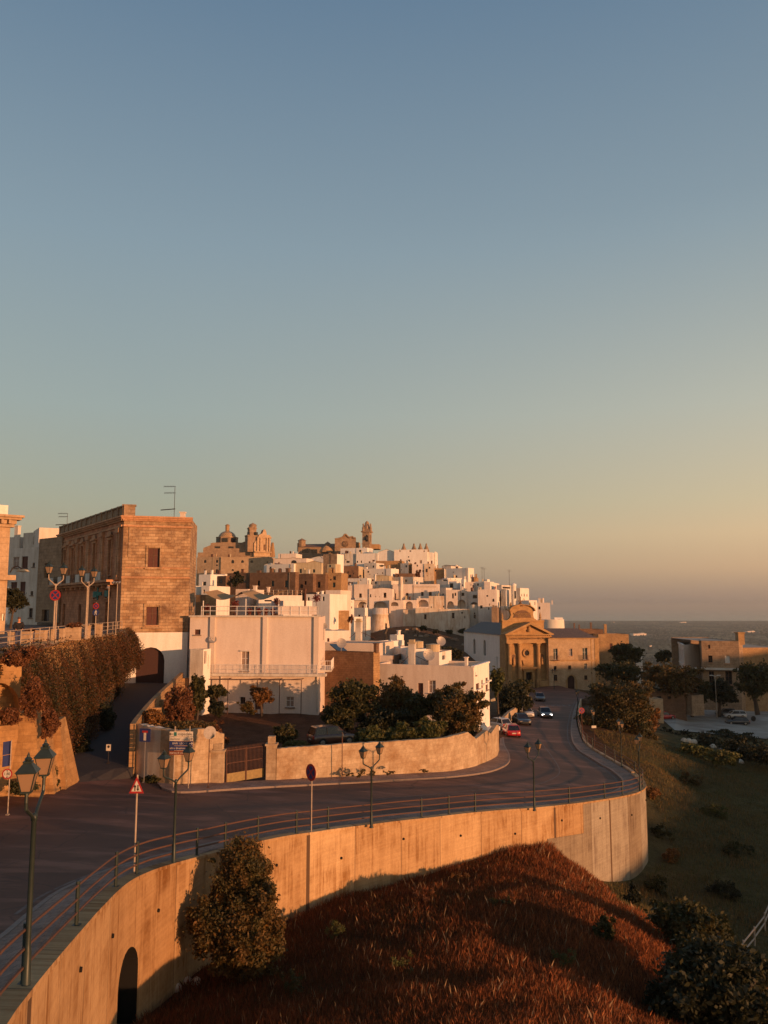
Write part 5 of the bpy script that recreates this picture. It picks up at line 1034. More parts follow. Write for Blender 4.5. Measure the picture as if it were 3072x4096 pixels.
H('sunlit cream corner building with a heavy carved cornice at the left frame edge', 11, -420, 78, 215, 1760, 62, -38, None, 'convent_stone', group=None, D=8, drop=1, wins=((0, 1640, 20, 1740, 'w'),))
p = P(10, 2075, 61); m = MB()
A, B = foot(11, -420, 78, 215, 1760, 62, -38); _, pq = facewall(MB(), A, B, 0, 1); Lq = (B-A).length; zq = ray(20, 2064)[1]*62
for o1, za, zb_ in ((1.0, .0, .18), (.8, -.18, .0), (.45, -.5, -.18), (.3, -.75, -.5)): bar(m, pq, -.2, Lq+o1*.8, zq+za, zq+zb_, -.3, o1)
for k in range(14): bar(m, pq, Lq-.3-k*.55, Lq-.1-k*.55, zq-.5, zq-.2, 0, .75)
bar(m, pq, 0, Lq+.5, 2.1, 2.5, -.1, .5); o = m.build('corner_cornice', 'convent_stone'); o['label'] = 'projecting stone cornice of the corner building at the left edge'; o['category'] = 'cornice'
H('plain white attic block on top of the left edge building', 11, -420, 78, 60, 215, 62.6, -38, None, 'white_plaster', group=None, D=7, drop=.2)
H('white terrace jumble house with a low rail below the brown stone row', 2, 640, 1130, 1500, 1900, 168, 20, None, group=MG, wins=((700, 1560, 740, 1640, 'w'), (990, 1540, 1020, 1620, 'w')), chim=((860, 880, 1470),))
H('white shaded terrace house with plants left of the tall green shuttered house', 2, 1045, 1330, 1425, 1900, 172, 16, None, 'pink_plaster', group=MG, wins=((1190, 1520, 1230, 1610, 'w'), (1080, 1560, 1110, 1610, 'w')), par=.3)
# ================================================================ THE ROADSIDE CHURCH AND CONVENT (crop 8)
A, B = foot(8, 168, 812, 560, 1260, 185, -13)
CH = root('roadside_church', 'ochre church with columned portal front, triangular pediment and curved upper gable', 'church', (A.x, A.y, -18))
Lc = (B-A).length; dF = (B-A).normalized(); nF = Vector((dF.y, -dF.x)); sB_ = Vector((-dF.y, dF.x))
X8 = lambda x: px_on(A, B, cx(8, x), cy(8, 800))[0]
Z8 = lambda y: px_on(A, B, cx(8, 500), cy(8, y))[1]
def fpt(s, z, o=0): return (A.x+dF.x*s+nF.x*o, A.y+dF.y*s+nF.y*o, z)
w = MB(); zbase = Z8(1330)
hs, pf = facewall(w, A, B, zbase-4, Z8(520), [(X8(458), X8(552), Z8(1190), Z8(1062), 'w')], .6); C_ = B+sB_*3.5; E = A+sB_*3.5
facewall(w, B, C_, zbase-4, Z8(520)); facewall(w, E, A, zbase-4, Z8(520)); w.build('facade', 'church_stone', CH); panes(hs, pf, CH, 'church_stone', .6)
m = MB()   # four columns on plinths with capitals
for x in (215, 362, 640, 782):
    c = fpt(X8(x), 0, .55); m.box((c[0], c[1], (zbase+Z8(1185))/2), (1.25, 1.25, Z8(1185)-zbase), math.atan2(dF.y, dF.x))
    m.lathe((c[0], c[1], 0), [(.6, Z8(1185)), (.6, Z8(1175)), (.47, Z8(1165)), (.42, Z8(690)), (.5, Z8(680)), (.5, Z8(660)), (.62, Z8(640))], 14)
    m.box((c[0], c[1], Z8(634)), (1.3, 1.3, .25), math.atan2(dF.y, dF.x)); col = m.build('column', 'church_stone', CH, False); m = MB()
m = MB(); bar(m, fpt, -.1, Lc+.1, Z8(632), Z8(600), -.1, 1.15); bar(m, fpt, 0, Lc, Z8(600), Z8(545), -.1, .95); bar(m, fpt, -.3, Lc+.3, Z8(545), Z8(528), -.1, 1.25)
for k in range(24): bar(m, fpt, -.2+k*(Lc+.4)/24, -.2+k*(Lc+.4)/24+.22, Z8(528), Z8(515), -.1, 1.5)
bar(m, fpt, -.6, Lc+.6, Z8(515), Z8(500), -.1, 1.75); m.build('entablature', 'church_stone', CH)
# inscription on the frieze, built as raised letters
def text(body, loc, size, xd, up, mt, parent=None, name='lettering', ext=.01, align='CENTER', **kw):
    cu = bpy.data.curves.new(name, 'FONT'); cu.body = body; cu.size = size; cu.extrude = ext; cu.align_x = align; cu.align_y = 'CENTER'; cu.resolution_u = 2
    ob = bpy.data.objects.new(name, cu); COL.objects.link(ob); dg = bpy.context.evaluated_depsgraph_get(); me = bpy.data.meshes.new_from_object(ob.evaluated_get(dg)); bpy.data.objects.remove(ob)
    o = bpy.data.objects.new(name, me); COL.objects.link(o); me.materials.clear(); me.materials.append(MATS[mt]); xd = Vector(xd).normalized(); up = Vector(up).normalized(); zd = xd.cross(up)
    off = OFF[parent.name] if parent is not None else Vector((0, 0, 0)); Mx = Matrix((xd, up, zd)).transposed().to_4x4(); Mx.translation = Vector(loc)-off; o.matrix_local = Mx
    if parent is not None: o.parent = parent
    for k, v in kw.items(): o[k] = v
    OFF[o.name] = off; return o
for txt, x in (('DEIPARAE', 290), ('VIRGINI', 425), ('GRATIARUM', 560), ('SACRUM', 695)):
    text(txt, fpt(X8(x), Z8(567), .98), .62 if txt != 'GRATIARUM' else .52, (dF.x, dF.y, 0), (0, 0, 1), 'brown_stone', CH, ext=.03)
def prism_face(m, prof, o0, o1):
    """profile (s, z) polygon extruded between two outward offsets"""
    n = len(prof); vs = [fpt(s, z, o1) for s, z in prof]+[fpt(s, z, o0) for s, z in prof]; m.add(vs, [tuple(range(n)), tuple(range(2*n-1, n-1, -1))]+[(i, n+i, n+(i+1) % n, (i+1) % n) for i in range(n)])
sa, sb_, sm_ = X8(125), X8(848), X8(505); ze, za_ = Z8(500), Z8(325)
m = MB(); prism_face(m, [(sa+.9, ze), (sb_-.9, ze), (sm_, za_-.7)], -1.5, .7); m.build('pediment', 'church_stone', CH)
m = MB(); prism_face(m, [(sa, ze), (sa+1.0, ze), (sm_, za_-.55), (sb_-1.0, ze), (sb_, ze), (sm_, za_)], -1.5, 1.75)
for k in range(13):
    for sg in (0, 1):
        t_ = (k+.5)/13; s_ = (sa+.7)+(sm_-sa-.7)*t_ if sg == 0 else sb_-.7+(sm_-sb_+.7)*t_; z_ = ze+(za_-.65-ze)*t_; bar(m, fpt, s_-.11, s_+.11, z_-.05, z_+.2, .6, 1.4)
m.build('raking_cornice', 'church_stone', CH)
m = MB(); prism_face(m, [(X8(270), Z8(470)), (X8(420), Z8(430)), (X8(440), Z8(445)), (X8(300), Z8(482))], .7, .85); m.lathe(fpt(sm_, 0, .75), [(.5, Z8(470)), (.65, Z8(450)), (.35, Z8(420)), (.45, Z8(395)), (.1, Z8(375))], 10); m.build('relief', 'church_stone', CH)
# portal, round window, niches, relief panel
m = MB(); bar(m, fpt, X8(425), X8(458), zbase, Z8(1050), -.02, .35); bar(m, fpt, X8(552), X8(585), zbase, Z8(1050), -.02, .35); bar(m, fpt, X8(425), X8(585), Z8(1062), Z8(1035), -.02, .4); bar(m, fpt, X8(390), X8(615), Z8(1010), Z8(990), -.02, .9); bar(m, fpt, X8(405), X8(600), Z8(1035), Z8(1010), -.02, .5)
prism_face(m, [(X8(430), Z8(965)), (X8(545), Z8(965)), (X8(565), Z8(885)), (X8(410), Z8(885))], -.02, .3); m.build('portal', 'church_stone', CH)
c = Vector(fpt(X8(480), Z8(780), 0)); nn_ = Vector((nF.x, nF.y, 0)); rr = (X8(540)-X8(425))/2
m = MB(); 
for k in range(20):
    t0, t1 = 2*math.pi*k/20, 2*math.pi*(k+1)/20; P4 = []
    for t_, r0 in ((t0, rr*.62), (t1, rr*.62), (t1, rr), (t0, rr)): P4.append((X8(480)+r0*math.cos(t_), Z8(780)+r0*1.05*math.sin(t_)))
    prism_face(m, P4, -.02, .35 if k % 2 else .28)
m.build('window_ring', 'church_stone', CH); m = MB(); m.disc(c+nn_*.05, nn_, rr*.63, .08, 20); m.build('round_window', 'dark_glass', CH)
for x in (282, 700):
    m = MB(); prism_face(m, [(X8(x)-.75, Z8(970)), (X8(x)+.75, Z8(970)), (X8(x)+.75, Z8(830))]+[(X8(x)+.75*math.cos(math.pi*k/8), Z8(830)+.75*math.sin(math.pi*k/8)) for k in range(9)], -.02, .18); nic = m.build('niche', 'church_stone', CH)
    m = MB(); prism_face(m, [(X8(x)-.5, Z8(955)), (X8(x)+.5, Z8(955)), (X8(x)+.5, Z8(830))]+[(X8(x)+.5*math.cos(math.pi*k/8), Z8(830)+.5*math.sin(math.pi*k/8)) for k in range(9)], .18, .2); m.build('niche_shade', 'brown_stone', nic)  # flat darker plate stands for the shaded hollow of the niche
    m = MB(); q = fpt(X8(x), 0, .35); m.lathe((q[0], q[1], 0), [(.35, Z8(950)), (.32, Z8(925)), (.28, Z8(900)), (.33, Z8(870)), (.12, Z8(862)), (.17, Z8(850)), (.05, Z8(838))], 10); m.build('statue', 'church_stone', nic)
# upper wall with curved gable behind the pediment
m = MB(); o_ = -1.6; zS = Z8(300)
prof = [(X8(165), Z8(520)), (X8(790), Z8(520)), (X8(790), zS), (X8(690), zS), (X8(645), Z8(270)), (X8(632), Z8(220)), (X8(640), Z8(165))]
prof += [(X8(465)+(X8(640)-X8(465))*math.cos(math.pi*k/14), Z8(165)+(Z8(72)-Z8(165))*math.sin(math.pi*k/14)) for k in range(1, 14)]
prof += [(X8(290), Z8(165)), (X8(300), Z8(220)), (X8(285), Z8(265)), (X8(240), zS), (X8(165), zS)]
prism_face(m, prof, -2.6, o_); m.build('upper_gable', 'church_stone', CH)
m = MB(); 
for k in range(16):
    t0, t1 = math.pi*k/16, math.pi*(k+1)/16; cxs = X8(465); rx_, rz_ = X8(650)-X8(465), Z8(72)-Z8(165)
    prism_face(m, [(cxs+rx_*math.cos(t0), Z8(165)+rz_*math.sin(t0)), (cxs+rx_*1.05*math.cos(t0), Z8(160)+rz_*1.05*math.sin(t0)), (cxs+rx_*1.05*math.cos(t1), Z8(160)+rz_*1.05*math.sin(t1)), (cxs+rx_*math.cos(t1), Z8(165)+rz_*math.sin(t1))], -2.8, -1.1)
bar(m, fpt, X8(160), X8(795), Z8(320), Z8(305), -2.6, -1.3); m.build('gable_moulding', 'church_stone', CH)
m = MB(); q = [(X8(468)+(X8(598)-X8(468))*math.cos(math.pi*k/12), Z8(262)+(Z8(150)-Z8(262))*math.sin(math.pi*k/12)) for k in range(13)]; prism_face(m, q, -1.62, -1.45); m.build('lunette', 'brown_stone', CH)
text('MAGNA MATER', fpt(X8(468), Z8(205), -1.43), .62, (dF.x, dF.y, 0), (0, 0, 1), 'church_stone', CH, ext=.05); text('DEI ORA', fpt(X8(468), Z8(238), -1.43), .6, (dF.x, dF.y, 0), (0, 0, 1), 'church_stone', CH, ext=.05)
for x, y0, y1 in ((178, 305, 190), (750, 305, 180), (310, 110, 30), (600, 110, 30)):
    m = MB(); q = fpt(X8(x), 0, -2.1); h_ = Z8(y1)-Z8(y0); m.lathe((q[0], q[1], Z8(y0)), [(.3, -.4), (.3, .15*h_), (.16, .25*h_), (.33, .38*h_), (.14, .52*h_), (.26, .64*h_), (.1, .8*h_), (.16, .88*h_), (0, h_)], 8); m.build('pinnacle', 'church_stone', CH)
m = MB(); q = fpt(X8(457), 0, -2.1); m.lathe((q[0], q[1], Z8(75)), [(.7, -.3), (.5, .2), (.2, .6), (.1, 1.0)], 8); m.box((q[0], q[1], Z8(30)), (.2, .2, 2.6), 0); m.box((q[0], q[1], Z8(14)), (1.2, .2, .22), math.atan2(dF.y, dF.x)); m.build('cross', 'brown_stone', CH)
m = MB(); bar(m, fpt, X8(630), X8(855), zbase-3, Z8(1185), -.1, 1.6); bar(m, fpt, X8(625), X8(860), Z8(1265), Z8(1250), -.1, 1.75); m.build('steps_base', 'church_stone', CH)
# the white nave running back from the facade
NA = A+dF*.4+sB_*3.5; NB_ = A+dF*(Lc-.4)+sB_*3.5; D_ = 27
nv = MB(); zn = Z8(560)+.6; E1 = NA+sB_*D_; C1 = NB_+sB_*D_
Lf = D_; hh = [(Lf*.30-.8, Lf*.30+.8, zn-5.4, zn-1.6, 'a'), (Lf*.58-.8, Lf*.58+.8, zn-5.4, zn-1.6, 'a'), (Lf-3.2, Lf-2.6, zn-8.2, zn-5.2, 'w')]
hN, pN = facewall(nv, E1, NA, -26, zn, hh, .35); facewall(nv, NB_, C1, -26, zn); facewall(nv, C1, E1, -26, zn, (), .2, [(Lc/2-.4, zn+2.6)]); nv.build('nave_wall', 'white_plaster', CH); panes(hN, pN, CH, 'pale_plaster', .35)
m = MB(); r1_ = (NA+NB_)/2; r2_ = (E1+C1)/2; ov = dF*.3
m.quad((*(NA-ov), zn), (*(E1-ov), zn), (*r2_, zn+2.6), (*r1_, zn+2.6)); m.quad((*r1_, zn+2.6), (*r2_, zn+2.6), (*(C1+ov), zn), (*(NB_+ov), zn)); m.build('nave_roof', 'roof_slate', CH)
# convent block right of the facade
r_, A2, B2, C2, z0, z1 = H('pale stone convent building with nine windows and an arched brown door beside the church', 8, 812, 1560, 562, 1340, 185.5, -4, None, 'convent_stone', wins=((878, 716, 945, 885, 'g'), (1105, 718, 1162, 826, 's'), (1310, 706, 1388, 878, 'g'), (885, 975, 928, 1032, 'w'), (1098, 965, 1142, 1025, 'w'), (1335, 935, 1380, 1022, 'g'), (885, 1103, 940, 1193, 'w'), (1338, 1112, 1388, 1178, 'w'), (1080, 1112, 1197, 1325, 'A')), group=None, frames=True, D=26, par=.25, drop=4, name='convent', rev=.35)
dG = (B2-A2).normalized(); nG = Vector((dG.y, -dG.x)); gpt = lambda s, z, o=0: (A2.x+dG.x*s+nG.x*o, A2.y+dG.y*s+nG.y*o, z)
X9 = lambda x: px_on(A2, B2, cx(8, x), cy(8, 900))[0]; Z9 = lambda y: px_on(A2, B2, cx(8, 1200), cy(8, y))[1]; L2_ = (B2-A2).length
m = MB(); bar(m, gpt, 0, L2_, Z9(898), Z9(884), -.02, .16); bar(m, gpt, 0, L2_+.1, Z9(572), Z9(558), -.02, .25); bar(m, gpt, L2_-1.0, L2_+.02, z0, Z9(575), -.02, .08); bar(m, gpt, L2_-1.9, L2_-1.7, z0, Z9(575), -.02, .04); m.build('string_course', 'church_stone', r_)
for x0, x1, y in ((870, 955, 885), (1300, 1398, 880)):
    m = MB(); bar(m, gpt, X9(x0), X9(x1), Z9(y)-.12, Z9(y), -.02, .8)
    for k in range(10): s_ = X9(x0)+.05+(X9(x1)-X9(x0)-.1)*k/9; q = gpt(s_, 0, .76); m.tube((q[0], q[1], Z9(y)), (q[0], q[1], Z9(y)+1.0), .025, n=4)
    bar(m, gpt, X9(x0), X9(x1), Z9(y)+.98, Z9(y)+1.03, .72, .79); m.build('balcony', 'rust', r_)
m = MB()   # portal surround
for k in range(12):
    t0, t1 = math.pi*k/12, math.pi*(k+1)/12; c_, rx_ = (X9(1080)+X9(1197))/2, (X9(1197)-X9(1080))/2; zz = Z9(1112)-rx_
    vs = [gpt(c_+rx_*math.cos(t0)*a_, zz+rx_*math.sin(t0)*a_, .12) if i in (0, 1) else gpt(c_+rx_*math.cos(t1)*a_, zz+rx_*math.sin(t1)*a_, .12) for i, a_ in enumerate((1.0, 1.22, 1.22, 1.0))]; m.quad(*vs)
bar(m, gpt, X9(1080)-.4, X9(1080), z0, zz, -.02, .12); bar(m, gpt, X9(1197), X9(1197)+.4, z0, zz, -.02, .12); m.build('portal', 'church_stone', r_)
m = MB(); g0 = gpt(0, z1+.02, -.3); g1 = gpt(L2_, z1+.02, -.3); g2 = gpt(L2_-1, z1+1.9, -13); g3 = gpt(0, z1+1.9, -13); g4 = gpt(L2_, z1, -25.5); g5 = gpt(0, z1, -25.5); m.quad(g0, g1, g2, g3); m.quad(g3, g2, g4, g5); m.add((g1, g4, g2), ((0, 1, 2),)); m.build('roof_slope', 'roof_tile', r_)
# ================================================================ THE BAROQUE CHURCH WITH THE DOME (crop 1)
BC = root('domed_church', 'baroque stone church with tiled dome, bell turret and scrolled sunlit front on the hill', 'church', tuple(P(cx(1, 800), cy(1, 790), 322)))
Yb = 322
def p1c(x, y, Y=Yb): return P(cx(1, x), cy(1, y), Y)
def zc(y, Y=Yb): return ray(cx(1, 800), cy(1, y))[1]*Y
def xc_(x, Y=Yb): return ray(cx(1, x), cy(1, 600))[0]*Y
m = MB(); z0 = zc(800)-12
m.prism([(xc_(125), Yb), (xc_(1200), Yb), (xc_(1200), Yb+14), (xc_(125), Yb+14)], z0, zc(710)); m.prism([(xc_(210), Yb+1.5), (xc_(1205), Yb+1.5), (xc_(1205), Yb+13), (xc_(210), Yb+13)], zc(712), zc(625)); m.build('side_aisle', 'cathedral_stone', BC)
m = MB(); prof = [(205, 700), (205, 610), (335, 560), (335, 525), (390, 512), (820, 510), (935, 512), (985, 492), (1040, 500), (1205, 500), (1205, 700)]
for i in range(len(prof)-1):
    a, b = prof[i], prof[i+1]
    if b[0]-a[0] < 2: continue
    m.add([(xc_(a[0]), Yb+3, zc(700)-1), (xc_(b[0]), Yb+3, zc(700)-1), (xc_(b[0]), Yb+3, zc(b[1])), (xc_(a[0]), Yb+3, zc(a[1])), (xc_(a[0]), Yb+12, zc(700)-1), (xc_(b[0]), Yb+12, zc(700)-1), (xc_(b[0]), Yb+12, zc(b[1])), (xc_(a[0]), Yb+12, zc(a[1]))], ((0, 1, 2, 3), (7, 6, 5, 4), (3, 2, 6, 7), (1, 5, 6, 2), (4, 0, 3, 7)))
m.build('nave', 'cathedral_stone', BC)
for x, y0, y1 in ((475, 585, 640), (735, 585, 630), (1090, 690, 770)):
    m = MB(); m.box((xc_(x), Yb+(2.9 if y0 < 650 else -.05), (zc(y0)+zc(y1))/2), (2.0, .3, zc(y0)-zc(y1))); m.build('window', 'dark_glass', BC)
cxd, rd = xc_(606), (xc_(822)-xc_(390))/2
m = MB(); m.lathe((cxd, Yb+8, 0), [(rd, zc(520)-3), (rd, zc(402)), (rd*1.04, zc(400)), (rd*1.04, zc(392)), (rd*.8, zc(390))], 8, R(22.5), R(382.5)); m.build('drum', 'cathedral_stone', BC)
for a in (-135, -90, -45):
    m = MB(); q = (cxd+rd*.95*math.cos(R(a)), Yb+8+rd*.95*math.sin(R(a))); m.box((q[0], q[1], (zc(420)+zc(500))/2), (2.2, .5, zc(425)-zc(500)), R(a+90)); m.build('drum_window', 'dark_glass', BC)
m, t, b = mat('dome_tile', .35, .5); g = worldpos(t); wv = N(t, 'ShaderNodeTexWave', wave_type='BANDS', bands_direction='Z'); wv.inputs['Scale'].default_value = .35; wv.inputs['Distortion'].default_value = 0
an = N(t, 'ShaderNodeTexChecker'); an.inputs['Scale'].default_value = 1; sx = N(t, 'ShaderNodeSeparateXYZ'); t.links.new(coord(t, 'Object'), sx.inputs[0])
at = N(t, 'ShaderNodeMath', operation='ARCTAN2'); t.links.new(sx.outputs[0], at.inputs[0]); t.links.new(sx.outputs[1], at.inputs[1]); pp_ = N(t, 'ShaderNodeMath', operation='PINGPONG'); am = N(t, 'ShaderNodeMath', operation='MULTIPLY'); am.inputs[1].default_value = 5.0; t.links.new(at.outputs[0], am.inputs[0]); t.links.new(am.outputs[0], pp_.inputs[0]); pp_.inputs[1].default_value = .6
ad = N(t, 'ShaderNodeMath', operation='ADD'); t.links.new(sx.outputs[2], ad.inputs[0]); t.links.new(pp_.outputs[0], ad.inputs[1]); fr__ = N(t, 'ShaderNodeMath', operation='FRACT'); t.links.new(ad.outputs[0], fr__.inputs[0])
t.links.new(mixc(t, ramp(t, fr__.outputs[0], .45, .55), (.20, .17, .09), (.48, .27, .12)), b.inputs['Base Color'])
rdd = (xc_(780)-xc_(435))/2; zd0, zd1 = zc(405), zc(268)
m = MB(); m.lathe((0, 0, 0), [(rdd*math.cos(math.pi/2*k/9), (zd1-zd0)*math.sin(math.pi/2*k/9)) for k in range(10)], 24); o = m.build('dome', 'dome_tile', None, True); o.parent = BC; o.location = Vector((cxd, Yb+8, zd0))-OFF[BC.name]
m = MB(); rl_ = (xc_(650)-xc_(570))/2; m.lathe((cxd, Yb+8, 0), [(rl_, zd1-1), (rl_, zc(170)), (rl_*1.2, zc(168)), (rl_*1.2, zc(158)), (rl_*.9, zc(152)), (rl_*.5, zc(138)), (0, zc(134))], 8); m.build('lantern', 'orange_stone', BC)
# bell turret
tx, tw = xc_(1130), (xc_(1225)-xc_(1038))/2
m = MB(); m.box((tx, Yb+1, (zc(395)+zc(700))/2), (tw*2, tw*2, zc(395)-zc(700)), .45); m.box((tx, Yb+1, zc(393)), (tw*2.15, tw*2.15, .5), .45); m.box((tx+.3, Yb+1, (zc(255)+zc(390))/2), (tw*1.45, tw*1.45, zc(255)-zc(390)), .45); m.box((tx+.3, Yb+1, zc(252)), (tw*1.65, tw*1.65, .4), .45); m.build('bell_turret', 'cathedral_stone', BC)
m = MB(); m.lathe((tx+.6, Yb+1, 0), [(1.5, zc(250)), (1.5, zc(195)), (1.7, zc(192)), (1.25, zc(170)), (.3, zc(152)), (.1, zc(140))], 12); 
for dx, dy in ((-1, -1), (1, -1), (1, 1), (-1, 1)): m.lathe((tx+.3+dx*tw*.62, Yb+1+dy*tw*.62, 0), [(.3, zc(250)), (.2, zc(235)), (0, zc(212))], 6)
m.build('turret_cap', 'cathedral_stone', BC)
for dx in (-1.0, 1.9): m = MB(); m.box((tx+.3+dx, Yb+1-tw*.85+abs(dx)*.3, (zc(325)+zc(385))/2), (1.3, .6, zc(325)-zc(385)), -.45 if dx < 0 else .9); m.build('belfry_opening', 'dark_glass', BC)
# the sunlit scrolled front, facing right of the camera
FA = Vector((xc_(1205), Yb-1)); u2 = ray(cx(1, 1500), cy(1, 600))[0]; fd = Vector((math.cos(R(28)), math.sin(R(28)))); s_ = (u2*FA.y-FA.x)/(fd.x-u2*fd.y); FB = FA+fd*s_
wf = MB(); XB = lambda x: px_on(FA, FB, cx(1, x), cy(1, 600))[0]; ZB = lambda y: px_on(FA, FB, cx(1, 1380), cy(1, y))[1]; nB = Vector((fd.y, -fd.x)); bpt = lambda s, z, o=0: (FA.x+fd.x*s+nB.x*o, FA.y+fd.y*s+nB.y*o, z)
prof = [(0, ZB(820)-10), (XB(1510), ZB(820)-10), (XB(1510), ZB(450)), (XB(1525), ZB(440)), (XB(1505), ZB(385)), (XB(1470), ZB(370)), (XB(1440), ZB(380)), (XB(1425), ZB(310)), (XB(1400), ZB(268)), (XB(1375), ZB(280)), (XB(1350), ZB(350)), (XB(1290), ZB(375)), (XB(1275), ZB(420)), (XB(1255), ZB(440)), (XB(1250), ZB(470)), (0, ZB(540))]
n = len(prof); vs = [bpt(s, z) for s, z in prof]+[bpt(s, z, -2.5) for s, z in prof]; wf.add(vs, [tuple(range(n)), tuple(range(2*n-1, n-1, -1))]+[(i, n+i, n+(i+1) % n, (i+1) % n) for i in range(n)]); wf.build('front', 'convent_stone', BC)
m = MB()
for x in (1262, 1320, 1440, 1490): bar(m, bpt, XB(x)-.3, XB(x)+.3, ZB(690), ZB(430), -.02, .5)
bar(m, bpt, XB(1210), XB(1520), ZB(715), ZB(695), -.02, .9); bar(m, bpt, XB(1250), XB(1525), ZB(435), ZB(420), -.02, .7); bar(m, bpt, 0, XB(1510), ZB(790), ZB(775), -.02, .6); m.build('pilasters_and_cornice', 'convent_stone', BC)
m = MB(); bar(m, bpt, XB(1378), XB(1412), ZB(668), ZB(560), -.02, .06); m.build('window', 'brown_stone', BC)
m = MB(); q = P(cx(1, 1548), cy(1, 660), 330); m.lathe((q.x, q.y, 0), [(1.2, ray(0, cy(1, 800))[1]*330), (.9, q.z), (.5, q.z+3), (.3, ray(0, cy(1, 560))[1]*330)], 6); m.build('pinnacle', 'orange_stone', BC)
# ================================================================ CATHEDRAL (crop 2)
Yc = 345
def q2(x, y, Y=Yc): return P(cx(2, x), cy(2, y), Y)
X2 = lambda x, Y=Yc: ray(cx(2, x), cy(2, 550))[0]*Y
Z2 = lambda y, Y=Yc: ray(cx(2, 1000), cy(2, y))[1]*Y
CA = root('cathedral', 'brown stone cathedral with long nave, curved gothic front and rose window on the summit', 'cathedral', tuple(q2(1000, 720)))
m = MB(); m.prism([(X2(525), Yc), (X2(1230), Yc), (X2(1230), Yc+12), (X2(525), Yc+12)], Z2(780)-12, Z2(610)); m.build('nave_wall', 'cathedral_stone', CA)
m = MB(); m.quad((X2(520), Yc-.3, Z2(608)), (X2(1235), Yc-.3, Z2(608)), (X2(1235), Yc+6, Z2(522)), (X2(610), Yc+6, Z2(532))); m.quad((X2(610), Yc+6, Z2(532)), (X2(1235), Yc+6, Z2(522)), (X2(1235), Yc+12, Z2(608)), (X2(560), Yc+12, Z2(608))); m.add([(X2(520), Yc-.3, Z2(608)), (X2(610), Yc+6, Z2(532)), (X2(560), Yc+12, Z2(608))], ((0, 1, 2),)); m.build('nave_roof', 'roof_tile', CA)
for x in (663, 833): m = MB(); m.box((X2(x), Yc-.02, (Z2(652)+Z2(715))/2), (2.6, .15, Z2(652)-Z2(715))); m.build('window', 'dark_glass', CA)
def ext(m, prof, Y0, Y1):
    n = len(prof); vs = [(x, Y0, z) for x, z in prof]+[(x, Y1, z) for x, z in prof]; m.add(vs, [tuple(range(n)), tuple(range(2*n-1, n-1, -1))]+[(i, n+i, n+(i+1) % n, (i+1) % n) for i in range(n)])
m = MB(); g_ = [(1222, 900), (1622, 900), (1622, 440), (1575, 432), (1575, 415), (1518, 415), (1510, 430), (1475, 412), (1450, 385), (1443, 368), (1400, 368), (1393, 392), (1365, 422), (1310, 442), (1222, 455)]
ext(m, [(X2(x, 340), Z2(y, 340)) for x, y in g_], 340, 343); m.build('front_wall', 'cathedral_stone', CA)
m = MB(); rr = (X2(1482, 340)-X2(1368, 340))/2; c_ = (X2(1425, 340), 339.9, Z2(548, 340)); m.disc(c_, (0, -1, 0), rr, .4, 24); rose = m.build('rose_window', 'brown_stone', CA)
m = MB()
for k in range(12): t_ = 2*math.pi*k/12; m.tube((c_[0]+rr*.2*math.cos(t_), 339.55, c_[2]+rr*.2*math.sin(t_)), (c_[0]+rr*.9*math.cos(t_), 339.55, c_[2]+rr*.9*math.sin(t_)), .12, n=4)
m.build('tracery', 'cathedral_stone', rose)
m = MB(); e_ = [(X2(x, 340), Z2(y, 340)) for x, y in g_[2:]]
for (xa, za), (xb, zb_) in zip(e_, e_[1:]): m.tube((xa, 339.8, za), (xb, 339.8, zb_), .35, n=5)
m.build('gable_moulding', 'cathedral_stone', CA)
for x, y0, y1, r0 in ((585, 530, 440, 1.6), (540, 600, 505, 1.0), (1080, 620, 500, 1.1)):
    m = MB(); c_ = (X2(x), Yc+2, 0); m.lathe(c_, [(r0, Z2(y0)-2), (r0, Z2(y1+40)), (r0*1.25, Z2(y1+38)), (r0*.8, Z2(y1+22)), (r0*.3, Z2(y1+6)), (0, Z2(y1-8))], 8); m.build('turret', 'cathedral_stone', CA)
m = MB(); m.lathe((X2(1080), Yc-7, 0), [(3.0, Z2(730)), (2.7, Z2(690)), (1.9, Z2(645)), (.7, Z2(610)), (0, Z2(600))], 12); m.build('tiled_dome', 'orange_stone', CA)
m = MB(); m.prism([(X2(1622), 342), (X2(1700), 346), (X2(1700), 352), (X2(1622), 352)], Z2(640), Z2(520)); m.prism([(X2(1860), 343), (X2(2070), 343), (X2(2100), 350), (X2(1860), 350)], Z2(650), Z2(560)); m.build('east_wing', 'orange_stone', CA)
# bell tower, crop 14: shaft 1550-1625
BT = root('bell_tower', 'tall slim stone bell tower with an open arch, hanging bell and domed crown', 'bell tower', tuple(P(cx(14, 1588), cy(14, 620), 338)), HG)
XT = lambda x: ray(cx(14, x), cy(14, 500))[0]*338; ZT = lambda y: ray(0, cy(14, y))[1]*338
xa, xb = XT(1552), XT(1612); w = MB(); A_, B_ = Vector((xa, 338)), Vector((xb, 337.2)); Lt = (B_-A_).length; sd_ = Vector(((B_.y-A_.y)*-1, B_.x-A_.x)).normalized()*Lt; C_, E = B_+Vector((.9, 3.4)), A_+Vector((.9, 3.9))
ht = (ZT(553), ZT(497)); hb, pb_ = facewall(w, A_, B_, ZT(700)-6, ZT(470), [(Lt*.36, Lt*.82, ht[0], ht[1], 'a')], .5); hc, pc_ = facewall(w, B_, C_, ZT(700)-6, ZT(470), [(1.1, 2.4, ht[0], ht[1], 'a')], .5); facewall(w, C_, E, ZT(700)-6, ZT(470)); facewall(w, E, A_, ZT(700)-6, ZT(470)); w.build('shaft', 'cathedral_stone', BT)
panes(hb, pb_, BT, 'cathedral_stone', .5); panes(hc, pc_, BT, 'cathedral_stone', .5)
cT = (A_+B_+C_+E)/4; ang = math.atan2(B_.y-A_.y, B_.x-A_.x)
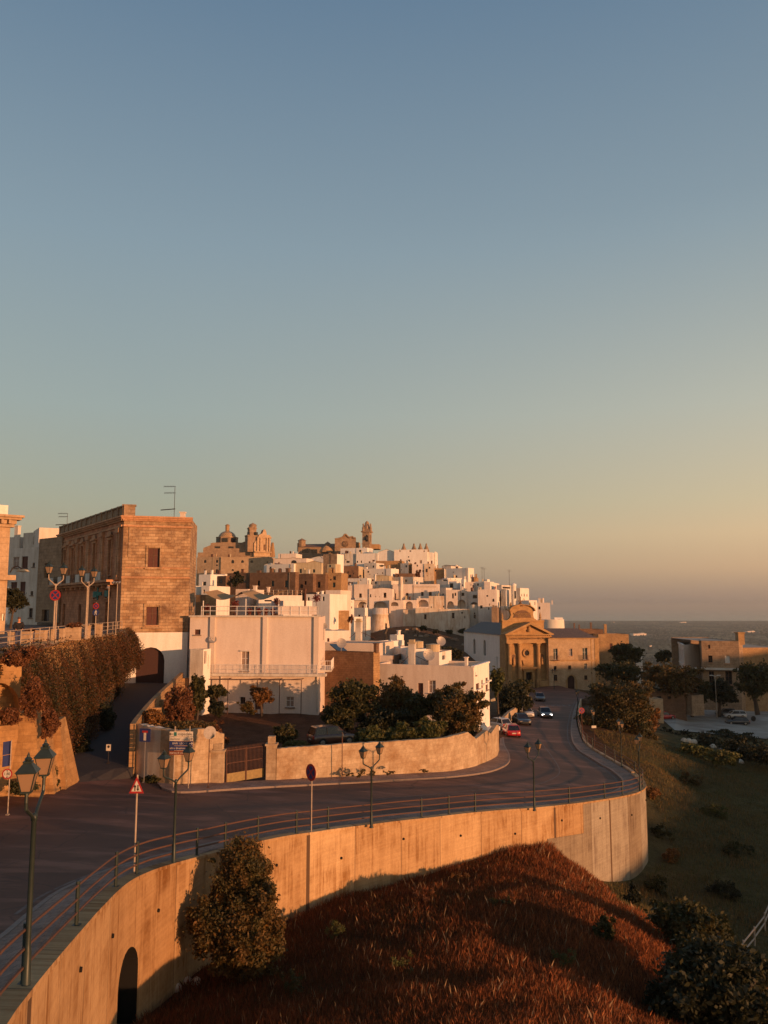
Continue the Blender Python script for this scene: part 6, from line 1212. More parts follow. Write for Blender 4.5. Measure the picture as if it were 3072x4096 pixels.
m = MB(); m.box((cT.x, cT.y, ZT(470)), (Lt*1.3, 4.6, .5), ang); m.box((cT.x, cT.y, ZT(570)), (Lt*1.12, 4.1, .4), ang); m.box((cT.x, cT.y, (ZT(465)+ZT(448))/2), (Lt*1.02, 3.6, ZT(448)-ZT(465)), ang)
for dx in (-1, 1):
    for dy in (-1, 1): m.lathe((cT.x+dx*Lt*.5, cT.y+dy*1.8, ZT(468)), [(.5, 0), (.5, 1.6), (.2, 2.3), (.35, 2.9), (0, 3.6)], 6)
m.build('cornice', 'cathedral_stone', BT)
m = MB(); m.lathe((cT.x, cT.y, 0), [(1.9, ZT(448)), (1.6, ZT(430)), (1.1, ZT(415)), (.95, ZT(405)), (1.0, ZT(400)), (.7, ZT(388)), (.4, ZT(382)), (.15, ZT(378))], 8); m.build('crown', 'cathedral_stone', BT)
m = MB(); q = pb_(Lt*.59, 0, .05); m.lathe((q[0], q[1]-.2, ZT(540)), [(.75, 0), (.6, .4), (.45, 1.2), (.2, 1.6), (0, 1.7)], 10); m.build('bell', 'iron', BT)
# ================================================================ BUILDING BEYOND THE CAR PARK (crop 10)
RB = root('institute_building', 'long dull brown building with flat roof and balcony slab beyond the car park', 'building', tuple(P(cx(10, 800), cy(10, 900), 178)))
def edgep(x, Y): return Vector((ray(cx(10, x), cy(10, 600))[0]*Y, Y))
e0, e1, e2, e3, e4, e5, e6 = edgep(365, 205), edgep(505, 176), edgep(560, 177), edgep(725, 180), edgep(760, 172), edgep(1290, 170), edgep(1345, 172)
zr = ray(0, cy(10, 430))[1]*172; zr2 = ray(0, cy(10, 490))[1]*176; zg = -33
w = MB(); Lw = (e1-e0).length; hw = [(Lw*f-.8, Lw*f+.8, zr2-z-2.4, zr2-z, 'w') for z in (1.2, 5.0) for f in (.1, .26, .42, .58, .74, .9)]
hw, pw_ = facewall(w, e0, e1, zg, zr2, hw, .3); facewall(w, e1, e2, zg, zr2); facewall(w, e2, e3, zg, zr2); w.build('left_wing', 'pink_plaster', RB); panes(hw, pw_, RB, 'pink_plaster', .3)
w = MB(); facewall(w, e3, e4, zg, zr); hw = holes_px(10, e4, e5, [(850, 640, 915, 740, 'w'), (1085, 640, 1160, 750, 'p'), (860, 860, 940, 1050, 'w'), (1090, 860, 1195, 1050, 'w'), (850, 490, 880, 545, 'w')]); hw, pw_ = facewall(w, e4, e5, zg, zr, hw, .3); facewall(w, e5, e6, zg, zr+1.2); bk = Vector((0, 18)); facewall(w, e6+bk, e4+bk, zg, zr); facewall(w, e5, e5+bk, zg, zr); w.build('centre_block', 'cathedral_stone', RB); panes(hw, pw_, RB, 'cathedral_stone', .3, True)
m = MB(); e7 = edgep(1850, 174); z3 = ray(0, cy(10, 530))[1]*172; hw = [(k*6.0+4, k*6.0+6, z3-6.5, z3-4, 'p') for k in range(3)]; hw, p7 = facewall(m, e6, e7, zg, z3, hw, .3); m.build('right_wing', 'orange_stone', RB); panes(hw, p7, RB, 'orange_stone', .3)
m = MB(); m.add([(*e0, zr2-.1), (*e1, zr2-.1), (*e2, zr2-.1), (*e3, zr2-.1), (*(e3+bk), zr2-.1), (*(e0+Vector((7, 6))), zr2-.1)], ((0, 1, 2, 3, 4, 5),)); m.add([(*e4, zr-.1), (*e5, zr-.1), (*(e5+bk), zr-.1), (*(e4+bk), zr-.1)], ((0, 1, 2, 3),)); m.add([(*e6, z3-.1), (*e7, z3-.1), (*(e7+bk), z3-.1), (*(e6+bk), z3-.1)], ((0, 1, 2, 3),)); m.build('roof', 'roof_flat', RB)
m = MB(); _, p9_ = facewall(MB(), e4, e5, 0, 1); zz = ray(0, cy(10, 815))[1]*171; bar(m, p9_, -3, (e5-e4).length, zz-.35, zz, -.1, 1.3); m.build('balcony_slab', 'pale_plaster', RB)
m = MB(); _, p9_ = facewall(MB(), e0, e1, 0, 1); bar(m, p9_, -.1, Lw+.1, zr2-.25, zr2+.1, -.2, .25); m.build('cornice', 'pink_plaster', RB); m = MB(); bar(m, p9_, 0, Lw, zr2-4.6, zr2-4.4, -.05, .12); m.build('string_course', 'pink_plaster', RB)
m = MB(); q = edgep(1310, 171); m.box((q.x, q.y, zr+.4), (1.3, 1.5, 2.4)); m.box((q.x, q.y, zr+1.7), (1.6, 1.8, .25)); m.build('chimney', 'orange_stone', RB)
# far white farmhouses on the plain
for k, (u, v, w_, lab) in enumerate(((2560, 2543, 60, 'long low white farm building on the plain behind the ruined house'), (3010, 2530, 36, 'white farm building on the plain at the right edge'), (2945, 2531, 14, 'tiny white hut on the plain left of the right edge farm'), (2460, 2490, 12, 'tiny white house on the plain near the coast'), (2610, 2588, 10, 'small pale shed on the plain above the white roof'), (2740, 2492, 26, 'pale building strip at the edge of the coast'))):
    Yf = 2.5; a, b = ray(u, v); Yf = 300
    while Yf < 9000 and b*Yf > HZ(a*Yf, Yf): Yf *= 1.01
    c = Vector((a*Yf, Yf, HZ(a*Yf, Yf))); wd = w_/3186*Yf*1.0; r_ = root('farmhouse', lab, 'farm building', tuple(c), 'far buildings on the plain'); hh_ = max(4, wd*.13)
    m = MB(); m.box((c.x, c.y, c.z+hh_/2-1), (wd, wd*.4, hh_+2), .3); m.box((c.x+wd*.2, c.y, c.z+hh_*.9), (wd*.3, wd*.3, hh_*.8), .3); m.build('wall', 'pink_plaster', r_); m = MB(); m.box((c.x, c.y, c.z+hh_+.15), (wd*1.02, wd*.42, .5), .3); m.build('roof', 'roof_flat', r_)
# ================================================================ VEGETATION
def leaves(cs, size, asp=.55, up=.0):
    n = len(cs); u = rng.normal(size=(n, 3)); u[:, 2] += up; u /= np.linalg.norm(u, axis=1)[:, None]; w = rng.normal(size=(n, 3)); v = np.cross(u, w); v /= np.linalg.norm(v, axis=1)[:, None]
    s = (size*(.6+.8*rng.random(n)))[:, None] if np.isscalar(size) else (size*(.6+.8*rng.random(n)))[:, None]
    V = np.stack([cs-u*s, cs-v*s*asp, cs+u*s, cs+v*s*asp], 1).reshape(-1, 3); F = np.arange(4*n).reshape(n, 4); return V, F
DG = ((.040, .045, .016), (.075, .062, .018)); OL = ((.075, .065, .022), (.14, .075, .02)); OR = ((.15, .072, .022), (.24, .11, .03)); RD = ((.13, .052, .024), (.20, .085, .035)); DK = ((.022, .026, .012), (.04, .04, .016)); GR = ((.07, .08, .02), (.11, .10, .03))
def crown_pts(ells, nc, nl, sig=.16):
    out = []; tn = []
    tot = sum(r[0]*r[1]*r[2] for _, r in ells)**1.0
    for c, r in ells:
        k = max(3, int(nc*(r[0]*r[1]*r[2])/tot)); d = rng.normal(size=(k, 3)); d /= np.linalg.norm(d, axis=1)[:, None]; rad = (.45+.6*rng.random((k, 1))**.6); cc = np.array(c)+d*rad*np.array(r)
        t_ = rng.random(k)
        p = cc[:, None]+rng.normal(size=(k, nl, 3))*np.array(r)*sig*(.6+.8*rng.random((k, 1, 1))); out.append(p.reshape(-1, 3)); tn.append(np.repeat(t_, nl))
    return np.concatenate(out), np.concatenate(tn)
def tone_of(t, pal):
    a, b = np.array(pal[0]), np.array(pal[1]); tt = np.clip(t+rng.normal(size=len(t))*.22, 0, 1.15)[:, None]; c = a*(1-tt)+b*tt; return np.repeat(c*(.75+.5*rng.random((len(t), 1))), 4, 0)
def tree(name, label, cat, u, v, w, h, Y, pal=DG, leaf=.16, nc=70, nl=90, trunk=.0, group=None, lobes=6, base_v=None, squash=1.0):
    """crown centred on pixel (u, v), w by h pixels, at distance Y"""
    c = P(u, v, Y); rw_, rh = w/2/3186*Y, h/2/3186*Y; bz = ray(u, base_v)[1]*Y if base_v else c.z-rh-trunk; r_ = root(name, label, cat, (c.x, c.y, bz), group)
    ells = [((c.x, c.y, c.z), (rw_*.60, rw_*.58, rh*.66))]
    for k in range(lobes):
        a = 2*math.pi*(k+random.random()*.6)/lobes; q = random.uniform(.42, .74); ells.append(((c.x+math.cos(a)*rw_*q, c.y+math.sin(a)*rw_*q*.8, c.z+random.uniform(-.62, .62)*rh), (rw_*random.uniform(.22, .42), rw_*random.uniform(.22, .42), rh*random.uniform(.2, .42))))
    p, t_ = crown_pts(ells, nc, nl); ok = p[:, 2] > bz-.2; p, t_ = p[ok], t_[ok]; V, F = leaves(p, leaf); fast_mesh('crown', V, F, tone_of(t_, pal), 'leaf', r_)
    if name in ('weed', 'hedge', 'creeper_clump', 'climbing_shrub') or rh < 1.0 and name == 'bush': return r_
    m = MB(); tr = max(.06, rw_*.07); tip = Vector((c.x+random.uniform(-.1, .1)*rw_, c.y, c.z-rh*.1)); b0 = Vector((c.x+random.uniform(-.15, .15)*rw_, c.y, bz-.4)); md = b0.lerp(tip, .5)+Vector((random.uniform(-.1, .1)*rw_, 0, 0)); m.tube(b0, md, tr*1.5, tr, 7); m.tube(md, tip, tr, tr*.6, 7)
    for k in range(5):
        a = 2*math.pi*k/5+.4; e = Vector((c.x+math.cos(a)*rw_*.6, c.y+math.sin(a)*rw_*.55, c.z+random.uniform(-.1, .5)*rh)); s0 = md.lerp(tip, random.random()*.8); m.tube(s0, e, tr*.55, tr*.15, 5)
    m.build('trunk', 'bark', r_); return r_
GT = 'garden trees and shrubs'; VT = 'trees on the right slope'
tree('bush', 'tall olive brown bush growing against the retaining wall in the foreground', 'bush', 960, 3720, 380, 400, 32.5, OL, .065, 230, 230, base_v=3930, lobes=11)
tree('bush', 'upper leafy tip of growth reaching the railing from the wall bush', 'bush', 955, 3490, 290, 330, 33.4, OL, .055, 130, 220, base_v=3600, lobes=8)
tree('bush', 'big dark shrub in the bottom right corner', 'bush', 2860, 3960, 560, 420, 33.5, DK, .12, 200, 150, base_v=4250, lobes=9)
tree('bush', 'dark shrub with yellowish tips above the bottom right corner shrub', 'bush', 2780, 3720, 360, 220, 41, DG, .11, 110, 110, base_v=3860, lobes=7)
tree('bush', 'small round green shrub on the crest of the dry meadow', 'bush', 2425, 3720, 100, 120, 39, DG, .07, 30, 90, base_v=3790, lobes=4)
tree('bush', 'dark weedy shrub at the foot of the boundary wall corner', 'bush', 590, 3125, 110, 60, 55, DG, .08, 30, 80, base_v=3160, lobes=4)
tree('bush', 'low weeds along the boundary wall below the direction signs', 'bush', 690, 3138, 160, 36, 55, DG, .06, 26, 70, base_v=3158, lobes=6)
tree('tree', 'dark garden tree in front of the brown stone wall', 'tree', 1400, 2800, 240, 190, 80, DG, .17, 90, 110, group=GT, base_v=2950)
tree('tree', 'spreading olive green garden tree left of the pink house door', 'tree', 1575, 2800, 240, 210, 82, OL, .16, 90, 110, group=GT, base_v=2960)
tree('tree', 'dense dark tree low in the middle of the garden', 'tree', 1530, 2885, 250, 130, 79, DK, .16, 90, 110, group=GT, base_v=2970)
tree('tree', 'large round brownish tree beside the sunlit end of the pink house', 'tree', 1835, 2860, 250, 240, 75, OL, .15, 120, 120, group=GT, base_v=3000, lobes=8)
tree('tree', 'upper part tree with ragged top in front of the pink house wall', 'tree', 1800, 2790, 180, 110, 78, OL, .14, 60, 90, group=GT, base_v=2900)
tree('tree', 'broad dark tree filling the middle of the garden', 'tree', 1670, 2850, 190, 170, 80, DG, .15, 80, 110, group=GT, base_v=2960)
tree('tree', 'dark tree close behind the parked car roof', 'tree', 1360, 2870, 150, 120, 79, DG, .15, 60, 110, group=GT, base_v=2960)
for k, (u, w_, v, h, lab) in enumerate(((1450, 90, 2960, 66, 'leftmost'), (1500, 170, 2945, 90, 'second'), (1610, 170, 2935, 100, 'third'), (1720, 150, 2925, 100, 'rightmost'))):
    tree('climbing_shrub', lab+' of the green shrubs spilling over the garden wall', 'shrub', u, v, w_, h, 66.5, GR if k else DG, .12, 60, 100, group='shrubs behind the garden wall', base_v=v+h*.55, lobes=5)
tree('bush', 'dark shrub in front of the parked brown car', 'bush', 1140, 2935, 130, 100, 70.5, DG, .10, 60, 100, group=GT, base_v=2990)
tree('bush', 'green low shrub just left of the parked car wheel', 'bush', 1180, 2978, 130, 36, 67, GR, .09, 40, 90, group=GT, base_v=2995)
tree('small_tree', 'small round topped loquat tree with forked bare trunk in the garden', 'tree', 1040, 2775, 130, 90, 84, OR, .13, 45, 80, group=GT, base_v=2850, lobes=6)
tree('small_tree', 'small dark tree left of the pergola posts', 'tree', 862, 2765, 110, 70, 83, DG, .13, 40, 80, group=GT, base_v=2830)
tree('bush', 'round dark oleander bush under the small dark tree', 'bush', 862, 2835, 100, 75, 80, DK, .10, 50, 90, group=GT, base_v=2868)
tree('bush', 'round bush at the foot of the loquat tree', 'bush', 983, 2830, 72, 62, 81, OL, .09, 40, 80, group=GT, base_v=2858)
tree('tree', 'slender dark tree between the ramp parapet and the white annex', 'tree', 785, 2780, 90, 190, 78, DG, .14, 60, 90, group=GT, base_v=2880)
tree('climbing_shrub', 'rust coloured creeper covering the ramp buttresses', 'shrub', 715, 2850, 150, 260, 68, RD, .12, 110, 110, group=GT, base_v=2990, lobes=8)
tree('climbing_shrub', 'yellow leaved creeper at the low end of the ramp parapet', 'shrub', 600, 2870, 110, 90, 60.5, OR, .09, 50, 90, group=GT, base_v=2915)
tree('climbing_shrub', 'dry reddish creeper on top of the boundary wall', 'shrub', 730, 2905, 260, 50, 60, OL, .09, 60, 90, group=GT, base_v=2940, lobes=8)
tree('bush', 'reddish twiggy bush behind the stone wall left of the gate', 'bush', 840, 2945, 150, 130, 67, RD, .10, 60, 90, group=GT, base_v=3010)
tree('tree', 'slim tree between the pink house and the white nave', 'tree', 1990, 2715, 80, 150, 112, GR, .2, 50, 80, group=GT, base_v=2860)
tree('tree', 'dark tree mass behind the second road wall', 'tree', 2055, 2790, 170, 130, 122, DK, .22, 90, 90, group=GT, base_v=2880)
tree('tree', 'dark low trees in front of the church steps', 'tree', 2090, 2745, 120, 70, 142, DG, .22, 60, 80, group=GT, base_v=2800)
tree('large_bush', 'huge round bush with orange lit right side beside the road', 'bush', 2490, 2840, 320, 260, 118, ((.045, .048, .018), (.12, .075, .022)), .16, 320, 170, group=VT, base_v=2985, lobes=10)
tree('large_bush', 'orange brown leaning bush just right of the huge round bush', 'bush', 2585, 2880, 130, 170, 121, OR, .2, 80, 90, group=VT, base_v=2985)
tree('tree', 'dark tree right of the convent corner', 'tree', 2490, 2690, 220, 120, 165, DG, .28, 90, 90, group=VT, base_v=2800)
tree('tree', 'pointed dark tree behind, in front of the ruined brown house', 'tree', 2510, 2620, 170, 110, 190, DG, .3, 80, 90, group=VT, base_v=2740)
tree('tree', 'large spreading pine like tree in front of the institute left wing', 'tree', 2690, 2710, 260, 160, 152, OL, .26, 120, 100, group=VT, base_v=2860, lobes=9)
tree('tree', 'dark tree left of the car park lamp', 'tree', 2780, 2770, 160, 130, 158, DG, .26, 80, 90, group=VT, base_v=2880)
tree('tree', 'dark round tree right of the car park lamp', 'tree', 2890, 2765, 150, 110, 160, DK, .26, 80, 90, group=VT, base_v=2870)
tree('tree', 'leaning pine with bare curved trunk at the right frame edge', 'tree', 3035, 2720, 190, 170, 150, DG, .26, 100, 100, group=VT, base_v=2850)
tree('tree', 'small dark tree at the plain edge right of the white roof', 'tree', 2665, 2625, 90, 60, 215, DG, .3, 40, 80, group=VT, base_v=2680)
tree('tree', 'dark scrubby tree under the spreading pine', 'tree', 2640, 2790, 150, 110, 158, DK, .26, 70, 90, group=VT, base_v=2860)
tree('tree', 'dark street tree behind the railing at the far left', 'tree', 45, 2400, 110, 120, 84, DK, .16, 60, 90, base_v=2500)
for k, (u, v, w_, h, Y_, lab) in enumerate(((2700, 2965, 170, 62, 126, 'first hedge length nearest the huge bush'), (2830, 2985, 180, 72, 120, 'second hedge length along the car park'), (2960, 3010, 190, 90, 113, 'third hedge length below the parked cars'), (3060, 3030, 150, 90, 108, 'last hedge length at the right frame edge'), (2790, 3010, 190, 44, 110, 'lower yellowish hedge length in front of the first ones'), (2900, 3035, 150, 44, 104, 'lower yellowish hedge length beside the fallen slab'), (2920, 2955, 260, 40, 132, 'narrow dark hedge just under the car park edge'))):
    tree('hedge', lab, 'hedge', u, v-8, w_, h*1.35, Y_, GR if 'yellow' in lab else DK, .18, 60, 80, group='hedges below the car park', base_v=v+h*.55, lobes=7)
for k, (u, v, w_, h, lab) in enumerate(((1690, 2512, 40, 26, 'leftmost'), (1745, 2525, 34, 20, 'second'), (1800, 2528, 40, 22, 'third'), (1850, 2522, 46, 26, 'fourth'), (1890, 2530, 38, 20, 'rightmost'))):
    tree('bush', lab+' of the dark shrubs on the dry slope under the town wall', 'bush', u, v, w_, h, 228-k*2, DG, .22, 18, 60, group='shrubs on the dry slope', base_v=v+h*.6, lobes=3)
tree('bush', 'dark shrubs at the foot of the slope left of the white nave', 'bush', 1800, 2610, 130, 60, 165, DK, .25, 60, 80, group='shrubs on the dry slope', base_v=2650)
tree('bush', 'brown creeper growing on the stair wall house in the town', 'bush', 1672, 2290, 30, 44, 298, RD, .25, 16, 60, base_v=2315, lobes=3)
tree('bush', 'dark ivy clump on the stone house row left of the town', 'bush', 945, 2320, 70, 70, 171, DK, .2, 30, 70, base_v=2360, lobes=4)
tree('bush', 'dark shrub in the corner beside the orange stone block', 'bush', 1402, 2480, 26, 34, 148, RD, .15, 16, 60, base_v=2500, lobes=3)
tree('bush', 'low plants on the terraces below the long white house', 'bush', 1500, 2262, 90, 24, 306, DK, .25, 30, 60, base_v=2275, lobes=4)
# rocks on the dry slope
for k in range(26):
    u, v = random.uniform(1590, 1900), random.uniform(2515, 2600); p = GH(u, v, 150)
    if p.y > 330: continue
    m = MB(); rr = random.uniform(.5, 1.5); m.lathe((p.x, p.y, p.z-.3), [(rr*random.uniform(.8, 1.1), 0), (rr*.9, rr*.5), (rr*.45, rr*.8), (0, rr*.85)], 6, k); o = m.build('rock', 'cathedral_stone'); o['label'] = 'pale boulder on the dry slope under the town wall'; o['category'] = 'rock'; o['group'] = 'boulders on the dry slope'
# hanging vine over the terrace wall
VR = root('hanging_vine', 'thick rust brown creeper hanging over the upper street wall', 'creeper', (-24, 60, TZ))
tx_ = lambda y: np.interp(y, [q[1] for q in top_line], [q[0] for q in top_line]); fx_ = lambda y: np.interp(y, [q[1] for q in fp_line], [q[0] for q in fp_line])
ns = 5200; y = rng.uniform(46.5, 88, ns)**1.0; ln = np.interp(y, [46, 48, 50, 53, 56, 58, 62, 66, 70, 76, 82, 86, 88], [1.2, 2.2, 3.2, 4.5, 6.8, 8.3, 8.0, 6.6, 5.6, 4.9, 4.4, 3.8, 2.2])*(1+.13*np.sin(y*1.9)+.1*np.sin(y*4.7+1)); start = rng.random(ns)**1.2*.75
bul = np.interp(y, [46, 50, 56, 64, 80, 86, 88], [.5, .7, 1.0, 1.3, 1.5, 1.7, .8])*(1+.25*np.sin(y*1.3)+.2*np.sin(y*3.1))
P_ = []; T_ = []; K = 16
for k in range(K):
    f = start+(1-start)*(k/K)*rng.uniform(.5, 1, ns); zz = TZ+.35-ln*f; wx0 = tx_(y)+(fx_(y)-tx_(y))*np.clip((TZ-zz)/9, 0, 1); o = bul*np.sin(np.clip(f*2.2+.25, 0, 2.6))**.8*rng.uniform(.55, 1.05, ns)
    P_.append(np.stack([wx0+.15+o+rng.normal(size=ns)*.08, y+rng.normal(size=ns)*.12, zz+rng.normal(size=ns)*.08], 1)); T_.append(np.clip(.5+.45*np.sin(y*.9+f*4)*np.sin(y*2.3-f*3)+rng.normal(size=ns)*.2, 0, 1))
p = np.concatenate(P_); t_ = np.concatenate(T_); V, F = leaves(p, .075, .5, -.6); fast_mesh('foliage', V, F, tone_of(t_, ((.030, .032, .011), (.125, .050, .018))), 'leaf', VR)
def blob(u, v, w_, h, Y_, lab, pal): return tree('creeper_clump', lab, 'creeper', u, v, w_, h, Y_, pal, .08, 50, 90, base_v=v+h*.6, lobes=5)
blob(30, 2868, 90, 80, 46.6, 'round clump of creeper hanging in the arched recess at the left edge', RD)
blob(410, 2870, 110, 150, 66, 'dark green creeper low beside the ramp', DK); blob(320, 2980, 90, 130, 60, 'dark green ivy at the foot of the vine wall', DK); blob(455, 2790, 60, 90, 80, 'dark ivy near the arched door', DK)
tree('bush', 'weeds at the foot of the buttresses behind the near street lamp', 'bush', 80, 3150, 150, 70, 46.3, DG, .07, 40, 80, base_v=3200); tree('bush', 'weeds in front of the leaning pipe at the wall foot', 'bush', 205, 3110, 60, 120, 50.4, DG, .06, 30, 70, base_v=3180)
for k, (u, v, h, lab) in enumerate(((1210, 3108, 22, 'left'), (1400, 3095, 20, 'middle left'), (1445, 3085, 60, 'tall dark'), (1490, 3090, 24, 'middle right'), (1560, 3085, 22, 'right'), (1700, 3080, 18, 'far right'))):
    tree('weed', lab+' weed tuft at the foot of the garden wall', 'weed', u, v+h*.2, 52, h, 59.3+(.0 if u > 1500 else -.3), OL, .035, 12, 50, group='weeds along the garden wall', base_v=v+h*.5, lobes=3)
# ---------------------------------------------------------------- meadow grass
wl_a = np.array([(p.x, p.y) for p in wall_line if p.y < 66 and p.x < 21]); wy = np.maximum.accumulate(wl_a[:, 1])
def blades(n, x0, x1, y0, y1, keep, hgt, wid, pals, nm, lab):
    x = rng.uniform(x0, x1, n); y = y0+(y1-y0)*rng.random(n)**1.15; k = keep(x, y); x, y = x[k], y[k]
    # tufts
    x = x+rng.normal(size=len(x))*.02; z = ground_h(x, y); k = (z > -17.6) if nm == 'dry_grass' else (z <= -16.5); x, y, z = x[k], y[k], z[k]; n = len(x)
    pn = .5+.5*np.sin(x*.8+1.5*np.sin(y*.5))*np.sin(y*.9+1.2*np.sin(x*.6)); big = .5+.5*np.sin(x*.33+y*.21+2*np.sin(y*.12)); h = hgt*(.35+.9*rng.random(n)**1.5)*(.5+.5*pn+.5*big*(.5+.5*np.sin(x*2.1+y*.7)*np.sin(y*1.9-x)))
    a = rng.random(n)*2*math.pi; dx, dy = np.cos(a)*wid, np.sin(a)*wid; lx, ly = rng.normal(size=n)*.22*h, rng.normal(size=n)*.22*h
    V = np.stack([np.stack([x-dx, y-dy, z-.03], 1), np.stack([x+dx, y+dy, z-.03], 1), np.stack([x+lx*.45+dx*.7, y+ly*.45+dy*.7, z+h*.62], 1), np.stack([x+lx, y+ly, z+h], 1)], 1).reshape(-1, 3)
    F = np.arange(4*n).reshape(n, 4); sun_crest = np.clip((x-(-4+.42*(y-24)))/9, 0, 1) if nm == 'dry_grass' else big*.6; t = np.clip(rng.random(n)*.62+pn*.22+sun_crest*.32-.05, 0, 1)[:, None]; c = np.where(t < .5, np.array(pals[0])*(1-2*t)+np.array(pals[1])*2*t, np.array(pals[1])*(2-2*t)+np.array(pals[2])*(2*t-1)); c = c*(.7+.6*rng.random((n, 1)))  # blades turn brighter red towards the right crest, painting low sunlight in
    return fast_mesh(nm, V, F, np.repeat(c, 4, 0), 'grass_blade', kind='stuff', label=lab, category='grass')
kp = lambda x, y: x > np.interp(y, wy, wl_a[:, 0])+.25
blades(520000, -8.5, 21, 21, 60, kp, .36, .009, ((.060, .046, .017), (.19, .060, .025), (.38, .135, .05)), 'dry_grass', 'tall dry reddish meadow grass below the retaining wall')
kp2 = lambda x, y: (x > np.interp(y, wy, wl_a[:, 0])+.3)
blades(210000, 8, 62, 30, 112, lambda x, y: (x > np.interp(y, list(wy)+[70, 80, 120], list(wl_a[:, 0])+[24, 26, 28])+.6) & (x < y*.52+4), .34, .022, ((.07, .085, .03), (.13, .10, .04), (.22, .12, .05)), 'field_grass', 'short dark green grass on the slope right of the wall')
blades(60000, -18, 10, 60, 88, lambda x, y: x < np.interp(y, [59, 66, 82], [-5, 8, 10]), .14, .02, ((.10, .07, .03), (.17, .09, .05), (.2, .12, .06)), 'garden_grass', 'thin dry grass and earth in the garden') if False else None

# scattered pale seed stalks and green weeds standing above the meadow
blades(7000, -8.5, 21, 21, 60, kp, .56, .006, ((.22, .15, .08), (.34, .22, .12), (.42, .28, .16)), 'dry_grass', 'tall pale seed stalks standing above the dry meadow grass')

for k, (u, v, w_, h, Y_, lab, pal) in enumerate(((2660, 3330, 110, 60, 74, 'dark scrub on the slope just right of the retaining wall', DG), (2700, 3420, 90, 60, 68, 'orange lit scrub patch on the slope right of the wall', OR), (2640, 3560, 130, 60, 57, 'low scrub at the foot of the grey end panels', DG), (2540, 3600, 90, 50, 52, 'dark weeds between meadow crest and wall foot', DK),
        (2850, 3250, 120, 40, 84, 'flat green scrub patch in the middle of the right field', GR), (2980, 3400, 130, 60, 72, 'dark scrub patch in the right field near the fence', DG), (2760, 3130, 110, 30, 96, 'brownish scrub patch in the upper right field', OL), (2620, 3180, 70, 34, 88, 'yellowish tufts beside the pavement tip', OR), (2900, 3560, 150, 60, 58, 'wide dark scrub above the bottom right shrubs', DK), (2720, 3640, 100, 60, 50, 'greenish scrub left of the bottom right shrubs', DG))):
    q = GH(u, v+h*.4, 30); tree('scrub', lab, 'bush', u, v, w_, h, q.y, pal, .09, 40, 80, group='scrub patches on the right slope', base_v=v+h*.6, lobes=5) if False else None
    c = Vector((q.x, q.y, HZ(q.x, q.y)+.25)); rw_ = w_/2/3186*q.y; r_ = root('scrub', lab, 'bush', tuple(c), 'scrub patches on the right slope'); ells = [((c.x+random.uniform(-.6, .6)*rw_, c.y+random.uniform(-.6, .6)*rw_, c.z+.1), (rw_*random.uniform(.25, .5), rw_*random.uniform(.3, .6), random.uniform(.3, .7))) for _ in range(6)]
    p, t_ = crown_pts(ells, 40, 80); V, F = leaves(p, .08); fast_mesh('crown', V, F, tone_of(t_, pal), 'leaf', r_)
for k, (u, v, lab, pal) in enumerate(((1330, 3760, 'green weed clump on the left part of the meadow', GR), (1620, 3900, 'pale green weed clump low on the meadow', GR), (2010, 3640, 'small dark weed clump on the upper meadow', DG), (2250, 3880, 'yellow green weed clump on the right part of the meadow', GR), (1180, 3980, 'dark weeds at the lower left of the meadow', DG), (1850, 3530, 'orange weed clump near the meadow crest', OR), (1700, 3640, 'dry brown thistle clump in the middle meadow', RD))):
    q = GH(u, v, 20); c = Vector((q.x, q.y, HZ(q.x, q.y)+.3)); r_ = root('weed', lab, 'weed', tuple(c), 'weed clumps in the meadow'); ells = [((c.x+random.uniform(-.5, .5), c.y+random.uniform(-.5, .5), c.z), (.3, .3, .35)) for _ in range(5)]; p, t_ = crown_pts(ells, 16, 60); V, F = leaves(p, .05, .35, .8); fast_mesh('crown', V, F, tone_of(t_, pal), 'leaf', r_)
# olive groves on the plain: far too many to count
n = 26000; y = 520*(8000/520)**rng.random(n); x = y*rng.uniform(.02, .56, n); nf = np.sin(x*.004+2*np.sin(y*.0011))*np.sin(y*.0023+1.5*np.sin(x*.002)); k = rng.random(n) < .55+.45*nf; x, y = x[k], y[k]; z = ground_h(x, y); n = len(x); rr = rng.uniform(3, 6.5, n)*(1+y/9000); hh = rr*rng.uniform(.7, 1.1, n)
o6 = np.array([(1, 0, 0), (0, 1, 0), (-1, 0, 0), (0, -1, 0), (0, 0, 1)]); V = (o6[None]*np.stack([rr, rr, hh], 1)[:, None]+np.stack([x, y, z], 1)[:, None]).reshape(-1, 3); b5 = (np.arange(n)*5)[:, None, None]; F = (b5+np.array([(0, 1, 4), (1, 2, 4), (2, 3, 4), (3, 0, 4)])[None]).reshape(-1, 3)
c = np.array([.035, .042, .02])*(.6+.9*rng.random((n, 1))); fast_mesh('olive_grove', V, F, np.repeat(c, 5, 0), 'leaf', kind='stuff', label='dark olive groves spread over the coastal plain', category='trees')
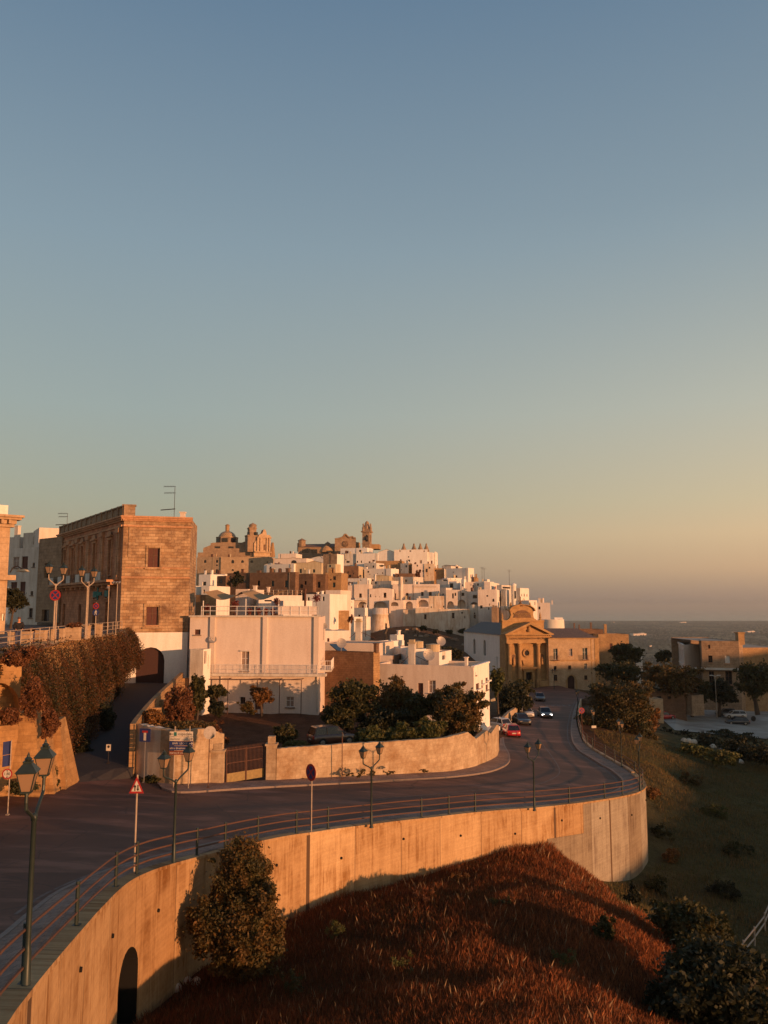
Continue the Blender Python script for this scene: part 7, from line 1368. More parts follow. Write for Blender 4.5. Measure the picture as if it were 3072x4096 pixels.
# ================================================================ STREET LAMPS
def make_lamp(label, pm='lamp_green'):
    r_ = root('street_lamp', label, 'street lamp', (0, 0, 0), 'double lantern lamps along the pavement'); OFF[r_.name] = Vector((0, 0, 0))
    m = MB(); m.lathe((0, 0, 0), [(.12, 0), (.12, .05), (.085, .09), (.075, .7), (.06, .78), (.055, .85), (.05, 3.1), (.065, 3.12), (.065, 3.2), (.03, 3.25), (0, 3.26)], 12); m.build('pole', pm, r_, True)
    for s in (-1, 1):
        m = MB(); m.path([(0, 0, 3.12), (s*.28, 0, 3.28), (s*.62, 0, 3.42), (s*.78, 0, 3.5), (s*.80, 0, 3.62), (s*.80, 0, 3.80)], .034, 8); arm = m.build('arm', pm, r_)
        x = s*.80; b, t_ = 3.84, 4.18; wb, wt_ = .085, .165
        m = MB(); m.add([(x-wb, -wb, b), (x+wb, -wb, b), (x+wb, wb, b), (x-wb, wb, b), (x-wt_, -wt_, t_), (x+wt_, -wt_, t_), (x+wt_, wt_, t_), (x-wt_, wt_, t_)], ((3, 2, 1, 0), (0, 1, 5, 4), (1, 2, 6, 5), (2, 3, 7, 6), (3, 0, 4, 7)))
        gl = m.build('lantern', 'lantern_glass', r_)
        m = MB()
        for i, j in ((-1, -1), (1, -1), (1, 1), (-1, 1)): m.tube((x+i*wb, j*wb, b-.01), (x+i*wt_, j*wt_, t_), .012, n=4)
        m.box((x, 0, b-.02), (wb*2.3, wb*2.3, .03)); m.tube((x, 0, b-.08), (x, 0, b), .05, n=8)
        for i in (-1, 1): m.box((x, i*wt_, t_), (wt_*2.2, .025, .025)); m.box((x+i*wt_, 0, t_), (.025, wt_*2.2, .025))
        m.build('frame', 'lamp_green', gl)
        m = MB(); w1 = .2; m.add([(x-w1, -w1, t_+.01), (x+w1, -w1, t_+.01), (x+w1, w1, t_+.01), (x-w1, w1, t_+.01), (x-.07, -.07, t_+.17), (x+.07, -.07, t_+.17), (x+.07, .07, t_+.17), (x-.07, .07, t_+.17)], ((3, 2, 1, 0), (4, 5, 6, 7), (0, 1, 5, 4), (1, 2, 6, 5), (2, 3, 7, 6), (3, 0, 4, 7)))
        m.box((x, 0, t_+.185), (.17, .17, .03)); m.lathe((x, 0, t_+.2), [(.05, 0), (.075, .04), (.03, .08), (.03, .1), (.012, .14), (0, .17)], 8); m.build('lantern_roof', 'lamp_green', gl)
    return r_
lamps = [((92, 3962), (-.44, 2.1), 'nearest double lantern lamp standing at the left pavement edge'), ((688, 3459), (.54, 1.24), 'double lantern lamp in front of the town direction signs'),
         ((1485, 3311), (1.05, 1.5), 'double lantern lamp in front of the long garden wall'), ((2142, 3243), (1.07, 1.4), 'double lantern lamp at the bend before the red car'),
         ((2568, 3168), (.93, 1.9), 'double lantern lamp at the right tip of the bend'), ((2494, 3068), (-.17, -1.8), 'double lantern lamp behind the tip of the bend, on the far pavement'),
         ((2382, 2995), (.25, 1.6), 'small far double lantern lamp with a white plate on its pole'), ((2318, 2880), (.5, 1.2), 'farthest roadside double lantern lamp above the red round sign')]
L0 = None
for i, ((u, v), d, lab) in enumerate(lamps):
    p = G(u, v, .13); p.z = gz(p.x, p.y)+.13; rz = math.atan2(d[1], d[0])
    if L0 is None: L0 = make_lamp(lab); L0.scale = (.95, .95, .98); L0.location = p; L0.rotation_euler = (0, 0, rz)
    else: o = dup(L0, p, rz, lab)
for (u, v, Y), d, lab in (((203, 2560, 62), (.2, 1.2), 'left double lantern lamp on the upper street with beige pole'), ((333, 2545, 68), (.2, 1.2), 'second double lantern lamp on the upper street'), ((2222, 2768, 176), (.6, 1), 'double lantern lamp in front of the convent door')):
    p = P(u, v, Y); p.z = TZ if Y < 100 else -17.8; rz = math.atan2(d[1], d[0])
    if Y < 100: o = make_lamp(lab, 'pole_beige'); o['group'] = 'double lantern lamps on the upper street'; o.location = p; o.rotation_euler = (0, 0, rz)
    else: o = dup(L0, p, rz, lab)
    if Y < 100: o.scale = (1.25, 1.25, 1.36)
# ================================================================ RAILINGS
rail_line = offset(wall_line, -.17)
rail = root('roadside_railing', 'long dark metal railing on top of the retaining wall', 'railing', tuple(rail_line[10]))
posts = [(150, 3930), (322, 3697), (458, 3547), (558, 3496), (688, 3459), (817, 3426), (944, 3395), (1077, 3365), (1207, 3337), (1350, 3326), (1726, 3280), (1832, 3266), (1935, 3255), (2308, 3217), (2465, 3199), (2532, 3185), (2585, 3149), (2587, 3132), (2540, 3097), (2451, 3044), (2416, 3022), (2366, 2992), (2350, 2975), (2338, 2940), (2330, 2920), (2326, 2890)]
top_pts = []
RL = resample(rail_line, n=500)
for u, v in posts:
    q = G(u, v, .22); j = min(range(500), key=lambda k: (RL[k].x-q.x)**2+(RL[k].y-q.y)**2); c = RL[j]; z = gz(c.x, c.y)+.2; top_pts.append((j, c, z))
    if (u, v) == (688, 3459): continue
    m = MB(); m.tube((c.x, c.y, z), (c.x, c.y, z+1.08), .055, n=8); m.tube((c.x, c.y, z+1.08), (c.x, c.y, z+1.11), .055, n=8); m.box((c.x, c.y, z+.02), (.2, .2, .03)); m.build('post', 'lamp_green', rail)
jA, jB = 0, max(j for j, _, _ in top_pts)
seg = RL[jA:jB+1:3]
for hh in (1.0, .66, .33):
    m = MB(); pts_ = [Vector((q.x, q.y, gz(q.x, q.y)+.2+hh)) for q in seg]; m.path(pts_, .034, 6); m.build('rail', 'rust', rail)
tr_ = root('terrace_railing', 'three bar metal railing along the edge of the upper street', 'railing', (-25, 60, TZ))
tl = resample([Vector((x-.1, y, TZ+.1)) for x, y in top_line[:-1]], n=22)
for k, q in enumerate(tl): m = MB(); m.tube(q, q+Vector((0, 0, 1.05)), .035, n=6); m.build('post', 'pole_beige', tr_)
for hh in (1.02, .66, .32): m = MB(); m.path([q+Vector((0, 0, hh)) for q in tl], .026, 6); m.build('rail', 'pole_beige', tr_)
# ================================================================ SIGNS
def sdir(a): return Vector((math.cos(R(a)), math.sin(R(a)), 0)), Vector((math.sin(R(a)), -math.cos(R(a)), 0))   # plate x axis, facing normal
def post(r_, p, h, rad=.03, mt='pole_beige'): m = MB(); m.tube(p, p+Vector((0, 0, h)), rad, n=8); m.box((p.x, p.y, p.z+.03), (.16, .16, .06)); m.build('post', mt, r_)
def plate(r_, prof, c, xd, nd, o, th, mt, nm='plate'):
    up = Vector((0, 0, 1)); n = len(prof); vs = [c+xd*x+up*z+nd*(o+th) for x, z in prof]+[c+xd*x+up*z+nd*o for x, z in prof]; m = MB(); m.add(vs, [tuple(range(n)), tuple(range(2*n-1, n-1, -1))]+[(i, n+i, n+(i+1) % n, (i+1) % n) for i in range(n)]); return m.build(nm, mt, r_)
circ = lambda r, n=24: [(r*math.cos(2*math.pi*k/n), r*math.sin(2*math.pi*k/n)) for k in range(n)]
def barp(a, b, w): a, b = Vector(a), Vector(b); d = (b-a).normalized(); nn = Vector((-d.y, d.x))*w/2; return [tuple(a-nn), tuple(b-nn), tuple(b+nn), tuple(a+nn)]
def no_stop(r_, c, r, xd, nd):
    pl = plate(r_, circ(r), c, xd, nd, .0, .02, 'sign_red', 'disc'); plate(pl, circ(r*.74), c, xd, nd, .02, .004, 'sign_blue', 'blue_field'); 
    for k in (1, -1): plate(pl, barp((-r*.58*k, -r*.58), (r*.58*k, r*.58), r*.2), c, xd, nd, .024, .004+.001*k, 'sign_red', 'red_bar')
def arrow(pl, c, xd, nd, cx0, w, s=1, mt='sign_black', o=.022, vert=False):
    if vert: plate(pl, [(cx0-w*.09, -s*w*.5), (cx0+w*.09, -s*w*.5), (cx0+w*.09, s*w*.15), (cx0-w*.09, s*w*.15)][::1 if s > 0 else -1], c, xd, nd, o, .004, mt, 'arrow'); plate(pl, [(cx0-w*.25, s*w*.12), (cx0+w*.25, s*w*.12), (cx0, s*w*.55)][::1 if s > 0 else -1], c, xd, nd, o, .004, mt, 'arrow'); return
    plate(pl, barp((cx0-s*w*.5, 0), (cx0+s*w*.35, 0), w*.16), c, xd, nd, o, .004, mt, 'arrow')
    for q in (1, -1): plate(pl, barp((cx0+s*w*.5, 0), (cx0+s*w*.12, q*w*.36), w*.15), c, xd, nd, o, .0045, mt, 'arrow')
# triangular two way traffic sign
p = G(529, 3500, .13); xd, nd = sdir(0); r_ = root('warning_sign', 'red and white triangular two way traffic sign on a beige post', 'road sign', tuple(p)); top = ray(536, 3110)[1]*p.y; post(r_, p, top-p.z+.1, .032)
H_ = (ray(536, 3105)[1]-ray(536, 3172)[1])*p.y; c = Vector((p.x, p.y-.05, ray(536, 3172)[1]*p.y)); s_ = H_*.92/2
pl = plate(r_, [(-s_, 0), (s_, 0), (0, H_)], c, xd, nd, 0, .02, 'sign_red'); plate(pl, [(-s_*.68, H_*.12), (s_*.68, H_*.12), (0, H_*.77)], c, xd, nd, .02, .004, 'sign_white', 'field')
c2 = c+Vector((0, 0, H_*.33)); arrow(pl, c2, xd, nd, -s_*.2, H_*.36, 1, 'sign_black', .025, True); arrow(pl, c2, xd, nd, s_*.2, H_*.36, -1, 'sign_black', .025, True)
# no stopping sign at the pavement
p = G(1243, 3334, .13); r_ = root('no_stopping_sign', 'round red and blue no stopping sign turned sideways beside the railing', 'road sign', tuple(p)); zc_ = ray(1236, 3089)[1]*p.y; post(r_, p, zc_-p.z+.3, .03); xd, nd = sdir(-48); no_stop(r_, Vector((p.x, p.y, zc_))+nd*.05, .42, xd, nd)
# direction signs on the boundary wall pavement
base = G(752, 3150, .13); Yd = base.y-.3; r_ = root('direction_signs', 'stack of five direction boards reading ospedale and stazione on two posts', 'direction sign', (base.x, Yd, base.z))
xl, xr = ray(672, 3000)[0]*Yd, ray(766, 3000)[0]*Yd
for x in (ray(690, 3060)[0]*Yd, ray(750, 3060)[0]*Yd): m = MB(); m.tube((x, Yd, base.z), (x, Yd, ray(700, 2905)[1]*Yd), .035, n=8); m.build('post', 'pole_beige', r_)
xd, nd = sdir(0); wB = xr-xl
for k, (v0, v1, mt, body, al, fc) in enumerate(((2925, 2946, 'sign_white', 'ospedale', 1, 'sign_black'), (2947, 2963, 'sign_white', 'stazione', -1, 'sign_black'), (2964, 2982, 'sign_blue', 'BARI  LECCE', 0, 'sign_white'), (2983, 3001, 'sign_blue', 'altre direzioni', -1, 'sign_white'), (3002, 3019, 'sign_brown', 'marina di ostuni', -1, 'sign_white'))):
    za, zb = ray(700, v1)[1]*Yd, ray(700, v0)[1]*Yd; hB = zb-za-.015; c = Vector(((xl+xr)/2, Yd-.05, (za+zb)/2)); pl = plate(r_, [(-wB/2, -hB/2), (wB/2, -hB/2), (wB/2, hB/2), (-wB/2, hB/2)], c, xd, nd, 0, .02, mt, 'board')
    arrow(pl, c, xd, nd, wB*(.42 if k else -.42), hB*.8, 1 if k else -1, fc, .022)
    if k == 0: plate(pl, [(-wB*.32, -hB*.38), (-wB*.2, -hB*.38), (-wB*.2, hB*.38), (-wB*.32, hB*.38)], c, xd, nd, .021, .004, 'sign_teal', 'symbol')
    text(body, c+nd*.026+xd*({1: wB*.46, -1: -wB*.48, 0: -wB*.05}[al]), hB*(.8 if k < 2 else .66), xd, (0, 0, 1), fc, pl, 'lettering', .002, {1: 'RIGHT', -1: 'LEFT', 0: 'CENTER'}[al])
# two round signs seen from the back at the wall, blue dead end sign, ramp notice
for (u, v0, v1, lab, a) in ((833, 3147, 2930, 'round sign seen from behind on a thin post left of the gate', 30), (1368, 3113, 2940, 'thin dark pole with a small round sign in front of the garden wall', 80)):
    p = G(u, v0, .13); p.y -= .4; zc_ = ray(u, v1)[1]*p.y; r_ = root('round_sign', lab, 'road sign', tuple(p)); post(r_, p, zc_-p.z+.2, .03, 'rust'); xd, nd = sdir(a); plate(r_, circ(.42 if a == 30 else .12), Vector((p.x, p.y, zc_))+nd*.04, xd, nd, 0, .02, 'sign_grey', 'disc')
p = P(570, 3085, 54.6); p.z = gz(p.x, p.y); zc_ = ray(570, 2940)[1]*p.y; r_ = root('dead_end_sign', 'square blue dead end sign with red bar beside the ramp entrance', 'road sign', tuple(p)); post(r_, p, zc_-p.z+.3, .03, 'sign_grey'); xd, nd = sdir(-15); hh = .43; c = Vector((p.x, p.y, zc_))+nd*.04
pl = plate(r_, [(-hh*.95, -hh), (hh*.95, -hh), (hh*.95, hh), (-hh*.95, hh)], c, xd, nd, 0, .02, 'sign_blue'); plate(pl, [(-.09, -hh*.8), (.09, -hh*.8), (.09, hh*.35), (-.09, hh*.35)], c, xd, nd, .02, .004, 'sign_white', 'white_bar'); plate(pl, [(-hh*.5, hh*.35), (hh*.5, hh*.35), (hh*.5, hh*.68), (-hh*.5, hh*.68)], c, xd, nd, .02, .004, 'sign_red', 'red_bar')
p = G(427, 3090, 0); p.y = 57; p.x = ray(427, 2990)[0]*57; p.z = ramp_z(57); zc_ = ray(427, 2990)[1]*57; r_ = root('notice_sign', 'small white notice plate with a dark emblem at the foot of the ramp', 'sign', tuple(p)); post(r_, p, zc_-p.z, .02, 'iron'); xd, nd = sdir(0); c = Vector((p.x, p.y, zc_))+nd*.03; pl = plate(r_, [(-.16, -.22), (.16, -.22), (.16, .22), (-.16, .22)], c, xd, nd, 0, .015, 'sign_white'); plate(pl, circ(.09), c+Vector((0, 0, .06)), xd, nd, .015, .004, 'sign_black', 'emblem')
# height limit sign and blue plates at the left edge
Ys = 43; p = P(22, 3215, Ys); p.z = gz(p.x, p.y); r_ = root('height_limit_sign', 'round red 1.80 height limit sign below two blue plates at the left edge', 'road sign', tuple(p)); zt2 = ray(18, 2960)[1]*Ys; post(r_, p, zt2-p.z, .03); xd, nd = sdir(0)
c = Vector((ray(20, 3095)[0]*Ys, Ys, ray(20, 3095)[1]*Ys))+nd*.04; rr = .27; pl = plate(r_, circ(rr), c, xd, nd, 0, .02, 'sign_red', 'disc'); plate(pl, circ(rr*.76), c, xd, nd, .02, .004, 'sign_white', 'field'); text('1,80', c+nd*.026, .2, xd, (0, 0, 1), 'sign_black', pl, 'lettering', .002)
for q in (1, -1): plate(pl, [(-.05, q*rr*.68), (.05, q*rr*.68), (0, q*rr*.42)][::-q], c, xd, nd, .025, .003, 'sign_black', 'marker')
for (va, vb, xx) in ((2965, 3018, 18), (3020, 3065, 16)): za, zb = ray(18, vb)[1]*Ys, ray(18, va)[1]*Ys; c = Vector((ray(xx, va)[0]*Ys, Ys, (za+zb)/2)); xe, ne = sdir(60); plate(r_, [(-.25, -(zb-za)/2), (.25, -(zb-za)/2), (.25, (zb-za)/2), (-.25, (zb-za)/2)], c, xe, ne, .03, .02, 'sign_blue')
# upper street signs
Yu = 60; p = P(211, 2560, Yu); p.z = TZ; r_ = root('no_stopping_sign', 'largest round no stopping sign on a beige post on the upper street', 'road sign', tuple(p)); zc_ = ray(213, 2381)[1]*Yu; post(r_, p, zc_-p.z+.2, .045); xd, nd = sdir(0); no_stop(r_, Vector((ray(213, 2381)[0]*Yu, Yu, zc_))+nd*.05, .41, xd, nd)
Yu = 70; p = P(372, 2540, Yu); p.z = TZ; r_ = root('pedestrian_sign', 'small no stopping sign above a round blue pedestrian sign on one post', 'road sign', tuple(p)); zc_ = ray(373, 2450)[1]*Yu; post(r_, p, ray(373, 2410)[1]*Yu-p.z, .04); no_stop(r_, Vector((p.x, Yu, ray(373, 2424)[1]*Yu))+nd*.05, .27, xd, nd)
c = Vector((p.x, Yu, zc_))+nd*.05; pl = plate(r_, circ(.29), c, xd, nd, 0, .02, 'sign_blue', 'disc'); plate(pl, [(-.05, .02), (.05, .02), (.07, .14), (-.03, .14)], c, xd, nd, .02, .004, 'sign_white', 'figure'); plate(pl, [(q[0]+.015, q[1]+.19) for q in circ(.04, 10)], c, xd, nd, .02, .004, 'sign_white', 'figure_head'); plate(pl, barp((0, .03), (-.09, -.2), .05), c, xd, nd, .02, .004, 'sign_white', 'figure_leg'); plate(pl, barp((.02, .03), (.09, -.2), .05), c, xd, nd, .02, .0045, 'sign_white', 'figure_leg'); plate(pl, barp((0, .12), (-.11, .0), .035), c, xd, nd, .02, .005, 'sign_white', 'figure_arm'); plate(pl, barp((.04, .12), (.12, .02), .035), c, xd, nd, .02, .005, 'sign_white', 'figure_arm')
for (u, v0, v1, Y_, lab) in ((421, 2530, 2350, 74, 'slim beige flood light pole left of the palace corner'), (455, 2525, 2330, 76, 'slim beige pole with white flood lamps at the palace corner'), (338, 2555, 2330, 66, 'plain beige mast close beside the second upper street lamp')):
    p = P(u, v0, Y_); p.z = TZ; r_ = root('flood_light_pole', lab, 'pole', tuple(p)); zt2 = ray(u, v1)[1]*Y_; post(r_, p, zt2-p.z, .038); m = MB()
    for q in ((-.25, .05, .3) if 'white flood' in lab else (.05,)): m.tube((p.x+q, p.y-.15, zt2+.05), (p.x+q-.12, p.y-.4, zt2-.05), .08, .11, 8)
    m.build('flood_lamp', 'zinc', r_)
m = MB(); a = P(30, 2290, 64); b = P(55, 2262, 64); c = P(90, 2282, 64); m.path([a, P(42, 2270, 64), P(60, 2265, 64), c], .05, 6); r_ = root('wall_lamp', 'curved arm street light at the left edge building', 'street lamp', tuple(a)); m.build('arm', 'iron', r_); m = MB(); m.lathe(tuple(P(82, 2284, 64)), [(0, -.1), (.5, -.05), (.35, .1), (0, .16)], 12); m.build('lamp_head', 'cream_plaster', r_)
p = P(1972, 2800, 97); r_ = root('wall_lamp', 'small street light arm on the corner of the pink house', 'street lamp', tuple(p)); m = MB(); m.tube(P(1962, 2800, 97), P(1978, 2800, 97), .05, n=6); m.build('arm', 'iron', r_); m = MB(); m.tube(P(1966, 2802, 97), P(1984, 2797, 97), .14, .2, 8); m.build('lamp_head', 'cream_plaster', r_)
p = G(2325, 2960, .1); p.x += .3; zc_ = ray(2324, 2842)[1]*p.y; r_ = root('no_stopping_sign', 'far round red no stopping sign beside the huge roadside bush', 'road sign', tuple(p)); post(r_, p, zc_-p.z+.2, .04, 'rust'); xd, nd = sdir(5); no_stop(r_, Vector((p.x, p.y, zc_))+nd*.05, .34, xd, nd)
p = G(2380, 3000, .1); zc_ = ray(2378, 2907)[1]*(p.y+.2); r_ = root('name_plate', 'small white rectangular plate on the far pavement pole', 'sign', tuple(p)); post(r_, p+Vector((.15, .2, 0)), zc_-p.z+.1, .03, 'rust'); plate(r_, [(-.26, -.13), (.26, -.13), (.26, .13), (-.26, .13)], Vector((p.x+.15, p.y+.2, zc_))+nd*.05, xd, nd, 0, .02, 'sign_white')
# planters and low blocks on the upper street
for k, (u0, u1, v0, v1, Y_, lab) in enumerate(((18, 41, 2532, 2582, 57, 'leftmost square stone planter block behind the terrace railing'), (70, 108, 2530, 2582, 57.5, 'stone planter block just right of the standing person'), (128, 168, 2525, 2562, 59, 'wide pale stone planter left of the big no stopping sign'), (186, 204, 2520, 2570, 60.5, 'narrow stone block left of the two beige poles'), (226, 242, 2518, 2560, 62, 'round ended stone block right of the two beige poles'), (252, 306, 2513, 2545, 64, 'long pale stone planter with a reddish bush'), (326, 345, 2505, 2535, 68, 'small stone block near the second upper street lamp'), (370, 392, 2500, 2525, 72, 'small stone block near the pedestrian sign'))):
    a = P(u0, v1, Y_); b = P(u1, v0, Y_); w_ = b.x-a.x; h = max(.6, b.z-TZ); r_ = root('stone_planter', lab, 'planter', ((a.x+b.x)/2, Y_, TZ), 'stone planters on the upper street'); m = MB(); m.box(((a.x+b.x)/2, Y_+.3, TZ+h/2), (w_, .6, h)); m.box(((a.x+b.x)/2, Y_+.3, TZ+h+.03), (w_+.08, .68, .08)); m.build('body', 'convent_stone', r_); m = MB(); m.box(((a.x+b.x)/2, Y_+.3, TZ+h+.075), (w_*.8, .4, .02)); m.build('soil', 'bark', r_)
tree('bush', 'reddish bush growing in the long pale planter', 'bush', 288, 2505, 80, 40, 64.5, RD, .06, 30, 80, base_v=2525, lobes=4)
tree('bush', 'low brown plant in the planter beside the standing person', 'bush', 112, 2520, 60, 26, 58.5, RD, .05, 20, 60, base_v=2530, lobes=3)
blob2 = [tree('creeper_clump', lab_, 'creeper', u_, v_, w__, h__, y__, RD, .07, 60, 110, base_v=v_+h__*.7, lobes=6) for u_, v_, w__, h__, y__, lab_ in ((70, 2625, 170, 90, 45.6, 'creeper spilling over the top left wall corner'), (118, 2800, 120, 190, 47.2, 'long creeper tongue hanging over the largest buttress'), (190, 2890, 80, 150, 48.9, 'creeper hanging over the middle buttress top'))]
# drain pipes leaning down the vine wall and the person
r_ = root('leaning_pipe', 'beige pipe running down the foot of the vine wall', 'pipe', tuple(P(245, 3125, 51.5))); m = MB(); m.tube(P(252, 3128, 51.2), P(222, 2945, 53.5), .1, n=8); m.tube(P(240, 3130, 51.2), P(215, 2960, 53.5), .07, n=8); m.build('tube', 'cream_plaster', r_)
# ================================================================ PERSON
def skin_body(name, joints, edges, radii, mt, parent, sub=2):
    me = bpy.data.meshes.new(name); me.from_pydata([tuple(j) for j in joints], edges, []); o = bpy.data.objects.new(name, me); COL.objects.link(o); sk = o.modifiers.new('Skin', 'SKIN'); sk.use_smooth_shade = True
    for i, r in enumerate(radii): me.skin_vertices[0].data[i].radius = (r[0], r[1]) if isinstance(r, tuple) else (r, r)
    me.skin_vertices[0].data[0].use_root = True; o.modifiers.new('Sub', 'SUBSURF').levels = sub; o.modifiers['Sub'].render_levels = sub; me.materials.append(MATS[mt]); o.parent = parent; OFF[o.name] = Vector((0, 0, 0)); return o
pp = P(60, 2590, 55.5); pp.z = TZ; pr = root('person', 'person in dark clothes leaning at the terrace railing at far left', 'person', tuple(pp)); OFF[pr.name] = Vector((0, 0, 0)); pr.rotation_euler = (0, 0, .5); pr.scale = (1.1, 1.1, 1.1)
J = [(0, 0, .95), (0, -.02, 1.15), (0, -.05, 1.38), (0, -.08, 1.47), (0, -.11, 1.60), (0, -.12, 1.70), (.1, 0, .9), (.11, -.02, .5), (.11, .03, .08), (.12, -.13, .04), (-.1, 0, .9), (-.11, -.02, .5), (-.11, .03, .08), (-.12, -.13, .04), (.19, -.04, 1.38), (.26, -.08, 1.12), (.2, -.34, 1.02), (-.19, -.04, 1.38), (-.26, -.08, 1.12), (-.2, -.34, 1.02), (.17, -.43, 1.0), (-.17, -.43, 1.0)]
E = [(0, 1), (1, 2), (2, 3), (3, 4), (4, 5), (0, 6), (6, 7), (7, 8), (8, 9), (0, 10), (10, 11), (11, 12), (12, 13), (2, 14), (14, 15), (15, 16), (2, 17), (17, 18), (18, 19), (16, 20), (19, 21)]
Rr_ = [(.14, .1), (.13, .1), (.15, .1), .055, .095, .075, .085, .06, .045, .035, .085, .06, .045, .035, .06, .045, .032, .06, .045, .032, .038, .038]
skin_body('body', J, E, Rr_, 'skin', pr)
for sgn in (1, -1):
    for k in range(4): m = MB(); x = sgn*(.17-.025*(k-1.5)); m.tube((x, -.45, 1.0), (x, -.505+.008*abs(k-1.5), .985), .009, .007, 6); m.build('finger', 'skin', pr)
jj = [J[i] for i in (0, 1, 2, 14, 15, 16, 17, 18, 19)]; skin_body('jacket', [(0, 0, .88)]+jj, [(0, 1), (1, 2), (2, 3), (3, 4), (4, 5), (5, 6), (3, 7), (7, 8), (8, 9)], [(.24, .19), (.24, .19), (.23, .18), (.24, .17), .12, .09, .065, .12, .09, .065], 'cloth_dark', pr)
skin_body('trousers', [J[i] for i in (0, 6, 7, 8, 10, 11, 12)], [(0, 1), (1, 2), (2, 3), (0, 4), (4, 5), (5, 6)], [(.15, .115), .1, .075, .06, .1, .075, .06], 'fabric_blue', pr)
m = MB(); m.lathe((0, -.1, 1.64), [(.1, 0), (.107, .04), (.09, .09), (.05, .125), (0, .135)], 14); m.build('hair', 'rust', pr, True)
# ================================================================ CARS
def car(label, loc, rz, paint, L=4.1, Wd=1.7, Hh=1.45, kind='hatch', lit=False, tilt=0):
    r_ = root('parked_car' if not lit else 'moving_car', label, 'car', (0, 0, 0)); OFF[r_.name] = Vector((0, 0, 0)); hw = Wd/2
    def sec(x, w, zb, zs, bulge=.03): return [(x, -w, zb), (x, -w-bulge*0, (zb+zs)*.5), (x, -w*.97, zs-.06), (x, -w*.88, zs), (x, w*.88, zs), (x, w*.97, zs-.06), (x, w, (zb+zs)*.5), (x, w, zb)]
    k = {'hatch': 0, 'sedan': 1, 'wagon': 2, 'suv': 2}[kind]; zb = .22 if kind != 'suv' else .3; zs = Hh*.60
    st = [(L/2, hw*.72, zb+.15, zs*.72), (L/2-.1, hw*.9, zb+.02, zs*.80), (L/2-.45, hw, zb, zs*.9), (L*.22, hw, zb, zs), (0, hw, zb, zs+.02), (-L*.3, hw, zb, zs+.03), (-L/2+.35, hw*.98, zb, zs+(.03 if k != 1 else -.02)), (-L/2+.08, hw*.92, zb+.03, zs*.97), (-L/2, hw*.8, zb+.15, zs*.85)]
    m = MB(); rings = [sec(*s) for s in st]; n = 8; vs = [p for r in rings for p in r]; fs = [(i*n+j, i*n+(j+1) % n, (i+1)*n+(j+1) % n, (i+1)*n+j) for i in range(len(st)-1) for j in range(n)]; fs += [tuple(range(n-1, -1, -1)), tuple(range((len(st)-1)*n, len(st)*n))]; m.add(vs, fs); m.build('body', paint, r_, True)
    xf0, xf1 = L*.24, L*.07; xr1, xr0 = {0: (-L*.36, -L*.46), 1: (-L*.20, -L*.34), 2: (-L*.42, -L*.475)}[k]; w0, w1 = hw*.9, hw*.70; zt_ = Hh
    G4 = lambda x, w, z: [(x, -w, z), (x, w, z)]
    m = MB(); z0 = zs-.02; z1 = zt_-.05
    m.add([(xf0, -w0, z0), (xf0, w0, z0), (xr0, w0, z0), (xr0, -w0, z0), (xf1, -w1, z1), (xf1, w1, z1), (xr1, w1, z1), (xr1, -w1, z1)], ((0, 4, 5, 1), (1, 5, 6, 2), (2, 6, 7, 3), (3, 7, 4, 0))); m.build('glazing', 'dark_glass', r_)
    m = MB(); e = .012; ww = w1+.02
    m.add([(xf1+.06, -ww, z1-.02), (xf1+.06, ww, z1-.02), (xr1-.05, ww, z1-.02), (xr1-.05, -ww, z1-.02), (xf1-.12, -ww*.9, zt_), (xf1-.12, ww*.9, zt_), (xr1+.12, ww*.9, zt_), (xr1+.12, -ww*.9, zt_)], ((4, 5, 6, 7), (0, 1, 5, 4), (1, 2, 6, 5), (2, 3, 7, 6), (3, 0, 4, 7))); m.build('roof', paint, r_)
    m = MB()
    for s in (-1, 1):
        for (xa, xb) in ((xf0, xf1), (xr0, xr1)): m.tube((xa, s*(w0+.01), z0), (xb, s*(w1+.01), z1), .045, .035, 5)
        xm = (xf1+xr1)/2-.05; m.tube((xm, s*(w0+.01), z0), (xm, s*(w1+.01), z1), .035, n=5)
    m.build('pillars', paint, r_)
    wr = .31 if kind != 'suv' else .36
    for sx in (L*.31, -L*.30):
        for s in (-1, 1):
            m = MB(); m.tube((sx, s*(hw-.2), wr), (sx, s*(hw+.015), wr), wr, n=18); ty = m.build('tyre', 'tyre', r_); m = MB(); m.tube((sx, s*(hw+.01), wr), (sx, s*(hw+.03), wr), wr*.62, wr*.55, 14); m.build('rim', 'rim', ty)
            m = MB(); m.tube((sx, s*(hw-.01), wr), (sx, s*(hw+.008), wr), wr*1.14, n=18); m.build('wheel_arch', 'sign_black', ty)
    for s in (-1, 1):
        m = MB(); m.box((L/2-.10, s*hw*.66, zs*.70), (.16, .34, .15)); m.build('headlight', 'headlight_on' if lit else 'zinc', r_); m = MB(); m.box((-L/2+.07, s*hw*.74, zs*.82), (.12, .24, .26)); m.build('tail_light', 'tail_red', r_)
        m = MB(); m.box((L*.19, s*(hw+.08), zs+.05), (.1, .16, .12)); m.build('wing_mirror', paint, r_)
    m = MB(); m.box((L/2-.01, 0, zb+.22), (.06, hw*1.1, .14)); m.build('grille', 'sign_black', r_); m = MB(); m.box((-L/2-.005, 0, zs*.62), (.03, .5, .12)); m.build('number_plate', 'sign_white', r_)
    r_.location = loc; r_.rotation_euler = (tilt, 0, rz); return r_
def on_road(u, v): p = G(u, v, 0); return Vector((p.x, p.y, gz(p.x, p.y)+.01))
UP = R(94)
car('red hatchback parked at the left kerb seen from behind', on_road(2048, 2942), R(92), 'car_red', 3.9, 1.68, 1.42)
car('dark sedan parked facing the camera behind the red hatchback', on_road(2090, 2895), R(-84), 'car_dark', 4.4, 1.75, 1.42, 'sedan')
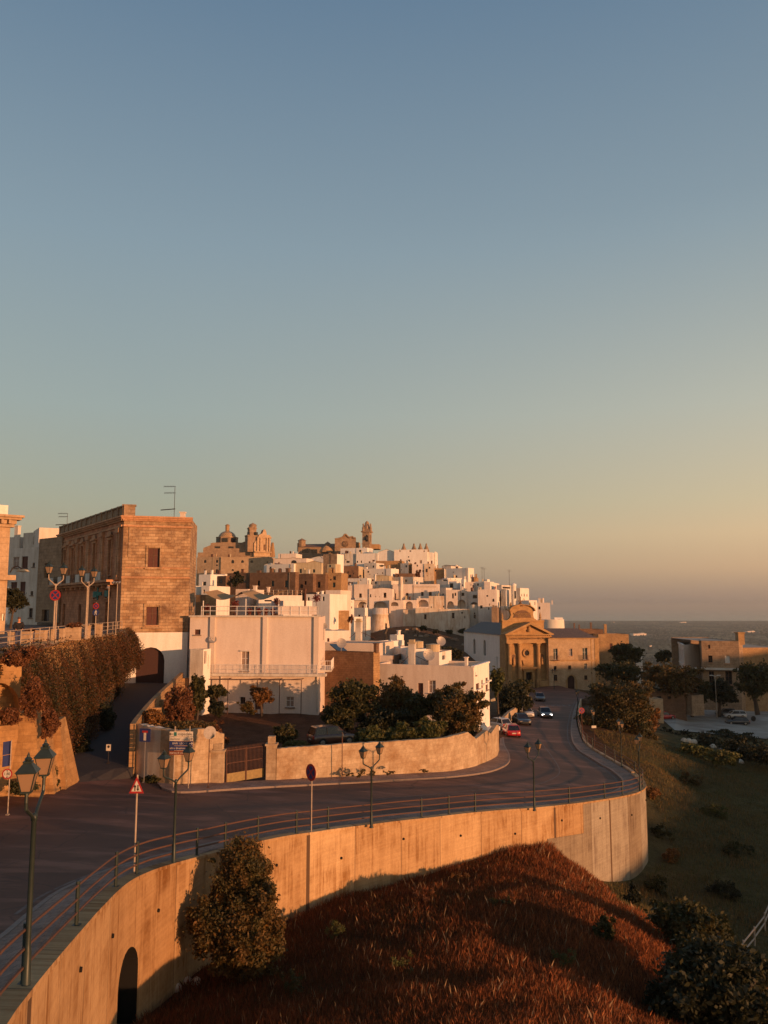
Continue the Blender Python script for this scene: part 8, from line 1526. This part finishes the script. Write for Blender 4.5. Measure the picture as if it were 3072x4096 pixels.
car('white estate car parked behind the dark sedan', on_road(2106, 2865), R(-84), 'car_white', 4.3, 1.7, 1.45, 'wagon')
car('grey sedan driving toward the camera with both headlights on', on_road(2184, 2868), R(-92), 'car_grey', 4.4, 1.75, 1.45, 'sedan', True)
car('dark car driving far up the road near the church', on_road(2163, 2802), R(-95), 'car_grey', 4.2, 1.72, 1.45, 'sedan', False)
p = onz(2000, 2905, -14.6); car('white hatchback half hidden behind the garden wall end', (15.0, 107, -15.85), R(120), 'car_white', 3.9, 1.66, 1.45)
p = P(1335, 2955, 74.5); car('dark brown off road car parked in the garden', (p.x-.2, 74.5, -12.45), R(28), 'car_brown', 4.3, 1.8, 1.72, 'suv')
for (u, v, lab, pt_, a, kd) in ((2960, 2905, 'black car nearest the hedge in the car park', 'car_dark', 170, 'hatch'), (2950, 2880, 'white estate car behind the black car in the car park', 'car_white', 172, 'wagon'), (2915, 2868, 'dark grey car at the back of the parked group', 'car_dark', 165, 'hatch'), (2943, 2825, 'yellowish car by the far edge of the car park', 'car_yellow', 10, 'wagon'), (2665, 2882, 'red car half hidden behind the orange bush', 'car_red', 20, 'hatch')):
    q = GH(u, v, 90); car(lab, (q.x, q.y, HZ(q.x, q.y)+.14), R(a), pt_, 4.1, 1.7, 1.45, kd)
# second road wall toward the church, stone terrace strip behind it
w2 = root('road_wall', 'sunlit low stone wall along the road up to the church', 'wall'); pts = [(2022, 2900, 2868, -15.5), (2045, 2880, 2848, -15.9), (2070, 2868, 2822, -16.2), (2095, 2835, 2790, -16.7), (2122, 2803, 2760, -17.2)]
L = [onz(u, v, z) for u, v, _, z in pts]; m = MB(); L3 = resample(L, n=24); T3 = np.interp(np.linspace(0, 1, 24), np.linspace(0, 1, 5), [topat(q, p_[0], p_[2]) for q, p_ in zip(L, pts)]); prism_wall(m, L3, list(T3), [q.z-1 for q in L3], .4); m.build('wall_body', 'garden_stone', w2)
# car park lamp, bollard, posts and the old fence
p = GH(2878, 2880, 90); r_ = root('car_park_lamp', 'tall thin two armed lamp post in the car park', 'street lamp', (p.x, p.y, HZ(p.x, p.y))); zt2 = ray(2880, 2705)[1]*p.y; m = MB(); m.tube((p.x, p.y, HZ(p.x, p.y)), (p.x, p.y, zt2), .12, .08, 8); m.build('pole', 'zinc', r_)
for s in (-1, 1): m = MB(); m.tube((p.x, p.y, zt2), (p.x+s*.5, p.y, zt2+.15), .05, n=6); m.box((p.x+s*.75, p.y, zt2+.18), (.6, .25, .1)); m.build('lamp_head', 'white_paint', r_)
q = GH(2625, 2920, 80); r_ = root('stone_marker', 'small pale stone post at the edge of the field', 'post', (q.x, q.y, HZ(q.x, q.y))); m = MB(); zq = HZ(q.x, q.y); m.lathe((q.x, q.y, zq-.2), [(.28, 0), (.28, .9), (.34, .92), (.34, 1.1), (.2, 1.25), (0, 1.3)], 10); m.build('body', 'worn_plaster', r_)
q = GH(3025, 2892, 90); m = MB(); m.disc((q.x, q.y, HZ(q.x, q.y)+.65), (.2, -1, 0), .5, .12, 18); m.tube((q.x, q.y, HZ(q.x, q.y)), (q.x, q.y, HZ(q.x, q.y)+.3), .06, n=6); o = m.build('disc_sign', 'sign_black'); o['label'] = 'small dark round disc standing beside the black parked car'; o['category'] = 'sign'
fn = root('old_fence', 'broken pale wooden rail fence running down the right frame edge', 'fence', tuple(GH(2970, 3860, 25))); pf_ = [(2945, 3900), (2985, 3850), (3030, 3790), (3072, 3735), (3120, 3600)]; pq_ = []
for u, v in pf_:
    q = GH(u, v, 28); pq_.append(Vector((q.x, q.y, HZ(q.x, q.y)))); m = MB(); m.tube(pq_[-1]-Vector((0, 0, .2)), pq_[-1]+Vector((.03, 0, 1.15)), .06, .05, 7); m.build('post', 'pole_beige', fn)
for a, b in zip(pq_, pq_[1:]):
    for hh in (.95, .5): m = MB(); m.tube(a+Vector((0, 0, hh)), b+Vector((0, 0, hh+random.uniform(-.06, .06))), .045, n=6); m.build('rail', 'pole_beige', fn)
q = GH(2945, 3015, 60); z = HZ(q.x, q.y); m = MB(); m.box((q.x, q.y, z+.5), (3.4, 2.4, .15), .4); 
for dx, dy in ((-1.2, -.8), (1.2, -.8), (1.2, .8), (-1.2, .8)): m.box((q.x+dx, q.y+dy, z+.1), (.15, .15, .8), .4)
o = m.build('stone_slab', 'sign_grey'); o['label'] = 'dark flat slab on short legs at the hedge end'; o['category'] = 'slab'
for k, (u, v) in enumerate(((2745, 2968), (2765, 2972), (2785, 2975), (2860, 2993), (2970, 3052))):
    q = GH(u, v, 60); z = HZ(q.x, q.y); m = MB(); m.lathe((q.x, q.y, z-.15), [(.55, 0), (.5, .35), (.25, .6), (0, .65)], 6, k); o = m.build('rock', 'worn_plaster'); o['label'] = 'pale stone lying in front of the hedges on the right slope'; o['category'] = 'rock'; o['group'] = 'stones by the hedges'
for k, (u, v) in enumerate(((745, 3935), (780, 3935), (700, 3972), (655, 4000))):
    a, b = ray(u, v); q = GH(u, v, 15); z = HZ(q.x, q.y); m = MB(); m.lathe((q.x, q.y, z-.03), [(.22, 0), (.2, .14), (.1, .24), (0, .26)], 6, k); o = m.build('rock', 'worn_plaster'); o['label'] = 'pale stone at the foot of the retaining wall near the doorway'; o['category'] = 'rock'; o['group'] = 'stones by the doorway'
# small grey huts and walls under the trees by the car park
H('long dark shed wall under the spreading pine', 9, 800, 1310, 960, 1180, 151, 5, None, 'brown_stone', group=None, D=4, drop=3, wins=((900, 1000, 960, 1040, 'w'), (1050, 1000, 1100, 1040, 'w')))
H('pale small kiosk with a light flat roof under the dark trees', 9, 1390, 1560, 985, 1040, 149, -12, None, 'cathedral_stone', group=None, D=4, drop=3)
H('pale stepped wall block right of the huge bush', 9, 800, 985, 1040, 1150, 141, -10, None, 'convent_stone', group=None, D=3, drop=3)
# added ridge, out of view on the right, shaped to shade the valley
ea, eq = Vector((math.sin(SUN_AZ), math.cos(SUN_AZ))), Vector((-math.cos(SUN_AZ), math.sin(SUN_AZ)))
vs = []; fs = []; NQ = 60
for i in range(NQ):
    q = -10+i*4.6; hgt = np.interp(q, [-10, 60, 122, 134, 150, 240, 262], [-10.4, -11.2, -10.2, -3.0, -1.4, 1.5, -10])+.5*math.sin(q*.21)+.35*math.sin(q*.53+1)
    for a_, z_ in ((70, -40), (84, -22+.3*hgt), (100, hgt), (112, hgt-1), (150, -38)): p = ea*a_+eq*q; vs.append((p.x, p.y, z_))
for i in range(NQ-1):
    for j in range(4): fs.append((i*5+j, (i+1)*5+j, (i+1)*5+j+1, i*5+j+1))
m = MB(); m.add(vs, fs); o = m.build('shade_ridge', 'bark'); o['kind'] = 'structure'
# ================================================================ AIR
hz = MB(); hz.prism([(-16000, -900), (16000, -900), (16000, 60000), (-16000, 60000)], -152.6, 62)
m_ = bpy.data.materials.new('haze'); m_.use_nodes = True; t_ = m_.node_tree; t_.nodes.clear(); ou = t_.nodes.new('ShaderNodeOutputMaterial'); pv_ = t_.nodes.new('ShaderNodeVolumePrincipled')
pv_.inputs['Color'].default_value = (.70, .76, .76, 1); pv_.inputs['Density'].default_value = .00008; pv_.inputs['Anisotropy'].default_value = .2; t_.links.new(pv_.outputs[0], ou.inputs['Volume']); MATS['haze'] = m_
o = hz.build('haze', 'haze'); o['kind'] = 'stuff'; o['label'] = 'thin evening haze over the plain and the sea'
